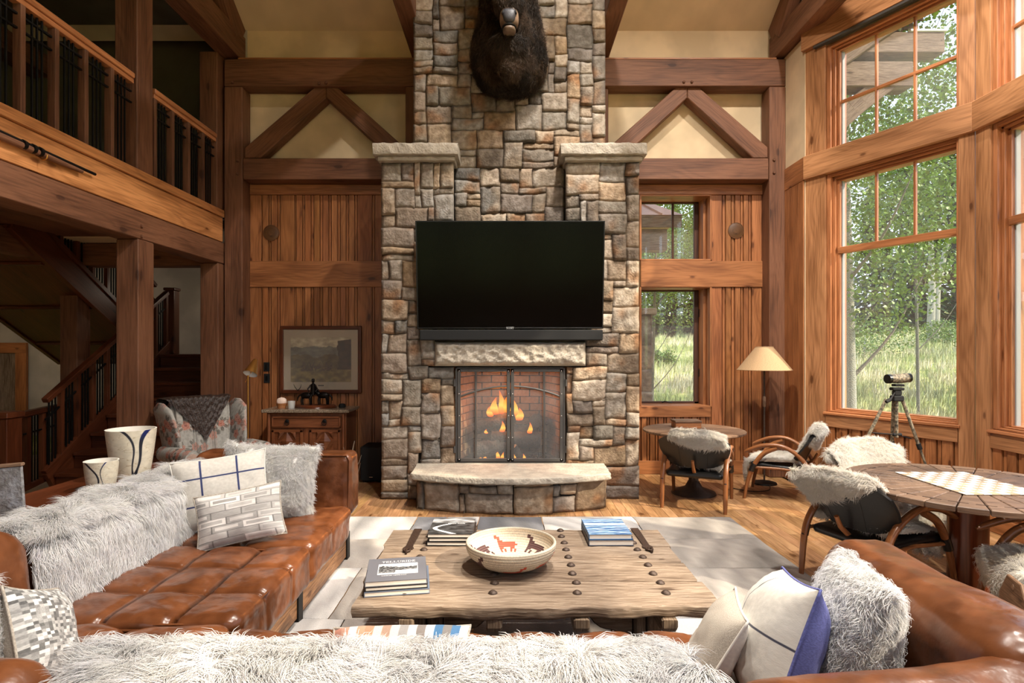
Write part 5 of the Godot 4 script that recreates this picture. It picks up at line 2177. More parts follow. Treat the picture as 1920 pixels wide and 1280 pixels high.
func build_coffee_table() -> void:
	var t := thing("coffee_table", "low rustic coffee table of old studded planks on the pale rug", "table", Vector3.ZERO)
	var cuts := [3.535, 3.238, 2.992, 2.747, 2.475]
	var nz := noise(130, 4.0, 3)
	for k in 4:
		var mb := MB.new()
		var tn: float = [0.95, 1.02, 0.98, 1.08][k]
		mb.col = Color(tn, tn, tn)
		mb.off = Vector2(R.randf() * 3.0, 0.1 + 0.17 * k)
		var xa := [-0.70, -0.685, -0.69, -0.672][k] as float
		var xb := [0.885, 0.872, 0.878, 0.892][k] as float
		var z0: float = cuts[k]
		var z1: float = cuts[k + 1]
		# a plank as a ring profile swept from left to right, with worn edges
		var nu := 70
		var prof := [Vector2(0.0, -0.9), Vector2(0.0, 0.0), Vector2(0.012, 0.75), Vector2(0.03, 1.0), Vector2(0.5, 1.0), Vector2(0.97, 1.0), Vector2(0.988, 0.75), Vector2(1.0, 0.1), Vector2(1.0, -0.7), Vector2(0.97, -1.0), Vector2(0.03, -1.0), Vector2(0.0, -0.9)]
		var pts := PackedVector3Array()
		var uvs := PackedVector2Array()
		var th := 0.025
		for j in prof.size():
			var p: Vector2 = prof[j]
			for i in nu + 1:
				var u := float(i) / nu
				var x := lerpf(xa, xb, u)
				var zz := lerpf(z0 - 0.0035, z1 + 0.0035, p.x)
				var y := TOP_Y - th + th * p.y + nz.get_noise_2d(x * 2.0, zz * 6.0) * 0.003
				if k == 3 and p.x > 0.9:
					zz += nz.get_noise_2d(x * 0.7, 3.0) * 0.02 - 0.02 * (1.0 - pow(absf(u - 0.42) * 2.0, 2.0)) + nz.get_noise_2d(x * 4.0, p.y * 2.0) * 0.006
					y += nz.get_noise_2d(x * 1.2, 8.0) * 0.008 * (1.0 if p.y < 0.5 else 0.2)
				if i == 0 or i == nu:
					x += nz.get_noise_2d(zz * 3.0, p.y) * 0.008
				pts.append(Vector3(x, y, -zz))
				uvs.append(Vector2(x, p.x * (z0 - z1) + absf(p.y - 1.0) * 0.025))
		sheet(mb, pts, nu, prof.size() - 1, true, uvs)
		for e in 2:                        # end grain
			var ring := []
			var nn := Vector3(-1 if e == 0 else 1, 0, 0)
			for j in prof.size() - 1:
				ring.append(mb.vert(pts[j * (nu + 1) + (0 if e == 0 else nu)], nn, Vector2(0.1 * j, 0.2)))
			for j in range(1, ring.size() - 1):
				mb.face(ring[0], ring[j], ring[j + 1])
		part(t, "plank", mb, M.old_pine)
	for x in [-0.44, -0.068, 0.30, 0.67]:
		var mb := MB.new()
		mb.col = Color(0.85, 0.82, 0.78)
		var poly := PackedVector2Array([Vector2(-2.455, 0.37), Vector2(-2.455, 0.335), Vector2(-2.475, 0.312), Vector2(-2.52, 0.305), Vector2(-3.45, 0.31), Vector2(-3.49, 0.328), Vector2(-3.49, 0.37)])
		prism(mb, poly, 0.068, Transform3D(Basis(Vector3.BACK, Vector3.UP, Vector3.LEFT), Vector3(x + 0.034, 0, 0)), 0.008)
		part(t, "batten", mb, M.old_pine)
	for x in [-0.363, 0.615]:
		for z in [2.66, 3.36]:
			var mb := MB.new()
			mb.col = Color(0.72, 0.68, 0.62)
			var s := 1.0 if x < 0 else -1.0
			span(mb, x - 0.062, x - 0.012, 0.0, 0.37, -z - 0.06, -z + 0.06, 0.01, 1)
			span(mb, x - 0.008, x + 0.058, 0.0, 0.37, -z - 0.06, -z + 0.06, 0.01, 1)
			part(t, "leg", mb, M.old_pine)
			var br := MB.new()
			br.col = Color(0.75, 0.7, 0.65)
			var poly := PackedVector2Array()
			for k in 9:
				var f := k / 8.0
				poly.append(Vector2(s * (0.062 + 0.20 * f), 0.10 + 0.20 * sqrt(f) * (1.0 + 0.12 * sin(f * PI * 2.0))))
			poly.append(Vector2(s * 0.262, 0.37))
			poly.append(Vector2(s * 0.062, 0.37))
			prism(br, poly, 0.05, Transform3D(Basis.IDENTITY, Vector3(x, 0, -z - 0.025)), 0.006)
			part(t, "bracket", br, M.old_pine)
	for x in [-0.47, -0.075, 0.30, 0.69]:
		for k in 9:
			if x < -0.4 and k in [1, 2]:
				continue
			var mb := MB.new()
			lathe(mb, [Vector2(0.0, 0.013), Vector2(0.010, 0.0115), Vector2(0.018, 0.006), Vector2(0.0215, 0.0), Vector2(0.0215, -0.004)], 14, Transform3D(Basis.IDENTITY, Vector3(x + R.randf_range(-0.006, 0.006), TOP_Y + 0.001, -(2.605 + 0.1125 * k))))
			part(t, "stud", mb, M.rust_iron)
	for r in [[-0.555, 3.53, 3.17], [0.748, 3.545, 3.19]]:
		var mb := MB.new()
		mb.col = Color(0.75, 0.62, 0.55)
		var poly := PackedVector2Array([Vector2(-0.024, r[1]), Vector2(0.024, r[1]), Vector2(0.019, r[2] + 0.05), Vector2(0.030, r[2] + 0.02), Vector2(0.026, r[2]), Vector2(0.008, r[2] - 0.012), Vector2(-0.008, r[2] - 0.012), Vector2(-0.026, r[2]), Vector2(-0.030, r[2] + 0.02), Vector2(-0.019, r[2] + 0.05)])
		prism(mb, poly, 0.007, Transform3D(Basis(Vector3.RIGHT, Vector3.FORWARD, Vector3.UP), Vector3(r[0], TOP_Y - 0.001, 0)), 0.0015)
		part(t, "iron_strap", mb, M.rust_iron)
		var hk := MB.new()
		hk.col = Color(0.7, 0.58, 0.5)
		var pts := []
		for k in 14:
			var a := k / 13.0 * TAU * 0.85 + 0.6
			pts.append(Vector3(r[0] + 0.017 * sin(a), TOP_Y + 0.009, -(r[2] - 0.030 + 0.018 * cos(a))))
		pts.append(Vector3(r[0] + 0.005, TOP_Y + 0.008, -(r[2] - 0.075)))
		tube(hk, pts, [0.006], 7)
		part(t, "iron_hook", hk, M.rust_iron)

	basket()
	# books
	var bx := -0.332
	var y := TOP_Y + 0.001
	y = book("lowest book of the far left stack on the table, dark cover", Vector3(bx, y, -3.385), Vector3(0.255, 0.021, 0.30), -0.02, Color(0.06, 0.06, 0.065), "far left book stack")
	y = book("middle book of the far left stack on the table, black cover", Vector3(bx + 0.004, y, -3.385), Vector3(0.25, 0.020, 0.295), 0.01, Color(0.05, 0.05, 0.05), "far left book stack")
	book("black and white photo book topping the far left stack on the table", Vector3(bx - 0.002, y, -3.385), Vector3(0.25, 0.022, 0.30), 0.0, Color(0.10, 0.10, 0.105), "far left book stack", "road")
	bx = -0.525
	y = TOP_Y + 0.001
	y = book("lowest book of the near left stack, blue grey jacket sticking out", Vector3(bx + 0.004, y, -2.72), Vector3(0.285, 0.022, 0.285), 0.16, Color(0.36, 0.40, 0.46), "near left book stack")
	y = book("middle book of the near left stack, thin with black boards", Vector3(bx, y, -2.722), Vector3(0.272, 0.018, 0.28), 0.17, Color(0.08, 0.07, 0.075), "near left book stack")
	book("grey book with a mountain photograph and lettering topping the near left stack", Vector3(bx - 0.002, y, -2.722), Vector3(0.27, 0.024, 0.282), 0.165, Color(0.40, 0.40, 0.42), "near left book stack", "telluride")
	bx = 0.55
	y = TOP_Y + 0.001
	y = book("lower white-paged book of the right stack with dark blue cover", Vector3(bx + 0.004, y, -3.385), Vector3(0.25, 0.032, 0.305), 0.015, Color(0.10, 0.18, 0.28), "right book stack")
	book("upper book of the right stack with blue and white striped water cover", Vector3(bx, y, -3.385), Vector3(0.24, 0.030, 0.295), 0.02, Color(0.24, 0.46, 0.66), "right book stack", "water")

func cover_tex(kind: String) -> ImageTexture:
	var w := 160
	var h := 192
	var im := Image.create(w, h, false, Image.FORMAT_RGB8)
	var nz := noise(150, 0.02, 4)
	for y in h:
		for x in w:
			var c: Color
			if kind == "road":             # a pale road winding through dark hills
				var v := 0.16 + 0.20 * (nz.get_noise_2d(x, y * 1.6) + 0.3)
				if y < 55:
					v = 0.55 + 0.5 * nz.get_noise_2d(x * 0.7, y * 2.0)
				var road := 60.0 + 42.0 * sin(y * 0.035 + 0.4)
				var ww := 2.0 + y * 0.05
				if y > 70 and absf(x - road) < ww:
					v = 0.9
				c = Color(v, v, v)
			elif kind == "water":
				var v := sin(y * 0.33 + nz.get_noise_2d(x * 0.4, y) * 4.0) * 0.5 + 0.5
				c = Color(0.10, 0.28, 0.50).lerp(Color(0.80, 0.89, 0.95), pow(v, 1.4))
				if y > 60 and y < 84:
					c = c.lerp(Color(0.9, 0.95, 0.97), 0.6)
			else:                          # mountain valley in greys
				var ridge := 62.0 + 30.0 * nz.get_noise_1d(x * 1.4) - absf(x - 110.0) * 0.18
				var v := 0.86
				if y > ridge:
					v = 0.34 + 0.45 * nz.get_noise_2d(x * 2.2, y * 2.2)
				if y > 140.0 - x * 0.15:
					v = 0.85 + 0.3 * nz.get_noise_2d(x * 3.0, y * 3.0)
					if x < 70 and y < 170:
						v = 0.4 + 0.8 * nz.get_noise_2d(x * 6.0, y * 6.0)
				c = Color(v, v, v)
			im.set_pixel(x, y, c)
	return ImageTexture.create_from_image(im)

func book(label: String, where: Vector3, size: Vector3, turn: float, col: Color, group: String, kind := "") -> float:
	var t := thing("book", label, "book", where, group, turn)
	var cm: StandardMaterial3D = M.get("book_cover")
	if cm == null:
		cm = std("book_cover", Color.WHITE, 0.38)
		std("paper", Color(0.88, 0.85, 0.80), 0.9)
	var h := size * 0.5
	var c := MB.new()
	c.col = col.srgb_to_linear()
	span(c, -h.x, h.x, 0.0, 0.003, -h.z, h.z, 0.001)
	span(c, -h.x, h.x, size.y - 0.003, size.y, -h.z, h.z, 0.001)
	span(c, -h.x, -h.x + 0.004, 0.0, size.y, -h.z, h.z, 0.0015)
	part(t, "cover", c, cm)
	var p := MB.new()
	span(p, -h.x + 0.004, h.x - 0.004, 0.003, size.y - 0.003, -h.z + 0.004, h.z - 0.004, 0.0)
	part(t, "pages", p, M.paper)
	if kind:
		var m := std("print_" + kind, Color.WHITE, 0.35, cover_tex(kind))
		var q := MB.new()
		var r := Rect2(-h.x + 0.001, -h.z + 0.001, size.x - 0.002, size.z - 0.002)
		if kind == "telluride":
			r = Rect2(-0.082, -0.060, 0.175, 0.125)
		var y := size.y + 0.0006
		q.off = Vector2.ZERO
		q.quad(Vector3(r.position.x, y, r.position.y), Vector3(r.end.x, y, r.position.y), Vector3(r.end.x, y, r.end.y), Vector3(r.position.x, y, r.end.y), Vector3.UP, [Vector2(0, 0), Vector2(1, 0), Vector2(1, 1), Vector2(0, 1)])
		part(t, "printed_picture", q, m)
		if kind == "telluride":
			var frame := MB.new()
			frame.col = Color.WHITE
			span(frame, r.position.x - 0.003, r.end.x + 0.003, size.y - 0.001, size.y + 0.0003, r.position.y - 0.003, r.end.y + 0.003, 0.0)
			part(t, "picture_border", frame, M.white_paint)
			lettering(t, "TELLURIDE", Vector3(0.008, size.y + 0.0004, -0.088), 0.021, 0.155)
			lettering(t, "A silver past  a golden future", Vector3(-0.01, size.y + 0.0004, 0.082), 0.006, 0.11)
		if kind == "road":
			lettering(t, "Alpine Roads", Vector3(0.02, size.y + 0.0010, -0.045), 0.015, 0.10)
	return where.y + size.y + 0.0012

func lettering(t: Node3D, text: String, where: Vector3, height: float, width: float) -> void:
	var tm := TextMesh.new()
	tm.text = text
	tm.font_size = 16
	tm.pixel_size = height / 12.0
	tm.depth = 0.0006
	var sf := SystemFont.new()
	sf.font_names = PackedStringArray(["Droid Serif"])
	tm.font = sf
	var o := part_mesh(t, "lettering", tm, M.white_paint, where)
	o.rotation.x = -PI / 2
	var wd := tm.get_aabb().size.x
	if wd > 0.0:
		o.scale.x = width / wd

func basket() -> void:
	var t := thing("basket_bowl", "shallow coiled straw bowl with red and brown llamas on the coffee table", "bowl", Vector3(0.003, TOP_Y + 0.001, -2.93))
	var art := ["x........", "xx.......", ".x.......", ".xx......", ".xxxxxxx.", ".xxxxxxxx", ".xxxxxxx.", ".xx...xx.", ".x.x..x.x", ".x.x..x.x"]
	var w := 512
	var h := 128
	var im := Image.create(w, h, false, Image.FORMAT_RGB8)
	var nz := noise(160, 0.15, 2)
	for y in h:
		for x in w:
			var v := 0.86 + 0.10 * nz.get_noise_2d(x * 3.0, y * 0.5)
			var line := 0.80 if (y % 8) < 2 else 1.0
			if (x + y * 3) % 7 < 1:
				line *= 0.9
			im.set_pixel(x, y, Color(v * line * 0.97, v * line * 0.91, v * line * 0.80))
	var red := Color(0.80, 0.30, 0.19)
	var brown := Color(0.30, 0.17, 0.16)
	var spots := [[20, 14, red, 6, 6], [98, 34, red, 6, 6], [180, 10, brown, 6, 6], [262, 12, brown, 7, 7], [346, 18, red, 6, 6], [420, 14, brown, 7, 6]]
	for s in spots:
		for j in art.size():
			for k in 9:
				if art[j][k] == "x":
					for yy in s[4]:
						for xx in s[3]:
							var px: int = (s[0] + k * s[3] + xx) % w
							var py: int = s[1] + j * s[4] + yy
							if py < h and (yy < s[4] - 1 or (px + py) % 3 > 0):
								var c: Color = s[2]
								im.set_pixel(px, py, c.darkened(0.25 if py % 8 < 2 else 0.0))
	var m := std("straw", Color.WHITE, 0.75, ImageTexture.create_from_image(im))
	# coils: inside and outside profiles rippled
	var prof_in := []
	var prof_out := []
	var rows := 16
	for k in rows * 4 + 1:
		var f := k / float(rows * 4)
		var r := 0.214 * sin(lerpf(0.0, PI / 2, f) * 0.98 + 0.02) 
		var y := 0.014 + 0.108 * (1.0 - cos(f * PI / 2 * 1.0)) * pow(f, 0.35)
		var rip := 0.0022 * absf(sin(f * rows * PI))
		prof_in.append(Vector2(maxf(r - rip * f, 0.001), y + rip * (1.0 - f)))
		prof_out.append(Vector2(maxf(r + 0.010 * minf(1.0, f * 3.0) + rip * f, 0.001), maxf(y - 0.013 * (1.0 - f * f) - rip * (1.0 - f), 0.0)))
	var rev_in := prof_in.duplicate()
	rev_in.reverse()
	var a := MB.new()
	lathe_tex(a, prof_in, 64, true)
	part(t, "inside", a, m)
	var b := MB.new()
	lathe_tex(b, prof_out, 64, false)
	part(t, "outside", b, m)
	var rim := MB.new()
	var ring := []
	for k in 49:
		var ang := TAU * k / 48.0
		ring.append(Vector3(cos(ang) * 0.218, prof_in[-1].y + 0.001, sin(ang) * 0.218))
	tube(rim, ring, [0.0075], 8, false)
	rim.col = Color(0.9, 0.8, 0.6)
	part(t, "rim", rim, m)

func lathe_tex(mb: MB, prof: Array, segs: int, inside: bool) -> void:
	var pts := PackedVector3Array()
	var uvs := PackedVector2Array()
	for j in prof.size():
		for k in segs + 1:
			var a := TAU * k / segs
			pts.append(Vector3(cos(a) * prof[j].x, prof[j].y, sin(a) * prof[j].x))
			uvs.append(Vector2(float(k) / segs, 1.0 - j / float(prof.size() - 1)))
	sheet(mb, pts, segs, prof.size() - 1, not inside, uvs, true)
# ---------------------------------------------------------------- sofas, cushions, furs
# rounded box with a displacement; n runs with size. disp(p, n) gives the offset along the normal
func rbox(mb: MB, centre: Vector3, size: Vector3, rad: float, step := 0.03, basis := Basis.IDENTITY, disp = null) -> void:
	var h := size * 0.5
	rad = minf(rad, minf(h.x, minf(h.y, h.z)) * 0.98)
	var place := func(q: Vector3) -> Vector3:
		var inner := q.clamp(-h + Vector3.ONE * rad, h - Vector3.ONE * rad)
		var o := q - inner
		var nn := o.normalized()
		var p := inner + nn * rad
		if disp != null:
			p += nn * disp.call(p, nn)
		return p
	for k in 3:
		var a1 := (k + 1) % 3
		var a2 := (k + 2) % 3
		var n1 := maxi(4, int(size[a1] / step))
		var n2 := maxi(4, int(size[a2] / step))
		for s in [-1.0, 1.0]:
			var first := mb.v.size()
			for j in n2 + 1:
				for i in n1 + 1:
					var q := Vector3.ZERO
					q[k] = s * h[k]
					q[a1] = warp_end(-1.0 + 2.0 * i / n1) * h[a1]
					q[a2] = warp_end(-1.0 + 2.0 * j / n2) * h[a2]
					var e := 0.003
					var d1 := Vector3.ZERO
					d1[a1] = e
					var d2 := Vector3.ZERO
					d2[a2] = e
					var p: Vector3 = place.call(q)
					var t1: Vector3 = place.call(q + d1) - place.call(q - d1)
					var t2: Vector3 = place.call(q + d2) - place.call(q - d2)
					var nn: Vector3 = t1.cross(t2).normalized() * s
					mb.vert(centre + basis * p, basis * nn, Vector2(q[a1], q[a2]))
			for j in n2:
				for i in n1:
					var a := first + j * (n1 + 1) + i
					mb.face(a, a + 1, a + n1 + 2)
					mb.face(a, a + n1 + 2, a + n1 + 1)

func warp_end(t: float) -> float:          # more rows near the ends, where the box turns
	return sin(t * PI * 0.5) * 0.45 + t * 0.55

var crease: FastNoiseLite

func seat(parent: Node3D, x0: float, x1: float, z0: float, z1: float, y0: float, y1: float, xs: Array, zs: Array) -> void:
	var c := Vector3((x0 + x1) * 0.5, (y0 + y1) * 0.5, (z0 + z1) * 0.5)
	var mb := MB.new()
	var tn := R.randf_range(0.9, 1.08)
	mb.col = Color(tn, tn, tn)
	var disp := func(p: Vector3, n: Vector3) -> float:
		var w := p + c
		var d := crease.get_noise_3d(w.x * 1.2, w.y * 1.2, w.z * 1.2) * 0.010 + crease.get_noise_3d(w.x * 4.0, w.y * 4.0, w.z * 4.0) * 0.004
		var up := clampf(n.y * 1.4, 0.0, 1.0)
		var side := 1.0 - up
		var bx := 1.0
		var bz := 1.0
		var dip := 0.0
		for x in xs:
			var e: float = absf(w.x - x)
			bx = minf(bx, e / 0.12)
			dip = maxf(dip, exp(-e * e / 0.00018))
		for z in zs:
			var e: float = absf(w.z - z)
			bz = minf(bz, e / 0.12)
			dip = maxf(dip, exp(-e * e / 0.00018))
		d -= 0.020 * dip * (0.35 + 0.65 * up)
		d += up * 0.022 * sqrt(clampf(bx, 0.0, 1.0)) * sqrt(clampf(bz, 0.0, 1.0))
		return d
	rbox(mb, c, Vector3(x1 - x0, y1 - y0, z1 - z0), 0.055, 0.022, Basis.IDENTITY, disp)
	part(parent, "seat_cushion", mb, M.leather)
	var pp := MB.new()                     # piping round the top edge
	var yy := y1 - 0.012
	var e := 0.012
	var pts := [Vector3(x0 + 0.05, yy, z1 - e), Vector3(x1 - 0.05, yy, z1 - e), Vector3(x1 - e, yy, z1 - 0.05), Vector3(x1 - e, yy, z0 + 0.05), Vector3(x1 - 0.05, yy, z0 + e), Vector3(x0 + 0.05, yy, z0 + e), Vector3(x0 + e, yy, z0 + 0.05), Vector3(x0 + e, yy, z1 - 0.05), Vector3(x0 + 0.05, yy, z1 - e)]
	tube(pp, pts, [0.0055], 6, false)
	part(parent, "piping", pp, M.leather)

func back_pad(parent: Node3D, centre: Vector3, size: Vector3, basis: Basis, rad := 0.09, called := "back_cushion") -> void:
	var mb := MB.new()
	var tn := R.randf_range(0.92, 1.08)
	mb.col = Color(tn, tn, tn)
	var disp := func(p: Vector3, n: Vector3) -> float:
		var w := p + centre
		return crease.get_noise_3d(w.x * 0.8, w.y * 0.8, w.z * 0.8) * 0.018 + crease.get_noise_3d(w.x * 3.0, w.y * 3.0, w.z * 3.0) * 0.005
	rbox(mb, centre, size, rad, 0.03, basis, disp)
	part(parent, called, mb, M.leather)

func build_sofa() -> void:
	crease = noise(180, 2.2, 3)
	var t := thing("sofa", "long brown tufted leather sofa section along the left, white fur on its back", "sofa", Vector3.ZERO)
	# base
	var wd := wood("sofa_wood", Color(0.60, 0.44, 0.30), T.weather, 0.5, 2.0, 0.8, 0.1)
	for r in [[-3.225, -2.34], [-4.20, -3.245]]:
		var b := MB.new()
		span(b, -2.12, -1.165, 0.03, 0.20, r[0] if r[0] < r[1] else r[1], r[1] if r[0] < r[1] else r[0], 0.006, 2)
		part(t, "base", b, wd)
	for z in [-2.36, -3.235, -4.19]:
		var b := MB.new()
		span(b, -1.19, -1.155, 0.0, 0.20, z - 0.035, z + 0.035, 0.003)
		span(b, -2.13, -2.09, 0.0, 0.20, z - 0.035, z + 0.035, 0.003)
		part(t, "foot", b, M.iron)
	seat(t, -1.92, -1.09, -3.228, -2.33, 0.20, 0.415, [-1.64, -1.36], [-2.93, -2.63])
	seat(t, -1.92, -1.09, -4.02, -3.242, 0.20, 0.415, [-1.50], [-3.62])
	var lean := Basis(Vector3.BACK, 0.16)
	back_pad(t, Vector3(-2.03, 0.515, -2.82), Vector3(0.26, 0.46, 0.90), lean)
	back_pad(t, Vector3(-2.03, 0.515, -3.66), Vector3(0.26, 0.46, 0.80), lean)
	back_pad(t, Vector3(-1.63, 0.575, -4.13), Vector3(1.08, 0.43, 0.23), Basis.IDENTITY, 0.055, "end_arm")
	var ar := MB.new()
	tube(ar, [Vector3(-1.115, 0.39, -4.022), Vector3(-1.105, 0.74, -4.022), Vector3(-1.125, 0.775, -4.025), Vector3(-1.9, 0.775, -4.025)], [0.006], 6)
	part(t, "piping", ar, M.leather)
	var shell := MB.new()
	span(shell, -2.22, -2.17, 0.03, 0.68, -4.2, -2.35, 0.01, 2)
	part(t, "back_frame", shell, wd)

	var n := thing("sofa", "brown tufted leather sofa nearest the eye with a right arm, white fur on its back", "sofa", Vector3.ZERO)
	var b := MB.new()
	span(b, -2.10, 1.40, 0.03, 0.20, -2.28, -1.30, 0.006, 0)
	part(n, "base", b, wd)
	for x in [-2.0, -0.335, 0.495, 1.36]:
		var f := MB.new()
		span(f, x - 0.03, x + 0.03, 0.0, 0.20, -2.295, -2.265, 0.003)
		part(n, "foot", f, M.iron)
	seat(n, -1.92, -1.10, -2.315, -1.56, 0.20, 0.41, [-1.50], [-1.95])
	seat(n, -1.09, -0.342, -2.325, -1.56, 0.20, 0.388, [-0.88, -0.60], [-2.08, -1.82])
	seat(n, -0.33, 0.488, -2.325, -1.56, 0.20, 0.380, [-0.06, 0.215], [-2.08, -1.82])
	seat(n, 0.50, 1.15, -2.325, -1.56, 0.20, 0.385, [0.72, 0.94], [-2.08, -1.82])
	back_pad(n, Vector3(-2.02, 0.56, -1.90), Vector3(0.32, 0.48, 0.86), lean, 0.11)
	var tip := Basis(Vector3.RIGHT, 0.16)
	back_pad(n, Vector3(-1.62, 0.53, -1.40), Vector3(0.98, 0.42, 0.26), tip)
	back_pad(n, Vector3(-0.72, 0.52, -1.42), Vector3(0.80, 0.43, 0.26), tip)
	back_pad(n, Vector3(0.09, 0.52, -1.42), Vector3(0.82, 0.43, 0.26), tip)
	back_pad(n, Vector3(0.97, 0.50, -1.385), Vector3(0.98, 0.47, 0.28), Basis(Vector3.UP, 0.06) * Basis(Vector3.BACK, 0.05) * tip, 0.12)
	back_pad(n, Vector3(1.305, 0.57, -1.82), Vector3(0.30, 0.46, 0.92), Basis(Vector3.BACK, -0.10), 0.12, "side_arm")
	var sd := MB.new()
	span(sd, 1.40, 1.45, 0.03, 0.60, -2.26, -1.3, 0.01, 2)
	part(n, "side_frame", sd, wd)

	fur_stuff()
	# fur over the near back
	var nzf := noise(190, 1.4, 2)
	var pts := PackedVector3Array()
	var nu := 40
	var nv := 12
	for j in nv + 1:
		for i in nu + 1:
			var u := float(i) / nu
			var v := float(j) / nv
			var a := lerpf(-0.35, 1.35, v) * PI * 0.62     # over the top, from the seat side to the back
			var wv := nzf.get_noise_2d(u * 2.0, 0.3) * 0.03
			var x := lerpf(-1.02, 0.47, u) + nzf.get_noise_2d(v * 1.5, u) * 0.05
			var q := Vector3(x, 0.585 + 0.165 * sin(a + 0.5) + wv * 0.3, -1.405 - 0.185 * cos(a + 0.5))
			if v < 0.25:
				q.y -= (0.25 - v) * 0.25
			if v > 0.8:
				q.y -= (v - 0.8) * 0.6
			pts.append(q)
	fur_throw("long white fur throw spread over the near sofa's back", pts, nu, nv, 9000, 0.10, Color(0.93, 0.925, 0.92), Vector3(0, -0.5, 0.3), 201)
	# fur over the left back, hanging to the seat
	pts = PackedVector3Array()
	for j in nv + 1:
		for i in nu + 1:
			var u := float(i) / nu
			var v := float(j) / nv
			var z := lerpf(-2.36, -3.86, u) + nzf.get_noise_2d(v * 1.2, 7.0) * 0.06
			# path over the back: outside, over the top, down the front
			var s := v * 1.0
			var q: Vector2
			if s < 0.35:
				q = Vector2(-2.245 + s * 0.10, 0.70 + s * 0.32)
			elif s < 0.6:
				var f := (s - 0.35) / 0.25
				q = Vector2(-2.21 + 0.29 * f, 0.812 - 0.035 * pow(2.0 * f - 1.0, 2.0))
			else:
				var f := (s - 0.6) / 0.4
				var hang := lerpf(0.36, 0.20, smoothstep(0.35, 1.0, u)) + 0.03 * sin(u * 9.0)
				q = Vector2(-1.92 + 0.055 * f, 0.778 - hang * f)
			pts.append(Vector3(q.x, q.y - 0.068 + nzf.get_noise_2d(u * 2.0, v) * 0.012, z))
	fur_throw("long white fur throw draped over the left sofa's back", pts, nu, nv, 10000, 0.115, Color(0.97, 0.965, 0.96), Vector3(0.25, -0.75, 0.22), 202)

	pillows()

var tuft_long: ArrayMesh
var tuft_wool: ArrayMesh

func fur_stuff() -> void:
	var m := std("fur", Color(1, 1, 1), 0.55)
	m.backlight_enabled = true
	m.backlight = Color(0.9, 0.9, 0.9)
	std("hide_skin", Color(0.93, 0.92, 0.90), 0.9)
	var rr := RandomNumberGenerator.new()
	rr.seed = 77
	var b := MB.new()                      # a lock of long hair: y is out of the skin, z the way it falls
	for k in 13:
		strand(b, Vector3(rr.randf_range(-0.14, 0.14), 0, rr.randf_range(-0.12, 0.12)), Vector3(rr.randf_range(-0.22, 0.22), rr.randf_range(0.35, 0.85), rr.randf_range(0.35, 0.7)), rr.randf_range(0.7, 1.05), 0.0115)
	tuft_long = b.mesh()
	b = MB.new()
	for k in 26:
		strand(b, Vector3(rr.randf_range(-0.3, 0.3), 0, rr.randf_range(-0.3, 0.3)), Vector3(rr.randf_range(-0.5, 0.5), rr.randf_range(0.7, 1.1), rr.randf_range(-0.35, 0.6)), rr.randf_range(0.6, 1.0), 0.017)
	tuft_wool = b.mesh()

func strand(b: MB, root: Vector3, dir: Vector3, l: float, w: float) -> void:
	dir = dir.normalized()
	var p0 := root
	var p1 := root + dir * l * 0.38
	var p2 := p1 + (dir + Vector3(0, -0.45, 0.45)).normalized() * l * 0.34
	var p3 := p2 + (dir + Vector3(dir.x * 0.4, -1.1, 0.9)).normalized() * l * 0.30
	tube(b, [p0, p1, p2, p3], [w, w * 0.85, w * 0.55, w * 0.08], 3, false)

# locks of fur set on a sheet of points; fall is the way the hair lies
func fur_on(parent: Node3D, pts: PackedVector3Array, nu: int, nv: int, n: int, l: float, col: Color, fall: Vector3, sd: int, mesh: Mesh, flip := false, spread := 0.5, dark := 0.12) -> void:
	var rr := RandomNumberGenerator.new()
	rr.seed = sd
	var clump := noise(sd, 5.0, 2)
	var xf: Array[Transform3D] = []
	var cs: Array[Color] = []
	var area := PackedFloat32Array()
	var total := 0.0
	var w := nu + 1
	for j in nv:
		for i in nu:
			total += (pts[j * w + i + 1] - pts[j * w + i]).cross(pts[(j + 1) * w + i] - pts[j * w + i]).length()
			area.append(total)
	for k in n:
		var cell := area.bsearch(rr.randf() * total)
		cell = mini(cell, nu * nv - 1)
		var i := cell % nu
		var j := cell / nu
		var u := rr.randf()
		var v := rr.randf()
		var a := pts[j * w + i]
		var b := pts[j * w + i + 1]
		var c := pts[(j + 1) * w + i]
		var d := pts[(j + 1) * w + i + 1]
		var p := a.lerp(b, u).lerp(c.lerp(d, u), v)
		var nn := (b - a + d - c).cross(c - a + d - b).normalized() * (-1.0 if flip else 1.0)
		if nn.length() < 0.5:
			continue
		var f := fall + Vector3(clump.get_noise_3d(p.x, p.y, p.z), clump.get_noise_3d(p.x + 9.0, p.y, p.z) * 0.5, clump.get_noise_3d(p.x, p.y, p.z + 9.0)) * spread * 2.0 + Vector3(rr.randf_range(-1, 1), rr.randf_range(-1, 1), rr.randf_range(-1, 1)) * spread * 0.4
		var z := (f - nn * f.dot(nn))
		if z.length() < 0.05:
			z = nn.cross(Vector3.RIGHT)
		z = z.normalized()
		# where the skin faces down the hair still falls
		var y := nn
		var x := y.cross(z).normalized()
		var s := l * rr.randf_range(0.72, 1.15)
		xf.append(Transform3D(Basis(x * s, y * s * rr.randf_range(0.6, 1.0), z * s), p - nn * 0.003))
		var t := 1.0 - dark * clampf(0.6 * rr.randf() + 0.4 + 0.9 * clump.get_noise_3d(p.x * 0.6, p.y * 0.6, p.z * 0.6 + 4.0), 0.0, 1.0)
		cs.append(Color(col.r * t, col.g * t * (1.0 - 0.02 * rr.randf()), col.b * t * (1.0 - 0.05 * rr.randf())))
	scatter(parent, "fur", mesh, M.fur, xf, cs)

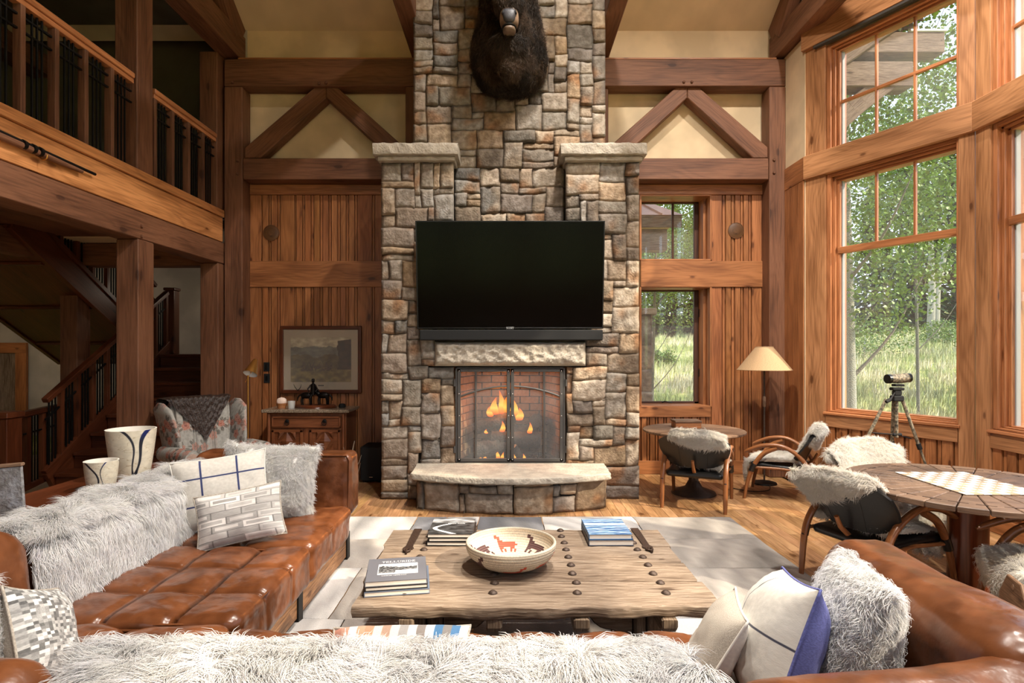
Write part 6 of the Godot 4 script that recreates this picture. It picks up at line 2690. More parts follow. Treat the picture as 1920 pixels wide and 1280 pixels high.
func fur_throw(label: String, pts: PackedVector3Array, nu: int, nv: int, n: int, l: float, col: Color, fall: Vector3, sd: int) -> void:
	var t := thing("fur_throw", label, "throw", Vector3.ZERO)
	var mb := MB.new()
	sheet(mb, pts, nu, nv, false)
	# make it face away from the sofa: the middle point's normal looks up
	var flip := mb.n[(nv / 2) * (nu + 1) + nu / 2].y < 0.0
	if flip:
		mb = MB.new()
		sheet(mb, pts, nu, nv, true)
	var under := PackedVector3Array()
	for k in pts.size():
		under.append(pts[k] - mb.n[k] * 0.012)
	sheet(mb, under, nu, nv, not flip)
	part(t, "hide", mb, M.hide_skin)
	fur_on(t, pts, nu, nv, n, l, col, fall, sd, tuft_long, flip)

# a stuffed pillow standing in its local xy plane
func pillow_pts(w: float, h: float, th: float, n: int, side: float) -> PackedVector3Array:
	var pts := PackedVector3Array()
	for j in n + 1:
		for i in n + 1:
			var x := -1.0 + 2.0 * i / n
			var y := -1.0 + 2.0 * j / n
			var e := (1.0 - pow(absf(x), 2.6)) * (1.0 - pow(absf(y), 2.6))
			var pinch := 1.0 - 0.055 * (1.0 - absf(y * y)) * 0.0
			var px := x * w * 0.5 * (1.0 - 0.07 * (1.0 - y * y) * absf(x)) * pinch
			var py := y * h * 0.5 * (1.0 - 0.07 * (1.0 - x * x) * absf(y))
			var z := side * th * 0.5 * pow(maxf(e, 0.0), 0.55)
			z += crease.get_noise_2d(px * 3.0 + w * 9.0, py * 3.0 + side) * 0.012 * sqrt(maxf(e, 0.0))
			pts.append(Vector3(px, py, z))
	return pts

func pillow(label: String, where: Vector3, basis: Basis, w: float, h: float, th: float, front: Material, back: Material) -> Node3D:
	var t := thing("pillow", label, "pillow", where)
	t.basis = basis
	var n := 18
	for e in 2:
		var side := 1.0 if e == 0 else -1.0
		var mb := MB.new()
		var uvs := PackedVector2Array()
		for j in n + 1:
			for i in n + 1:
				uvs.append(Vector2(float(i) / n, 1.0 - float(j) / n))
		sheet(mb, pillow_pts(w, h, th, n, side), n, n, e == 1, uvs)
		part(t, "front" if e == 0 else "back", mb, front if e == 0 else back)
	var pp := MB.new()
	var ring := []
	var rim := pillow_pts(w, h, 0.0, n, 0.0)
	for i in n + 1:
		ring.append(rim[i])
	for j in range(1, n + 1):
		ring.append(rim[j * (n + 1) + n])
	for i in range(n - 1, -1, -1):
		ring.append(rim[n * (n + 1) + i])
	for j in range(n - 1, -1, -1):
		ring.append(rim[j * (n + 1)])
	tube(pp, ring, [0.0045], 6, false, 1.0, Vector3.BACK)
	part(t, "piping", pp, back)
	return t

func cloth_mat(called: String, im: Image, rough := 0.9) -> StandardMaterial3D:
	var m := std(called, Color.WHITE, rough, ImageTexture.create_from_image(im) if im else T.cloth)
	m.rim_enabled = true
	m.rim = 0.25
	m.heightmap_enabled = true
	m.heightmap_texture = T.cloth
	m.heightmap_scale = 0.05
	return m

func face_basis(normal: Vector3, roll := 0.0) -> Basis:     # local z looks along normal, y up
	var z := normal.normalized()
	var x := Vector3.UP.cross(z).normalized()
	var y := z.cross(x)
	return Basis(x, y, z) * Basis(Vector3.BACK, roll)

func pillows() -> void:
	var nz := noise(210, 0.05, 3)
	var n := 192
	# linen with thin blue lines
	var lines := Image.create(n, n, false, Image.FORMAT_RGB8)
	var seams := Image.create(n, n, false, Image.FORMAT_RGB8)
	var bricks := Image.create(n, n, false, Image.FORMAT_RGB8)
	var checks := Image.create(n, n, false, Image.FORMAT_RGB8)
	var stripes := Image.create(n, n, false, Image.FORMAT_RGB8)
	var cream := Image.create(n, n, false, Image.FORMAT_RGB8)
	var rr := RandomNumberGenerator.new()
	rr.seed = 8
	var tone := []
	for k in 400:
		tone.append(rr.randf())
	var band_cols := [Color(0.78, 0.52, 0.42), Color(0.80, 0.60, 0.50), Color(0.93, 0.92, 0.90), Color(0.75, 0.62, 0.50), Color(0.72, 0.55, 0.42), Color(0.87, 0.82, 0.76), Color(0.68, 0.55, 0.46), Color(0.80, 0.78, 0.76), Color(0.62, 0.60, 0.58), Color(0.84, 0.82, 0.80), Color(0.52, 0.48, 0.45), Color(0.92, 0.92, 0.91), Color(0.25, 0.44, 0.60), Color(0.50, 0.48, 0.46), Color(0.28, 0.46, 0.62), Color(0.90, 0.89, 0.87)]
	for y in n:
		for x in n:
			var g := 0.5 + 0.5 * nz.get_noise_2d(x * 2.0, y * 2.0)
			var base := Color(0.77, 0.75, 0.71) * (0.93 + 0.12 * g)
			var c := base
			for l in [0.30, 0.68]:
				if absf(x / float(n) - l) < 0.010 or absf(y / float(n) - l + 0.02) < 0.010:
					c = Color(0.17, 0.20, 0.36)
			lines.set_pixel(x, y, c)
			seams.set_pixel(x, y, Color(0.22, 0.22, 0.27) if absf(x / float(n) - 0.42) < 0.008 or absf(y / float(n) - 0.45) < 0.008 else base)
			cream.set_pixel(x, y, Color(0.86, 0.84, 0.80) * (0.92 + 0.12 * g))
			# concentric pieced hide blocks
			var row := y / 24
			var off := (row % 2) * 34
			var bx := (x + off) / 68
			var id: int = (row * 7 + bx) % 400
			var lx := (x + off) % 68
			var ly := y % 24
			var t: float = 0.62 + 0.30 * tone[id]
			if lx < 3 or ly < 2:
				t *= 0.72
			elif lx > 8 and lx < 60 and ly > 6 and ly < 18:
				t = 0.60 + 0.32 * tone[(id + 77) % 400]
			var fine := 0.06 * nz.get_noise_2d(x * 1.0, y * 9.0)
			bricks.set_pixel(x, y, Color(t + fine, (t + fine) * 0.975, (t + fine) * 0.94))
			var ci: int = ((x / 9) * 31 + (y / 6) * 17 + ((x / 9) * (y / 6)) % 13) % 400
			var ct: float = 0.35 + 0.55 * tone[ci]
			ct += 0.08 * nz.get_noise_2d(x * 6.0, y * 6.0)
			checks.set_pixel(x, y, Color(ct, ct * 0.99, ct * 0.96))
			var bc: Color = band_cols[(x / 12) % 16]
			stripes.set_pixel(x, y, bc * (0.92 + 0.14 * nz.get_noise_2d(x * 9.0, y * 9.0)))
	var m_seams := cloth_mat("seamed_linen", seams)
	var m_lines := cloth_mat("linen_lines", lines)
	var m_brick := cloth_mat("hide_blocks", bricks)
	var m_check := cloth_mat("grey_checks", checks)
	var m_stripe := cloth_mat("woven_stripes", stripes)
	var m_cream := cloth_mat("cream_linen", cream)
	var m_blue := cloth_mat("blue_linen", null)
	m_blue.albedo_color = Color(0.36, 0.38, 0.62)
	var m_tan := cloth_mat("taupe_linen", null)
	m_tan.albedo_color = Color(0.72, 0.68, 0.62)

	# on the left sofa
	var p := pillow("shaggy white fur pillow against the left sofa's end arm", Vector3(-1.55, 0.655, -3.78), face_basis(Vector3(0.35, 0.25, 1.0), -0.10), 0.56, 0.46, 0.17, M.hide_skin, M.hide_skin)
	for e in 2:
		fur_on(p, pillow_pts(0.56, 0.46, 0.17, 18, 1.0 - 2.0 * e), 18, 18, 1500, 0.05, Color(0.97, 0.96, 0.94), Vector3(0, -0.4, 0), 300 + e, tuft_wool, e == 1, 0.9)
	pillow("cream linen pillow with thin navy window-pane lines on the left sofa", Vector3(-1.72, 0.66, -3.50), face_basis(Vector3(0.45, 0.28, 1.0), 0.10), 0.52, 0.42, 0.16, m_lines, m_cream)
	pillow("pieced grey and white hide pillow with brick pattern on the left sofa", Vector3(-1.51, 0.575, -3.28), face_basis(Vector3(0.25, 0.42, 1.0), 0.16), 0.46, 0.30, 0.13, m_brick, m_tan)
	pillow("grey checked woven pillow in the corner of the sofas", Vector3(-1.60, 0.525, -2.0), face_basis(Vector3(0.80, 0.30, -0.28), -0.42), 0.34, 0.34, 0.16, m_check, m_tan)
	p = pillow("white fur pillow at the left picture edge behind the checked pillow", Vector3(-1.72, 0.60, -1.72), face_basis(Vector3(0.8, 0.2, 0.3)), 0.40, 0.34, 0.14, M.hide_skin, M.hide_skin)
	fur_on(p, pillow_pts(0.40, 0.34, 0.14, 18, 1.0), 18, 18, 900, 0.045, Color(0.97, 0.96, 0.95), Vector3(0, -0.4, 0), 310, tuft_wool, false, 0.9)
	# on the near sofa
	pillow("striped multicoloured lumbar pillow leaning on the near sofa's back", Vector3(-0.375, 0.475, -1.96), face_basis(Vector3(0.02, 1.0, 0.45)), 0.48, 0.24, 0.14, m_stripe, m_tan)
	p = pillow("plain blue pillow mostly hidden behind the striped lumbar pillow", Vector3(-0.34, 0.47, -1.80), face_basis(Vector3(0.02, 0.8, 0.9)), 0.46, 0.26, 0.12, m_blue, m_blue)
	pillow("taupe hide pillow lying against the cream pillow at the right", Vector3(0.67, 0.525, -1.93), face_basis(Vector3(-0.82, 0.50, -0.28), 0.12), 0.36, 0.34, 0.13, m_tan, m_cream)
	pillow("cream pillow with dark seams and blue back on the near sofa", Vector3(0.85, 0.575, -1.87), face_basis(Vector3(-0.90, 0.36, -0.26), 0.22), 0.44, 0.42, 0.24, m_seams, m_blue)
	p = pillow("shaggy white fur pillow leaning on the near sofa's right arm", Vector3(1.055, 0.625, -1.82), face_basis(Vector3(-0.95, 0.22, -0.16), 0.0), 0.36, 0.40, 0.17, M.hide_skin, M.hide_skin)
	for e in 2:
		fur_on(p, pillow_pts(0.36, 0.40, 0.17, 18, 1.0 - 2.0 * e), 18, 18, 1600, 0.055, Color(0.97, 0.97, 0.97), Vector3(0, -0.6, 0.2), 320 + e, tuft_wool, e == 1, 0.8)
# ---------------------------------------------------------------- right: tables, chairs with sheepskins, lamp, tripod
func build_right_furniture() -> void:
	std("black_pad", Color(0.075, 0.072, 0.072), 0.38)
	tri(M.black_pad, 2.0, T.fine_bump, 0.08)
	# a chair: label, centre, facing (x, z), skin label, skin centre offset, skin width, drop behind at its two ends
	chair("black leather and bent wood lounge chair beside the near sofa's right arm, seen from behind", Vector3(2.32, 0, -3.75), Vector2(0.94, -0.34), "cream sheepskin hanging over the back of the chair beside the sofa arm", 0.06, 0.58, 0.24, 0.04, 0.26)
	chair("black leather lounge chair behind the near round table facing the room", Vector3(3.02, 0, -4.62), Vector2(0.28, 0.96), "white sheepskin filling the chair behind the near round table", 0.0, 0.74, 0.10, 0.14, 0.22)
	chair("lounge chair cut by the right picture edge at the near round table", Vector3(2.90, 0, -2.99), Vector2(-0.95, -0.30), "sheepskin on the chair at the right picture edge", 0.0, 0.56, 0.12, 0.15, 0.22)
	chair("black leather lounge chair seen from behind at the far round table", Vector3(1.83, 0, -5.74), Vector2(0.43, -0.90), "sheepskin lying askew over the back of the far table's chair", -0.04, 0.48, 0.06, 0.13, 0.22)
	chair("black leather lounge chair in the corner under the tan floor lamp", Vector3(2.80, 0, -6.02), Vector2(-0.86, -0.50), "fluffy sheepskin over the corner chair, hanging from seat and back", 0.0, 0.54, 0.16, 0.16, 0.30)

	# near round table
	var tc := Vector3(2.83, 0, -3.63)
	var t := thing("round_table", "large round wooden table of radial staves on a thick column, at the right", "table", tc)
	var n := 30
	var ty := 0.67
	for k in n:
		var mb := MB.new()
		var tn := R.randf_range(0.80, 1.15)
		mb.col = Color(tn, tn, tn)
		var a0 := TAU * k / n + 0.006
		var a1 := TAU * (k + 1) / n - 0.006
		var poly := PackedVector2Array()
		var am := (a0 + a1) * 0.5
		for e in 5:
			var a := lerpf(a0, a1, e / 4.0)
			poly.append(Vector2(cos(a), sin(a)) * 0.68)
		poly.append(Vector2(cos(a1), sin(a1)) * 0.05)
		poly.append(Vector2(cos(a0), sin(a0)) * 0.05)
		prism(mb, poly, 0.034, Transform3D(Basis(Vector3.RIGHT, Vector3.FORWARD, Vector3.UP), Vector3(0, ty - 0.034, 0)), 0.004)
		for j in mb.uv.size():             # grain runs across each stave
			var p := Vector2(mb.v[j].x, -mb.v[j].z).rotated(-am)
			mb.uv[j] = Vector2(p.y + k * 0.31, fposmod(p.x * 0.8, 0.55) + mb.v[j].y)
		part(t, "stave", mb, M.stave_wood)
		var ky := MB.new()
		ky.col = Color(0.25, 0.2, 0.18)
		var dir := Vector3(cos(a1 + 0.006), 0, -sin(a1 + 0.006))
		var sd := Vector3(-dir.z, 0, dir.x)
		beam(ky, dir * 0.575 + sd * 0.045 + Vector3(0, ty + 0.0005, 0), dir * 0.575 - sd * 0.045 + Vector3(0, ty + 0.0005, 0), 0.008, 0.002, 0.0)
		part(t, "inlay", ky, M.grey_wood)
	var col := MB.new()
	lathe(col, [Vector2(0.0, 0.62), Vector2(0.108, 0.62), Vector2(0.105, 0.30), Vector2(0.108, 0.014), Vector2(0.0, 0.014)], 28)
	for j in col.uv.size():
		col.uv[j] = Vector2(col.uv[j].y * 0.6, col.uv[j].x * 0.55)
	part(t, "column", col, M.column_wood)
	var hub := MB.new()
	lathe(hub, [Vector2(0.0, 0.636), Vector2(0.30, 0.636), Vector2(0.28, 0.60), Vector2(0.0, 0.60)], 24)
	part(t, "underframe", hub, M.column_wood)
	var bs := MB.new()
	lathe(bs, [Vector2(0.0, 0.014), Vector2(0.30, 0.014), Vector2(0.315, 0.006), Vector2(0.315, 0.0), Vector2(0.0, 0.0)], 32)
	part(t, "base_plate", bs, M.iron)

	var mat := thing("checkered_mat", "white and beige checkered hide mat on the near round table", "mat", Vector3(2.83, ty + 0.001, -3.655))
	var hm := std("mat_hide", Color(0.95, 0.94, 0.92), 0.95, T.cloth)
	for j in 11:
		for k in 9:
			var mb := MB.new()
			var light := (j + k) % 2 == 0
			mb.col = (Color(0.90, 0.89, 0.87) if light else Color(0.66, 0.58, 0.49) * R.randf_range(0.92, 1.06)).srgb_to_linear()
			var x := (k - 4) * 0.052
			var z := (j - 5) * 0.056
			box(mb, Vector3(x, 0.003 + (0.0015 if light else 0.0), z), Vector3(0.051, 0.006, 0.055), 0.002, Basis(Vector3.UP, R.randf_range(-0.03, 0.03)))
			part(mat, "hide_square", mb, hm)

	# far round table with a wooden box
	var ft := thing("round_table", "small round wooden pedestal table in front of the lower small window", "table", Vector3(1.92, 0, -6.15))
	var tp := MB.new()
	lathe(tp, [Vector2(0.0, 0.672), Vector2(0.505, 0.672), Vector2(0.52, 0.664), Vector2(0.52, 0.65), Vector2(0.50, 0.638), Vector2(0.0, 0.638)], 40)
	for j in tp.uv.size():
		tp.uv[j] = Vector2(tp.v[j].x, fposmod(tp.v[j].z + 0.6, 1.2) * 0.5)
	part(ft, "tabletop", tp, M.grey_wood)
	var fc := MB.new()
	lathe(fc, [Vector2(0.05, 0.64), Vector2(0.042, 0.40), Vector2(0.05, 0.14), Vector2(0.09, 0.07), Vector2(0.22, 0.02), Vector2(0.23, 0.0)], 24)
	part(ft, "pedestal", fc, M.rust_iron)
	var bx := thing("wooden_box", "small lidded wooden box on the far round table", "box", Vector3(1.88, 0.673, -6.28))
	var bb := MB.new()
	span(bb, -0.135, 0.135, 0.0, 0.058, -0.09, 0.09, 0.004)
	part(bx, "body", bb, M.cedar)
	var lid := MB.new()
	lid.col = Color(1.15, 1.15, 1.15)
	span(lid, -0.142, 0.142, 0.060, 0.082, -0.096, 0.096, 0.005)
	part(bx, "lid", lid, M.grey_wood)

	# floor lamp
	var lp := thing("floor_lamp", "floor lamp with a wide tan cone shade in the corner", "lamp", Vector3(2.856, 0, -6.60))
	var sh := MB.new()
	lathe(sh, [Vector2(0.29, 1.278), Vector2(0.092, 1.535)], 40)
	var sm := std("lamp_shade", Color(0.74, 0.61, 0.455), 0.8, T.cloth)
	sm.backlight_enabled = true
	sm.backlight = Color(0.40, 0.33, 0.24)
	part(lp, "shade", sh, sm)
	var rim := MB.new()
	for q in [[0.29, 1.278], [0.092, 1.535]]:
		var pts := []
		for k in 33:
			pts.append(Vector3(cos(TAU * k / 32) * q[0], q[1], sin(TAU * k / 32) * q[0]))
		tube(rim, pts, [0.004], 6, false)
	part(lp, "shade_rim", rim, sm)
	var po := MB.new()
	tube(po, [Vector3(0, 0.02, 0), Vector3(0, 1.45, 0)], [0.010], 10)
	part(lp, "pole", po, M.rust_iron)
	var gp := MB.new()
	lathe(gp, [Vector2(0.01, 0.86), Vector2(0.017, 0.87), Vector2(0.017, 0.97), Vector2(0.01, 0.98)], 12)
	part(lp, "grip", gp, M.grey_wood)
	var ba := MB.new()
	lathe(ba, [Vector2(0.0, 0.03), Vector2(0.03, 0.03), Vector2(0.13, 0.015), Vector2(0.135, 0.0), Vector2(0.0, 0.0)], 24)
	part(lp, "base", ba, M.iron)
	var sp := MB.new()
	for k in 3:
		var a := TAU * k / 3.0
		tube(sp, [Vector3(0, 1.45, 0), Vector3(cos(a) * 0.092, 1.53, sin(a) * 0.092)], [0.003], 5)
	part(lp, "spider", sp, M.iron)
	var cord := MB.new()
	tube(cord, curve_pts([Vector3(2.86, 0.008, -6.47), Vector3(2.75, 0.008, -6.25), Vector3(2.55, 0.008, -6.20), Vector3(2.38, 0.008, -6.36)], 6), [0.005], 6)
	single("lamp_cord", "thin black lamp cord on the floor under the corner chair", "cord", cord, M.black)

	tripod()

	# wooden tote at the right picture edge
	var wt := thing("wooden_crate", "small wooden crate with a holed end panel behind the sofa's right arm", "crate", Vector3(2.70, 0.001, -2.78), "", -0.35)
	for s in 2:
		var e := MB.new()
		e.col = Color(0.85, 0.8, 0.75)
		var poly := PackedVector2Array([Vector2(-0.16, 0), Vector2(0.16, 0), Vector2(0.16, 0.26), Vector2(0.07, 0.38), Vector2(-0.07, 0.38), Vector2(-0.16, 0.26)])
		prism(e, poly, 0.018, Transform3D(Basis(Vector3.BACK, Vector3.UP, Vector3.LEFT), Vector3(-0.24 + s * 0.498, 0, 0)), 0.004)
		part(wt, "end_panel", e, M.grey_wood)
		var sd := MB.new()
		span(sd, -0.24, 0.24, 0.0, 0.24, -0.158 + s * 0.30, -0.142 + s * 0.30, 0.003, 0)
		part(wt, "side_panel", sd, M.grey_wood)
	var bt := MB.new()
	span(bt, -0.24, 0.24, 0.0, 0.015, -0.14, 0.14, 0.002, 0)
	part(wt, "bottom", bt, M.grey_wood)
	var hb := MB.new()
	tube(hb, [Vector3(-0.26, 0.34, 0), Vector3(0.26, 0.34, 0)], [0.014], 10)
	part(wt, "handle", hb, M.grey_wood)

func chair(label: String, c: Vector3, f: Vector2, skin: String, sx: float, sw: float, drop_a: float, drop_b: float, front: float) -> void:
	var t := thing("lounge_chair", label, "chair", c, "", atan2(f.x, f.y))
	var s := MB.new()
	var seat_d := func(p: Vector3, n: Vector3) -> float: return -0.018 * exp(-(p.x * p.x + p.z * p.z) / 0.03) * maxf(n.y, 0.0)
	rbox(s, Vector3(0, 0.335, 0.02), Vector3(0.52, 0.06, 0.52), 0.028, 0.03, Basis(Vector3.RIGHT, -0.06), seat_d)
	part(t, "seat", s, M.black_pad)
	# backrest: a bowed shell, broad above and rounded below
	var pts := PackedVector3Array()
	var nu := 20
	var nv := 12
	var th := 0.022
	for e in 2:
		for j in nv + 1:
			for i in nu + 1:
				pts.append(back_point(-1.0 + 2.0 * i / nu, float(j) / nv, (0.5 - e) * th))
	var b := MB.new()
	var half := (nu + 1) * (nv + 1)
	sheet(b, pts.slice(0, half), nu, nv)
	sheet(b, pts.slice(half), nu, nv, true)
	for i in nu:                           # close the rim
		for j in [0, nv]:
			var a: int = j * (nu + 1) + i
			b.quad(pts[a], pts[a + 1], pts[half + a + 1], pts[half + a], Vector3(0, 1 if j > 0 else -1, 0))
	for j in nv:
		for i in [0, nu]:
			var a: int = j * (nu + 1) + i
			b.quad(pts[a], pts[a + nu + 1], pts[half + a + nu + 1], pts[half + a], Vector3(1 if i > 0 else -1, 0, 0))
	part(t, "backrest", b, M.black_pad)
	var seam := MB.new()
	for x in [-0.42, 0.42]:
		var sp := []
		for j in nv + 1:
			sp.append(back_point(x, float(j) / nv, -th * 0.5 - 0.0005))
		tube(seam, sp, [0.002], 5)
	part(t, "seam", seam, M.black_pad)
	var br := MB.new()
	tube(br, [Vector3(0, 0.33, -0.20), Vector3(0, 0.40, -0.28), Vector3(0, 0.47, -0.315)], [0.018, 0.016, 0.014], 8)
	part(t, "back_support", br, M.bent_ash)
	for x in [-0.285, 0.285]:
		var o := 0.012 if x > 0 else -0.012
		var arm := MB.new()
		tube(arm, curve_pts([Vector3(x, 0.0, -0.30), Vector3(x, 0.30, -0.265), Vector3(x, 0.46, -0.17), Vector3(x + o, 0.555, -0.01), Vector3(x + o, 0.545, 0.17), Vector3(x + o * 0.5, 0.475, 0.33)], 6), [0.016, 0.018, 0.020, 0.021, 0.022, 0.023, 0.023, 0.024, 0.024, 0.024, 0.024, 0.024, 0.024, 0.024, 0.024, 0.024, 0.024, 0.024, 0.024, 0.024, 0.025, 0.025, 0.025, 0.025, 0.025, 0.024, 0.023, 0.022, 0.021, 0.018, 0.012], 10, true, 0.85)
		part(t, "arm", arm, M.bent_ash)
		var leg := MB.new()
		tube(leg, curve_pts([Vector3(x + o, 0.535, 0.03), Vector3(x + o, 0.47, 0.15), Vector3(x, 0.33, 0.25), Vector3(x, 0.16, 0.305), Vector3(x, 0.0, 0.335)], 6), [0.022, 0.023, 0.024, 0.024, 0.024, 0.024, 0.024, 0.024, 0.024, 0.023, 0.022, 0.022, 0.021, 0.021, 0.020, 0.020, 0.019, 0.019, 0.018, 0.018, 0.017, 0.017, 0.016, 0.016, 0.015], 10)
		part(t, "leg", leg, M.bent_ash)
		var bd := MB.new()
		tube(bd, [Vector3(x, 0.285, 0.268), Vector3(x, 0.325, 0.2525), Vector3(x, 0.36, 0.235)], [0.027], 10)
		tube(bd, [Vector3(x, 0.265, -0.270), Vector3(x, 0.34, -0.247)], [0.023], 10)
		part(t, "leather_band", bd, M.black_pad)
		var rail := MB.new()
		tube(rail, [Vector3(x, 0.325, 0.25), Vector3(x * 0.9, 0.325, 0.0), Vector3(x, 0.315, -0.258)], [0.013], 8)
		part(t, "side_rail", rail, M.bent_ash)
	# the sheepskin lies on the chair and is a thing of its own
	var sk := thing("sheepskin", skin, "sheepskin", c, "", atan2(f.x, f.y))
	var nz := noise(int(c.x * 1000.0), 2.0, 2)
	nu = 18
	nv = 28
	pts = PackedVector3Array()
	for j in nv + 1:
		for i in nu + 1:
			var u := float(i) / nu
			var v := float(j) / nv
			var uu := (u - 0.5) * 2.0
			var x := sx + uu * sw * 0.5 * (1.0 + 0.18 * nz.get_noise_2d(v * 2.0, 1.0))
			var drop := lerpf(drop_b, drop_a, u)
			var bx := clampf(x / 0.30, -1.0, 1.0)
			var q: Vector3
			if v < 0.25:                   # behind the back
				var k := v / 0.25
				q = back_point(bx * 0.97, 1.0 - (1.0 - k) * drop / 0.34, -0.036)
				q.x = x
			elif v < 0.35:                 # over its top
				var k := (v - 0.25) / 0.10
				var p0 := back_point(bx * 0.97, 1.0, -0.036)
				var p1 := back_point(bx * 0.97, 1.0, 0.036)
				q = p0.lerp(p1, k) + Vector3(0, 0.030 * sin(PI * k), 0)
				q.x = x
			elif v < 0.58:                 # down the front
				var k := (v - 0.35) / 0.23
				q = back_point(bx * 0.9 * (1.0 - 0.1 * k), 1.0 - k, 0.036)
				q.x = x * (1.0 - 0.12 * k)
			elif v < 0.84:                 # over the seat
				var k := (v - 0.58) / 0.26
				q = Vector3(x * 0.88, lerpf(0.405, 0.385, k), lerpf(-0.21, 0.27, k))
			else:
				var k := (v - 0.84) / 0.16
				q = Vector3(x * 0.85, 0.385 - k * front * (0.6 + 0.5 * absf(nz.get_noise_2d(u * 3.0, 4.0))), 0.27 + 0.055 * sin(minf(k * 2.0, 1.0) * PI * 0.5))
			# rounded corners of the hide
			var ends := clampf((absf(uu) - 0.5) * 2.0, 0.0, 1.0)
			q += Vector3(nz.get_noise_3dv(q * 2.0), nz.get_noise_3dv(q * 2.0 + Vector3.ONE), 0) * 0.016
			if v < 0.12:
				q.y += ends * ends * 0.05
			if v > 0.9:
				q.y += ends * ends * 0.09
			pts.append(q)
	var mb := MB.new()
	sheet(mb, pts, nu, nv)
	var flip := mb.n[(nv / 3) * (nu + 1) + nu / 2].y < 0.0
	if flip:
		mb = MB.new()
		sheet(mb, pts, nu, nv, true)
	part(sk, "hide", mb, M.hide_skin)
	fur_on(sk, pts, nu, nv, 5200, 0.068, Color(0.97, 0.94, 0.88), Vector3(0, -0.55, 0.0), int(c.z * -977.0), tuft_wool, flip, 0.8, 0.10)

func back_point(x: float, v: float, off: float) -> Vector3:      # x -1..1, v 0 bottom .. 1 top
	var w := 0.325 * (0.84 + 0.16 * sin(minf(v * 1.3, 1.0) * PI * 0.5))
	var top := 1.0 - 0.22 * pow(absf(x), 4.0)
	var y := 0.385 + 0.325 * v * top + 0.06 * (1.0 - v) * pow(absf(x), 4.0)
	var z := -0.20 - 0.14 * v + 0.075 * x * x
	return Vector3(x * w, y, z + off)

func tripod() -> void:
	var o := at(1681, 656, 5.10)
	var t := thing("spotting_scope", "camouflage spotting scope on a tripod standing before the tall window", "scope", Vector3(o.x, 0, o.z))
	var camo := tri(std("camouflage", Color(1, 1, 1), 0.6, noise_tex(230, 0.03, 256, Color(0.22, 0.20, 0.16), Color(0.62, 0.56, 0.46), 3)), 4.0)
	var dark: Material = M.black_matte
	for q in [[1663, 748, 1556, 980, -0.06], [1690, 748, 1764, 992, 0.08], [1680, 748, 1702, 962, -0.25]]:
		var leg := MB.new()
		var a := at(q[0], q[1], 5.10) - t.position
		var b := at(q[2], q[3], 5.10) - t.position
		b.z = q[4]
		b.y = 0.0
		a.z = q[4] * 0.12
		tube(leg, [a, a.lerp(b, 0.38), a.lerp(b, 0.385), a.lerp(b, 1.0)], [0.015, 0.014, 0.011, 0.010], 8)
		part(t, "leg", leg, camo)
		var cl := MB.new()
		tube(cl, [a.lerp(b, 0.355), a.lerp(b, 0.40)], [0.020], 8)
		part(t, "leg_clamp", cl, dark)
	var cc := MB.new()
	tube(cc, [Vector3(0, 1.10, 0), Vector3(0, 0.74, 0)], [0.014], 8)
	part(t, "centre_column", cc, camo)
	var st := MB.new()
	var l0 := at(1636, 811, 5.08) - t.position
	var l1 := at(1709, 822, 5.10) - t.position
	tube(st, [l0, Vector3(0, 0.765, 0), l1], [0.005], 6)
	tube(st, [Vector3(-0.03, 0.765, 0), Vector3(0.04, 0.765, 0)], [0.014], 8)
	part(t, "strut", st, dark)
	var hd := MB.new()
	span(hd, -0.045, 0.05, 1.055, 1.105, -0.035, 0.035, 0.01)
	span(hd, -0.03, 0.035, 1.105, 1.15, -0.025, 0.025, 0.008)
	span(hd, -0.05, 0.055, 1.15, 1.175, -0.03, 0.03, 0.008)
	span(hd, -0.03, 0.055, 1.185, 1.205, -0.03, 0.03, 0.006)
	part(t, "tripod_head", hd, dark)
	var pan := MB.new()
	tube(pan, [Vector3(-0.03, 1.13, 0.02), Vector3(-0.075, 1.09, 0.05), Vector3(-0.10, 1.07, 0.06), Vector3(-0.135, 1.055, 0.07)], [0.006, 0.007, 0.016, 0.014], 8)
	part(t, "pan_handle", pan, dark)
	var sc := MB.new()
	tube(sc, [Vector3(-0.075, 1.250, 0.02), Vector3(-0.04, 1.252, 0.01), Vector3(0.0, 1.25, 0.0), Vector3(0.05, 1.252, -0.01), Vector3(0.10, 1.258, -0.02)], [0.036, 0.040, 0.041, 0.040, 0.042], 14)
	part(t, "scope_body", sc, camo)
	for e in 2:
		var r := MB.new()
		var x := -0.098 if e == 0 else 0.10
		tube(r, [Vector3(x, 1.25 + e * 0.008, 0.025 - e * 0.045), Vector3(x + 0.026, 1.25 + e * 0.008, 0.02 - e * 0.045)], [0.040, 0.041], 14)
		part(t, "eyepiece" if e == 0 else "lens_hood", r, M.black)
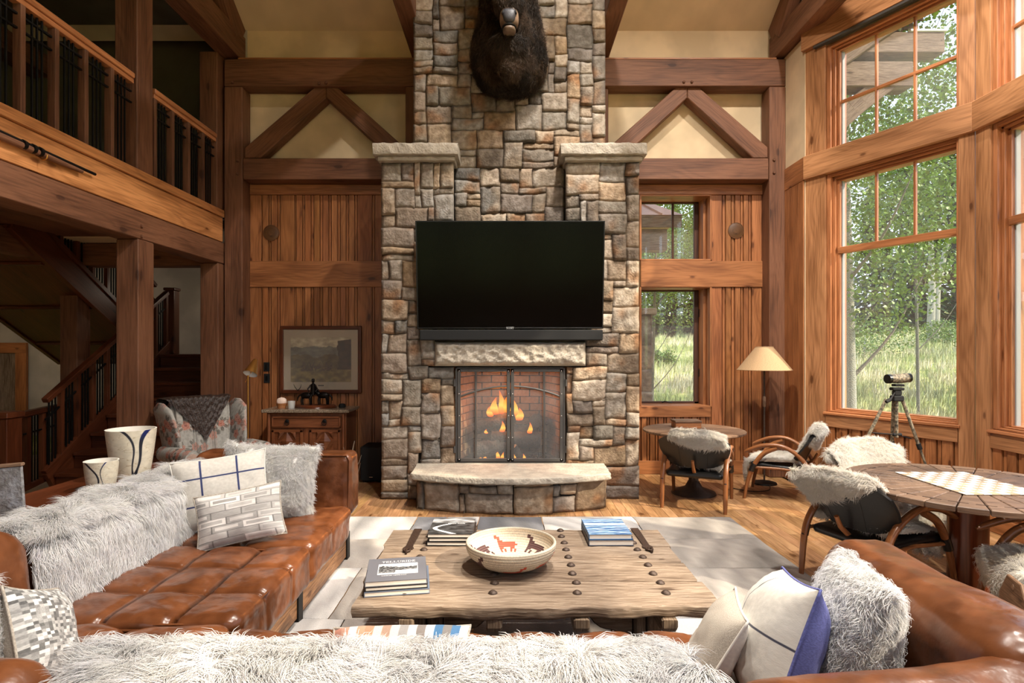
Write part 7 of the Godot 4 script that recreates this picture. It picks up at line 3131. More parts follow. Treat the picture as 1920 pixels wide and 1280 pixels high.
# ---------------------------------------------------------------- left: armchair, cabinet, lamp, vases
func build_left_furniture() -> void:
	armchair()
	cabinet()
	picture()
	brass_lamp()
	# switch plates
	for k in 2:
		var p: Vector3 = [at(500, 687.5, 7.105), at(500.5, 709, 7.105)][k]
		var s := thing("switch_plate", ["upper black switch plate on the panelling by the brass lamp", "lower black switch plate on the panelling by the brass lamp"][k], "switch", p)
		var b := MB.new()
		span(b, -0.036, 0.036, -0.055, 0.055, -0.004, 0.008, 0.003)
		part(s, "plate", b, M.black_matte)
		var r := MB.new()
		span(r, -0.012, 0.012, -0.03, 0.03, 0.006, 0.014, 0.003)
		part(s, "rocker", r, M.black)
	# subwoofer and its cables
	var sb := thing("subwoofer", "black box subwoofer on the floor beside the fireplace's left pier", "speaker", Vector3(-1.575, 0, -6.80))
	var b := MB.new()
	span(b, -0.125, 0.125, 0.02, 0.405, -0.17, 0.17, 0.012)
	part(sb, "body", b, M.black_matte)
	for x in [-0.09, 0.09]:
		for z in [-0.13, 0.13]:
			var f := MB.new()
			lathe(f, [Vector2(0.0, 0.022), Vector2(0.02, 0.022), Vector2(0.018, 0.0), Vector2(0.0, 0.0)], 10, Transform3D(Basis.IDENTITY, Vector3(x, 0, z)))
			part(sb, "foot", f, M.black)
	var g := MB.new()
	span(g, -0.02, 0.02, 0.06, 0.068, 0.168, 0.173, 0.001)
	part(sb, "badge", g, M.chrome)
	var an := thing("antler", "pale branching antlers on the floor between cabinet and subwoofer", "antler", Vector3(-1.80, 0, -6.62))
	var am := MB.new()
	am.col = Color(0.75, 0.68, 0.58)
	tube(am, curve_pts([Vector3(0, 0.02, 0), Vector3(0.06, 0.16, 0.02), Vector3(0.02, 0.34, 0.0), Vector3(0.05, 0.48, 0.03)], 5), [0.018, 0.017, 0.016, 0.015, 0.014, 0.013, 0.012, 0.011, 0.010, 0.009, 0.008, 0.007, 0.006, 0.005, 0.004, 0.003], 7)
	for q in [[0.10, 0.13, 0.24], [0.20, 0.14, 0.33], [0.30, -0.06, 0.42]]:
		tube(am, curve_pts([Vector3(0.04, q[0], 0.015), Vector3(q[1] * 0.7, q[0] + 0.03, 0.05), Vector3(q[1], q[2], 0.08)], 4), [0.012, 0.010, 0.008, 0.006, 0.005, 0.004, 0.003, 0.002, 0.002], 6)
	part(an, "antler_branch", am, M.hide_skin)
	vases()

func floral() -> StandardMaterial3D:
	var n := 256
	var im := Image.create(n, n, false, Image.FORMAT_RGB8)
	var nz := noise(240, 0.03, 3)
	var rr := RandomNumberGenerator.new()
	rr.seed = 5
	var roses := []
	for k in 13:
		roses.append(Vector3(rr.randf() * n, rr.randf() * n, rr.randf_range(15, 24)))
	var leaves := []
	for r in roses:
		for k in 6:
			var a := rr.randf() * TAU
			leaves.append([r.x + cos(a) * r.z * 1.35, r.y + sin(a) * r.z * 1.35, a, rr.randf_range(9, 16)])
	for y in n:
		for x in n:
			var v := 0.80 + 0.10 * nz.get_noise_2d(x * 2.0, y * 2.0)
			var c := Color(v * 0.98, v * 0.985, v * 0.96)
			for l in leaves:
				var dx: float = wrapf(x - l[0], -n / 2.0, n / 2.0)
				var dy: float = wrapf(y - l[1], -n / 2.0, n / 2.0)
				if absf(dx) < 18 and absf(dy) < 18:
					var p := Vector2(dx, dy).rotated(-l[2])
					if pow(p.x / l[3], 2.0) + pow(p.y / (l[3] * 0.42), 2.0) < 1.0:
						c = Color(0.40, 0.39, 0.37) if absf(p.y) > 1.0 else Color(0.62, 0.60, 0.56)
			for r in roses:
				var dx: float = wrapf(x - r.x, -n / 2.0, n / 2.0)
				var dy: float = wrapf(y - r.y, -n / 2.0, n / 2.0)
				var d := sqrt(dx * dx + dy * dy)
				var a := atan2(dy, dx)
				var rim: float = r.z * (0.88 + 0.12 * sin(a * 5.0 + r.z))
				if d < rim:
					var sw := sin(d * 0.75 + a * 1.5)
					c = Color(0.80, 0.46, 0.38).lerp(Color(0.90, 0.68, 0.60), 0.5 + 0.5 * sw)
					if d < rim * 0.25:
						c = Color(0.66, 0.30, 0.26)
			im.set_pixel(x, y, c)
	var m := std("floral", Color(0.74, 0.72, 0.70), 0.9, ImageTexture.create_from_image(im))
	m.uv1_triplanar = true
	m.uv1_scale = Vector3.ONE * 1.9
	return m

func armchair() -> void:
	var fm := floral()
	var t := thing("armchair", "wing armchair in faded rose floral fabric behind the left sofa", "armchair", Vector3(-2.80, 0, -5.52), "", atan2(0.80, 0.60))
	t.scale = Vector3(0.86, 0.955, 0.86)
	var chan := func(p: Vector3, n: Vector3) -> float:
		var s := absf(fposmod(p.x + 0.05, 0.10) - 0.05)
		return (-0.026 * exp(-s * s / 0.00012) + 0.006 * (s / 0.05)) * clampf(n.z * 1.4, 0.0, 1.0)
	var b := MB.new()
	rbox(b, Vector3(0, 0.73, -0.27), Vector3(0.66, 0.70, 0.16), 0.07, 0.02, Basis(Vector3.RIGHT, -0.16), chan)
	part(t, "backrest", b, fm)
	for s in [-1.0, 1.0]:
		var w := MB.new()                  # wing: swept from the back forward, flaring out at its top
		var pts := PackedVector3Array()
		var nu := 16
		var nv := 12
		for j in nv + 1:
			for i in nu + 1:
				var a := TAU * i / nu
				var v := float(j) / nv
				var y := 0.50 + 0.54 * v
				var len := 0.19 + 0.035 * sin(v * PI)
				var zc := -0.18 - 0.09 * v + 0.06 * (1.0 - v)
				var xc := 0.345 + 0.075 * v * v
				var end := 1.0 if j > 0 and j < nv else 0.35
				pts.append(Vector3(s * (xc + cos(a) * 0.052 * end), y + (0.02 if j == nv else 0.0), zc + sin(a) * len * end))
		sheet(w, pts, nu, nv, s > 0, PackedVector2Array(), true)
		var cap := []
		for i in nu:
			cap.append(pts[nv * (nu + 1) + i])
		var mid := w.vert(Vector3(s * 0.42, 1.062, -0.27), Vector3.UP)
		for i in nu:
			w.face(mid, w.vert(cap[i], Vector3.UP), w.vert(cap[(i + 1) % nu], Vector3.UP))
		part(t, "wing", w, fm)
		var ar := MB.new()
		rbox(ar, Vector3(s * 0.375, 0.37, 0.06), Vector3(0.13, 0.44, 0.64), 0.05, 0.03)
		tube(ar, [Vector3(s * 0.395, 0.575, -0.26), Vector3(s * 0.395, 0.58, 0.10), Vector3(s * 0.395, 0.57, 0.375), Vector3(s * 0.395, 0.57, 0.39)], [0.075, 0.082, 0.088, 0.080], 18)
		part(t, "arm", ar, fm)
		var sc := MB.new()
		sc.col = Color(1.0, 0.72, 0.62)
		lathe(sc, [Vector2(0.0, 0.012), Vector2(0.05, 0.010), Vector2(0.064, 0.0), Vector2(0.0, -0.002)], 18, Transform3D(Basis(Vector3.RIGHT, PI / 2), Vector3(s * 0.395, 0.57, 0.390)))
		part(t, "arm_scroll", sc, fm)
	var se := MB.new()
	rbox(se, Vector3(0, 0.42, 0.10), Vector3(0.60, 0.15, 0.60), 0.06, 0.03)
	part(t, "seat_cushion", se, fm)
	var ba := MB.new()
	rbox(ba, Vector3(0, 0.235, 0.04), Vector3(0.80, 0.25, 0.70), 0.03, 0.05)
	part(t, "base", ba, fm)
	for x in [-0.34, 0.34]:
		for z in [-0.25, 0.33]:
			var l := MB.new()
			tube(l, [Vector3(x, 0.12, z), Vector3(x, 0.0, z)], [0.025, 0.018], 8)
			part(t, "leg", l, M.stair_wood)
	# dark fur blanket over its back: a triangle hanging in front
	var bl := thing("blanket", "dark brown embossed fur blanket hanging in a point over the armchair's back", "blanket", t.position, "", t.rotation.y)
	bl.scale = t.scale
	var nz := noise(250, 6.0, 2)
	var pts := PackedVector3Array()
	var nu := 44
	var nv := 40
	for j in nv + 1:
		for i in nu + 1:
			var u := float(i) / nu
			var v := float(j) / nv
			var x := lerpf(-0.40, 0.34, u)
			var tip := 0.44 * (1.0 - absf(u - 0.56) / (0.56 if u < 0.56 else 0.44)) + 0.03
			var s := v * (tip + 0.20) - 0.20      # from behind the back over its top down the front
			var y: float
			var z: float
			if s < -0.08:
				y = 1.075 + (s + 0.08) * 0.9
				z = -0.425
			elif s < 0.06:
				var k := (s + 0.08) / 0.14
				y = 1.088 + 0.012 * sin(k * PI)
				z = lerpf(-0.425, -0.232, k)
			else:
				y = 1.085 - (s - 0.06)
				z = -0.232 + (s - 0.06) * 0.16
			var puff := absf(sin(x * 62.0 + y * 14.0)) * absf(sin(y * 44.0 + nz.get_noise_1d(x * 2.0) * 3.0))
			pts.append(Vector3(x, y, z + (0.016 * puff if s > 0.0 else 0.0) + nz.get_noise_2d(x, y) * 0.006) + (Vector3(0, 0.016 * puff, 0) if s < 0.06 else Vector3.ZERO))
	var mb := MB.new()
	sheet(mb, pts, nu, nv, true)
	var bm := std("brown_fur", Color(0.24, 0.155, 0.105), 0.55, T.bark)
	tri(bm, 7.0, T.coarse_bump, 0.5)
	bm.rim_enabled = true
	bm.rim = 0.1
	part(bl, "fur_sheet", mb, bm)

func cabinet() -> void:
	var t := thing("cabinet", "carved wooden cabinet with granite top, a drawer and two diamond doors", "cabinet", Vector3(-2.30, 0, -6.82))
	var w := 0.45
	var d := 0.22
	var cw := wood("cabinet_wood", Color(0.50, 0.30, 0.18), T.knotty, 0.35, 2.0, 0.8, 0.05)
	var b := MB.new()
	span(b, -w, w, 0.05, 0.79, -d, d - 0.02, 0.005, 1)
	span(b, -w - 0.015, w + 0.015, 0.0, 0.06, -d, d + 0.005, 0.008, 0)
	part(t, "body", b, cw)
	var gr := tri(std("granite", Color(1, 1, 1), 0.25, noise_tex(260, 0.12, 256, Color(0.20, 0.17, 0.14), Color(0.78, 0.70, 0.60), 4)), 3.0)
	var tp := MB.new()
	span(tp, -w - 0.045, w + 0.04, 0.795, 0.832, -d, d + 0.035, 0.008, 0)
	part(t, "top", tp, gr)
	for x in [-w + 0.03, w - 0.03]:
		var c := MB.new()
		tube(c, [Vector3(x, 0.07, d - 0.005), Vector3(x, 0.78, d - 0.005)], [0.018], 10)
		part(t, "corner_column", c, cw)
	var dr := MB.new()
	frame_panel(dr, -w + 0.06, w - 0.06, 0.625, 0.755, d - 0.02, 0.022)
	var drw := part(t, "drawer", dr, cw)
	for x in [-0.21, 0.21]:
		var k := MB.new()
		lathe(k, [Vector2(0.0, 0.012), Vector2(0.022, 0.008), Vector2(0.024, 0.0)], 14, Transform3D(Basis(Vector3.RIGHT, PI / 2), Vector3(x, 0.70, d + 0.005)))
		var ring := []
		for q in 17:
			ring.append(Vector3(x + sin(TAU * q / 16) * 0.026, 0.682 + cos(TAU * q / 16) * 0.026, d + 0.018))
		tube(k, ring, [0.004], 6, false)
		part(drw, "ring_pull", k, M.iron)
	for s in [-1.0, 1.0]:
		var dm := MB.new()
		var x0: float = -w + 0.06 if s < 0 else 0.035
		var x1: float = -0.035 if s < 0 else w - 0.06
		frame_panel(dm, x0, x1, 0.09, 0.605, d - 0.02, 0.035)
		var door := part(t, "door", dm, cw)
		var xm := (x0 + x1) * 0.5
		for q in 2:
			var yc := 0.475 - 0.25 * q
			var di := MB.new()
			di.col = Color(1.25, 1.2, 1.15)
			pyramid(di, Vector3(xm, yc, d + 0.002), 0.068, 0.105, 0.022)
			part(door, "diamond", di, cw)
			for sx in [-1.0, 1.0]:
				for sy in [-1.0, 1.0]:
					var tr := MB.new()
					var ox: float = xm + sx * 0.098
					var oy: float = yc + sy * 0.115
					var pts := [Vector3(ox, oy, d + 0.001), Vector3(ox - sx * 0.080, oy, d + 0.001), Vector3(ox, oy - sy * 0.100, d + 0.001)]
					var ap := Vector3(ox - sx * 0.024, oy - sy * 0.030, d + 0.020)
					for e in 3:
						var p: Vector3 = pts[e]
						var q2: Vector3 = pts[(e + 1) % 3]
						var nn := (q2 - p).cross(ap - p).normalized()
						if nn.z < 0:
							nn = -nn
						tr.tri(p, q2, ap, nn, Vector2(p.x, p.y), Vector2(q2.x, q2.y), Vector2(ap.x, ap.y))
					part(door, "corner_facet", tr, cw)
		var kb := MB.new()
		kb.col = Color(0.3, 0.25, 0.2)
		span(kb, (x1 if s < 0 else x0) - 0.012, (x1 if s < 0 else x0) + 0.012, 0.33, 0.40, d + 0.0, d + 0.012, 0.004)
		part(door, "lock_plate", kb, M.iron)

	# on the cabinet
	var by := 0.833
	var sc := thing("sculpture", "dark bronze of a rider with horses on a wooden oval, on the cabinet", "sculpture", Vector3(-2.25, by, -6.78))
	var ov := MB.new()
	lathe(ov, [Vector2(0.0, 0.035), Vector2(0.22, 0.035), Vector2(0.235, 0.025), Vector2(0.24, 0.0), Vector2(0.0, 0.0)], 32, Transform3D(Basis.from_scale(Vector3(1, 1, 0.5)), Vector3.ZERO))
	part(sc, "oval_base", ov, M.stair_wood)
	var bz := std("bronze", Color(0.10, 0.075, 0.06), 0.38)
	bz.metallic = 0.7
	for h in [[-0.10, 0.02, 1.0], [0.08, -0.02, -1.0]]:
		var m := MB.new()
		var x: float = h[0]
		var z: float = h[1]
		var f: float = h[2]
		soft(m, Vector3(x, 0.145, z), Vector3(0.072, 0.038, 0.032), 2.0, 14, 10)
		tube(m, curve_pts([Vector3(x + f * 0.05, 0.155, z), Vector3(x + f * 0.09, 0.20, z), Vector3(x + f * 0.10, 0.225, z), Vector3(x + f * 0.14, 0.20, z)], 4), [0.030, 0.028, 0.026, 0.024, 0.022, 0.021, 0.02, 0.02, 0.019, 0.016, 0.014, 0.012, 0.010], 8)
		for lx in [-0.052, -0.035, 0.04, 0.056]:
			tube(m, [Vector3(x + lx, 0.13, z + (0.015 if lx > 0 else -0.015)), Vector3(x + lx * 1.1, 0.085, z + 0.01), Vector3(x + lx * 1.05, 0.034, z)], [0.014, 0.009, 0.008], 6)
		tube(m, [Vector3(x - f * 0.068, 0.155, z), Vector3(x - f * 0.10, 0.12, z), Vector3(x - f * 0.105, 0.08, z)], [0.008, 0.010, 0.004], 6)
		part(sc, "horse", m, bz)
	var rd := MB.new()
	tube(rd, [Vector3(-0.02, 0.15, 0.03), Vector3(-0.02, 0.21, 0.03), Vector3(-0.02, 0.27, 0.03), Vector3(-0.02, 0.285, 0.03)], [0.024, 0.030, 0.026, 0.012], 10)
	soft(rd, Vector3(-0.02, 0.305, 0.03), Vector3(0.017, 0.021, 0.018), 2.0, 12, 8)
	lathe(rd, [Vector2(0.034, 0.318), Vector2(0.018, 0.320), Vector2(0.015, 0.338), Vector2(0.0, 0.340)], 12, Transform3D(Basis.IDENTITY, Vector3(-0.02, 0, 0.03)))
	tube(rd, [Vector3(-0.045, 0.265, 0.03), Vector3(-0.075, 0.22, 0.05), Vector3(-0.055, 0.19, 0.07)], [0.011, 0.009, 0.007], 6)
	tube(rd, [Vector3(0.005, 0.265, 0.03), Vector3(0.035, 0.22, 0.05), Vector3(0.02, 0.19, 0.07)], [0.011, 0.009, 0.007], 6)
	tube(rd, [Vector3(-0.03, 0.16, 0.04), Vector3(-0.05, 0.11, 0.055), Vector3(-0.045, 0.06, 0.05)], [0.014, 0.011, 0.009], 6)
	part(sc, "rider", rd, bz)
	var aa := MB.new()
	for s in [-1.0, 1.0]:
		tube(aa, curve_pts([Vector3(-0.20, 0.20, 0.02), Vector3(-0.20 + s * 0.03, 0.235, 0.02), Vector3(-0.20 + s * 0.045, 0.275, 0.03)], 3), [0.006, 0.005, 0.004, 0.004, 0.003, 0.002, 0.002], 5)
	part(sc, "antlers", aa, bz)
	var gd := thing("geode", "pinkish white half geode on a small stand on the cabinet", "geode", Vector3(-2.62, by, -6.72))
	var gm := MB.new()
	gm.col = Color(1.0, 0.80, 0.70)
	soft(gm, Vector3(0, 0.075, 0), Vector3(0.056, 0.050, 0.040), 2.2, 20, 12, Basis.IDENTITY, func(p: Vector3) -> Vector3: return p * (1.0 + 0.18 * crease.get_noise_3dv(p * 12.0)))
	part(gd, "crystal", gm, M.hide_skin)
	var gs := MB.new()
	lathe(gs, [Vector2(0.0, 0.055), Vector2(0.062, 0.06), Vector2(0.045, 0.01), Vector2(0.048, 0.0), Vector2(0.0, 0.0)], 20)
	part(gd, "stand", gs, M.cedar)
	var cup := MB.new()
	lathe(cup, [Vector2(0.0, 0.006), Vector2(0.030, 0.008), Vector2(0.040, 0.085), Vector2(0.044, 0.085), Vector2(0.034, 0.0), Vector2(0.0, 0.0)], 20)
	var gm2: StandardMaterial3D = M.glass.duplicate()
	gm2.albedo_color = Color(0.9, 0.9, 0.88, 0.35)
	gm2.resource_name = "cup_glass"
	single("glass_cup", "small clear glass cup beside the bronze on the cabinet", "glass", cup, gm2, Vector3(-2.50, by, -6.70))
	var bo := MB.new()
	lathe(bo, [Vector2(0.0, 0.05), Vector2(0.03, 0.045), Vector2(0.042, 0.02), Vector2(0.035, 0.0), Vector2(0.0, 0.0)], 18)
	single("small_bowl", "small black bowl at the right end of the cabinet top", "bowl", bo, M.black_matte, Vector3(-1.95, by, -6.80))

func frame_panel(mb: MB, x0: float, x1: float, y0: float, y1: float, z: float, m: float) -> void:
	span(mb, x0, x1, y0, y1, z - 0.005, z + 0.010, 0.003, 0)
	for e in 2:
		span(mb, x0, x1, (y0 if e == 0 else y1 - m), (y0 + m if e == 0 else y1), z, z + 0.026, 0.007, 0)
		span(mb, (x0 if e == 0 else x1 - m), (x0 + m if e == 0 else x1), y0, y1, z, z + 0.026, 0.007, 1)

func pyramid(mb: MB, c: Vector3, hx: float, hy: float, h: float) -> void:
	var o := [c + Vector3(hx, 0, 0), c + Vector3(0, hy, 0), c + Vector3(-hx, 0, 0), c + Vector3(0, -hy, 0)]
	var ap := c + Vector3(0, 0, h)
	for k in 4:
		var p: Vector3 = o[k]
		var q: Vector3 = o[(k + 1) % 4]
		mb.tri(p, q, ap, (q - p).cross(ap - p).normalized(), Vector2(p.x, p.y), Vector2(q.x, q.y), Vector2(ap.x, ap.y))

func picture() -> void:
	var c := at(602, 674, 7.08)
	var t := thing("framed_picture", "wood framed landscape painting with riders hanging above the cabinet", "picture", c)
	var w := 0.47
	var h := 0.385
	for s in [-1.0, 1.0]:
		var f := MB.new()
		span(f, -w, w, s * h - 0.022, s * h + 0.022, -0.012, 0.024, 0.008, 0)
		part(t, "frame_rail", f, M.stair_wood)
		f = MB.new()
		span(f, s * w - 0.022, s * w + 0.022, -h - 0.022, h + 0.022, -0.012, 0.024, 0.008, 1)
		part(t, "frame_rail", f, M.stair_wood)
	var mt := MB.new()
	mt.col = Color(0.42, 0.34, 0.24)
	span(mt, -w, w, -h, h, -0.012, 0.004, 0.0)
	part(t, "mat_board", mt, M.hide_skin)
	var iw := 192
	var ih := 144
	var im := Image.create(iw, ih, false, Image.FORMAT_RGB8)
	var nz := noise(270, 0.02, 4)
	for y in ih:
		for x in iw:
			var n1 := nz.get_noise_2d(x * 1.5, y * 2.5)
			var col := Color(0.70, 0.64, 0.52) * (0.95 + 0.3 * n1)
			var m1 := 32.0 + nz.get_noise_1d(x * 1.0) * 10.0
			if y > m1:
				col = Color(0.42, 0.40, 0.34) * (0.95 + 0.3 * n1)
			if y > 60.0 + nz.get_noise_1d(x + 300.0) * 14.0:
				col = Color(0.36, 0.31, 0.20) * (0.95 + 0.4 * n1)
			if y > 100.0 + nz.get_noise_1d(x + 700.0) * 6.0:
				col = Color(0.46, 0.39, 0.23) * (0.95 + 0.4 * n1)
			if x > 150 + nz.get_noise_1d(y * 1.0 + 90.0) * 10.0 and y > 6 + (192 - x) * 0.12 and y < 104:
				col = Color(0.22, 0.18, 0.13) * (0.95 + 0.5 * n1)
			var rid := nz.get_noise_2d(x * 6.0, y * 4.0 + 50.0)
			if x > 32 and x < 132 and y > 84.0 - 6.0 * sin(x * 0.35) and y < 108 and rid > -0.12:
				col = Color(0.20, 0.16, 0.13).lerp(Color(0.5, 0.42, 0.34), maxf(0.0, rid))
			im.set_pixel(x, y, col)
	var pm := std("painting", Color.WHITE, 0.5, ImageTexture.create_from_image(im))
	var p := MB.new()
	p.quad(Vector3(-0.365, 0.27, 0.006), Vector3(0.365, 0.27, 0.006), Vector3(0.365, -0.27, 0.006), Vector3(-0.365, -0.27, 0.006), Vector3.BACK, [Vector2(0, 0), Vector2(1, 0), Vector2(1, 1), Vector2(0, 1)])
	part(t, "painting", p, pm)
	var tt := MB.new()
	span(tt, -0.035, 0.035, -0.318, -0.306, 0.003, 0.007, 0.001)
	part(t, "title_plate", tt, M.black_matte)
	var gl := MB.new()
	span(gl, -w + 0.02, w - 0.02, -h + 0.02, h - 0.02, 0.010, 0.012, 0.0)
	part(t, "picture_glass", gl, M.glass)

func brass_lamp() -> void:
	var o := at(465, 707, 6.05)
	var t := thing("reading_lamp", "slender brass reading lamp with a cone shade behind the armchair", "lamp", Vector3(o.x, 0, o.z))
	var po := MB.new()
	tube(po, [Vector3(0, 0.02, 0), Vector3(0, o.y + 0.02, 0)], [0.008], 10)
	part(t, "pole", po, M.brass)
	var ba := MB.new()
	lathe(ba, [Vector2(0.0, 0.025), Vector2(0.12, 0.02), Vector2(0.125, 0.0), Vector2(0.0, 0.0)], 24)
	part(t, "base", ba, M.brass)
	var dir := Vector3(0.10, 0.86, -0.52).normalized()      # the shade's axis, from its mouth to its tip
	var x := dir.cross(Vector3.BACK).normalized()
	var bas := Basis(x, dir, x.cross(dir))
	var xf := Transform3D(bas, Vector3(0.045, o.y + 0.035, 0.05))
	var sh := MB.new()
	lathe(sh, [Vector2(0.072, 0.0), Vector2(0.070, 0.004), Vector2(0.024, 0.165), Vector2(0.018, 0.172), Vector2(0.0, 0.173)], 28, xf)
	part(t, "shade", sh, M.brass)
	var li := MB.new()
	lathe(li, [Vector2(0.070, 0.0005), Vector2(0.045, 0.09), Vector2(0.02, 0.15), Vector2(0.0, 0.152)], 28, xf)
	part(t, "shade_lining", li, M.white_paint)
	var ar := MB.new()
	tube(ar, [Vector3(0, o.y, 0), Vector3(0.02, o.y + 0.04, -0.02), Vector3(0.05, o.y + 0.10, 0.03)], [0.005], 6)
	tube(ar, [Vector3(-0.028, o.y - 0.05, 0.0), Vector3(0.005, o.y + 0.01, 0.0)], [0.004], 6)
	part(t, "arm", ar, M.brass)

func vases() -> void:
	# a console behind the sofa carries them
	var t := thing("console_table", "narrow dark console table behind the left sofa under the vases", "table", Vector3(-2.50, 0, -3.45))
	var tp := MB.new()
	span(tp, -0.22, 0.22, 0.66, 0.695, -0.75, 0.95, 0.006, 2)
	part(t, "tabletop", tp, M.stair_wood)
	for x in [-0.17, 0.17]:
		for z in [-0.68, 0.88]:
			var l := MB.new()
			span(l, x - 0.025, x + 0.025, 0.0, 0.66, z - 0.025, z + 0.025, 0.004, 1)
			part(t, "leg", l, M.stair_wood)
	var n := 320
	var im := Image.create(n, n, false, Image.FORMAT_RGB8)
	var nz := noise(280, 0.02, 4)
	for y in n:
		for x in n:
			var g := 0.5 + 0.5 * nz.get_noise_2d(x * 1.8, y * 0.9)
			var cr := absf(nz.get_noise_2d(x * 0.7 + 400.0, y * 0.7))
			var c := Color(0.86, 0.82, 0.73) * (0.90 + 0.14 * g)
			if cr < 0.018:
				c = c.lerp(Color(0.55, 0.45, 0.30), 0.5)
			var f := y / float(n)
			for q in [[20.0, 26.0, 9.0, 0.0], [60.0, -22.0, 5.0, 0.9], [88.0, 10.0, 3.0, 0.2], [128.0, -30.0, 8.0, 0.4], [165.0, 24.0, 6.0, 0.1]]:
				var cx: float = q[0] + q[1] * pow(f, 0.6) + 5.0 * sin(f * 5.0 + q[0])
				var wd: float = q[2] * (0.35 + 0.65 * exp(-f * 5.0) + 0.5 * smoothstep(0.75, 1.0, f))
				var ink := clampf((wd * 0.5 - absf(x * 0.6 - cx)) * 1.4 + 0.5, 0.0, 1.0)
				c = c.lerp(Color(0.11, 0.12, 0.16).lerp(Color(0.09, 0.13, 0.34), clampf(1.6 - f * 7.0, 0.0, 1.0) if q[3] < 0.3 else 0.0), ink)
			im.set_pixel(x, y, c)
	var vm := std("vase_glaze", Color.WHITE, 0.32, ImageTexture.create_from_image(im))
	for k in 2:
		var q: Array = [[at(246, 900, 3.72), 0.140, 0.100, 0.305, 0.55], [at(190, 915, 3.40), 0.087, 0.066, 0.165, 2.2]][k]
		var v := thing("vase", ["tall cream vase with dark blue trailing lines behind the left fur throw", "short cream vase with dark looping lines left of the tall vase"][k], "vase", Vector3(q[0].x, 0.696, q[0].z), "", q[4])
		var b := MB.new()
		lathe_tex(b, [Vector2(0.001, 0.0), Vector2(q[2], 0.0), Vector2(q[2] + 0.004, 0.01), Vector2(lerpf(q[2], q[1], 0.5) + 0.004, q[3] * 0.5), Vector2(q[1], q[3] * 0.96), Vector2(q[1] + 0.001, q[3])], 40, false)
		for j in b.uv.size():
			b.uv[j].y = 1.0 - b.v[j].y / q[3]
		part(v, "body", b, vm)
		var inn := MB.new()
		inn.col = Color(0.9, 0.87, 0.8)
		lathe(inn, [Vector2(q[1] + 0.001, q[3]), Vector2(q[1] - 0.007, q[3]), Vector2(q[2] - 0.005, 0.02), Vector2(0.0, 0.02)], 40)
		part(v, "inside", inn, M.hide_skin)
	# slate panel with a pale wooden rim standing at the picture's left edge
	var s := thing("slate_panel", "grey slate panel with a pale wooden rim at the left picture edge", "panel", at(10, 940, 2.72) + Vector3(-0.30, -0.02, 0.0), "", 0.25)
	var sl := MB.new()
	sl.col = Color(0.42, 0.43, 0.45)
	box(sl, Vector3.ZERO, Vector3(0.66, 0.30, 0.022), 0.003, Basis(Vector3.BACK, 0.06), 0)
	part(s, "slate", sl, M.stone)
	var r := MB.new()
	box(r, Vector3(-0.008, 0.158, 0), Vector3(0.67, 0.016, 0.034), 0.004, Basis(Vector3.BACK, 0.06), 0)
	part(s, "rim", r, M.grey_wood)
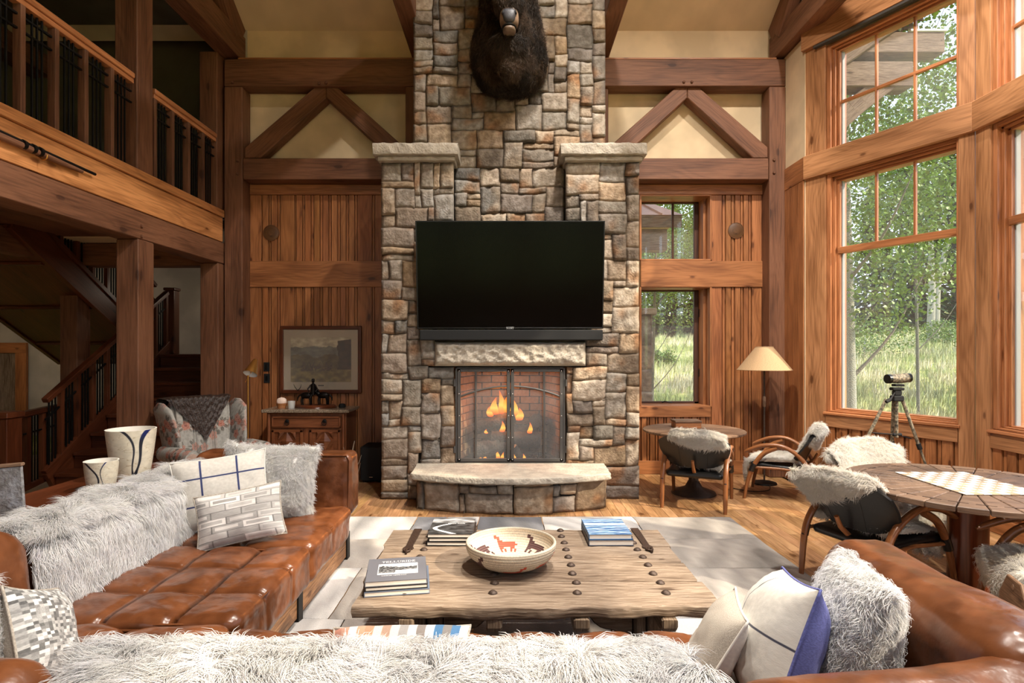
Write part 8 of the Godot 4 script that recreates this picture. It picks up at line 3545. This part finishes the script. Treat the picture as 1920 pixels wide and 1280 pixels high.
# ---------------------------------------------------------------- bison head on the chimney
func build_mount() -> void:
	var cx := at(955, 100, 6.0).x
	var t := thing("bison_mount", "dark brown shaggy bison shoulder mount high on the stone chimney", "animal mount", Vector3(cx, 0, -6.11))
	# rows of (height, half width, how far it stands out)
	var rows := [[4.14, 0.03, 0.10], [4.17, 0.14, 0.20], [4.22, 0.24, 0.28], [4.35, 0.31, 0.34], [4.50, 0.335, 0.37], [4.65, 0.325, 0.38], [4.80, 0.29, 0.38], [4.95, 0.25, 0.42], [5.10, 0.235, 0.46], [5.25, 0.23, 0.46], [5.40, 0.21, 0.40], [5.52, 0.15, 0.30], [5.58, 0.03, 0.22]]
	var nu := 24
	var pts := PackedVector3Array()
	var nz := noise(300, 3.0, 2)
	for r in rows:
		for i in nu + 1:
			var a := PI * i / nu
			var k: float = 1.0 + 0.10 * nz.get_noise_2d(cos(a) * 0.6, r[0])
			# two bulging halves with a cleft between them below the chin
			var cleft := 0.10 * exp(-pow((a - PI / 2) / 0.22, 2.0)) if r[0] < 4.4 else 0.0
			pts.append(Vector3(-cos(a) * r[1] * k, r[0], sin(a) * r[2] * k * (1.0 - cleft)))
	var b := MB.new()
	sheet(b, pts, nu, rows.size() - 1)
	var flip := b.n[6 * (nu + 1) + nu / 2].z < 0.0
	if flip:
		b = MB.new()
		sheet(b, pts, nu, rows.size() - 1, true)
	var hm := std("bison_hide", Color(0.13, 0.095, 0.075), 0.8)
	part(t, "body", b, hm)
	fur_brown(t, "fur", pts, nu, rows.size() - 1, 6500, 0.13, flip, 401)
	# head: a long wedge coming forward and down, ending in the muzzle
	var hd := MB.new()
	var hp := PackedVector3Array()
	var path := [[Vector3(0, 5.30, 0.36), 0.17, 0.19], [Vector3(0, 5.12, 0.50), 0.165, 0.17], [Vector3(0, 4.95, 0.58), 0.14, 0.14], [Vector3(0, 4.80, 0.64), 0.115, 0.12], [Vector3(0, 4.68, 0.66), 0.098, 0.105], [Vector3(0, 4.62, 0.66), 0.06, 0.06], [Vector3(0, 4.60, 0.64), 0.01, 0.01]]
	for q in path:
		var c: Vector3 = q[0]
		for i in nu + 1:
			var a := TAU * i / nu
			hp.append(c + Vector3(cos(a) * q[1], sin(a) * q[2] * 0.5, sin(a) * q[2] * 0.85))
	sheet(hd, hp, nu, path.size() - 1, true, PackedVector2Array(), true)
	part(t, "head", hd, hm)
	fur_brown(t, "head_fur", hp, nu, path.size() - 1, 2400, 0.09, true, 402)
	var skin := std("bison_skin", Color(1, 1, 1), 0.5, T.mottle)
	tri(skin, 6.0, T.fine_bump, 0.1)
	var mz := MB.new()                     # tan muzzle
	mz.col = Color(0.48, 0.36, 0.26).srgb_to_linear()
	soft(mz, Vector3(0, 4.575, 0.655), Vector3(0.088, 0.105, 0.095), 2.6, 28, 18)
	for k in mz.v.size():                  # dark bridge above, paler sides round the nose
		var f := smoothstep(4.60, 4.66, mz.v[k].y)
		var g := smoothstep(0.045, 0.085, absf(mz.v[k].x)) * smoothstep(4.50, 4.54, mz.v[k].y) * (1.0 - f)
		mz.c[k] = Color(0.14, 0.085, 0.055).lerp(Color(0.06, 0.04, 0.03), f).lerp(Color(0.36, 0.24, 0.16), g)
	part(t, "muzzle", mz, skin)
	var mo := MB.new()
	mo.col = Color(0.015, 0.013, 0.012)
	soft(mo, Vector3(0, 4.487, 0.668), Vector3(0.068, 0.010, 0.082), 2.2, 20, 8)
	part(t, "mouth", mo, skin)
	var lip := MB.new()
	lip.col = Color(0.17, 0.115, 0.08)
	soft(lip, Vector3(0, 4.460, 0.660), Vector3(0.060, 0.034, 0.082), 2.4, 24, 14)
	part(t, "lower_lip", lip, skin)
	var ns := MB.new()                     # dark leathery nose with two nostrils
	ns.col = Color(0.045, 0.046, 0.052)
	soft(ns, Vector3(0, 4.565, 0.708), Vector3(0.066, 0.070, 0.056), 2.6, 28, 18, Basis.IDENTITY, func(p: Vector3) -> Vector3: return p * Vector3(1.0 + 4.0 * maxf(p.y, -0.02), 1, 1))
	part(t, "nose", ns, skin)
	for s in [-1.0, 1.0]:
		var no := MB.new()
		no.col = Color(0.02, 0.02, 0.02)
		soft(no, Vector3(s * 0.056, 4.588, 0.742), Vector3(0.013, 0.022, 0.014), 2.0, 12, 8, Basis(Vector3.BACK, s * 0.5))
		part(t, "nostril", no, M.black_matte)
		var horn := MB.new()
		tube(horn, curve_pts([Vector3(s * 0.17, 5.34, 0.36), Vector3(s * 0.31, 5.36, 0.37), Vector3(s * 0.36, 5.50, 0.37), Vector3(s * 0.30, 5.64, 0.37)], 5), [0.05, 0.05, 0.048, 0.046, 0.044, 0.042, 0.039, 0.036, 0.033, 0.029, 0.025, 0.020, 0.016, 0.011, 0.007, 0.003], 10)
		part(t, "horn", horn, M.black)
		var eye := MB.new()
		soft(eye, Vector3(s * 0.155, 5.10, 0.545), Vector3(0.018, 0.018, 0.018), 2.0, 10, 8)
		part(t, "eye", eye, M.black)
	# beard
	var bp := PackedVector3Array()
	for j in 9:
		for i in nu + 1:
			var a := TAU * i / nu
			var f := j / 8.0
			var r := 0.115 * (1.0 - 0.75 * f) + 0.012
			bp.append(Vector3(cos(a) * r, 4.44 - 0.27 * f, 0.50 - 0.08 * f + sin(a) * r * 0.8))
	var bd := MB.new()
	sheet(bd, bp, nu, 8, false, PackedVector2Array(), true)
	part(t, "beard", bd, hm)
	fur_brown(t, "beard_fur", bp, nu, 8, 1200, 0.13, false, 403)

func fur_brown(t: Node3D, called: String, pts: PackedVector3Array, nu: int, nv: int, n: int, l: float, flip: bool, sd: int) -> void:
	var had := t.get_child_count()
	var mid := Vector3.ZERO
	for p in pts:
		mid += p / pts.size()
	var facing := 0.0
	for j in nv:
		for i in range(0, nu, 3):
			var a := pts[j * (nu + 1) + i]
			facing += (pts[j * (nu + 1) + i + 1] - a).cross(pts[(j + 1) * (nu + 1) + i] - a).dot(a - mid)
	fur_on(t, pts, nu, nv, n, l, Color(0.19, 0.12, 0.075), Vector3(0, -1.0, 0.12), sd, tuft_wool, facing < 0.0, 0.8, 0.85)
	t.get_child(had).name = called
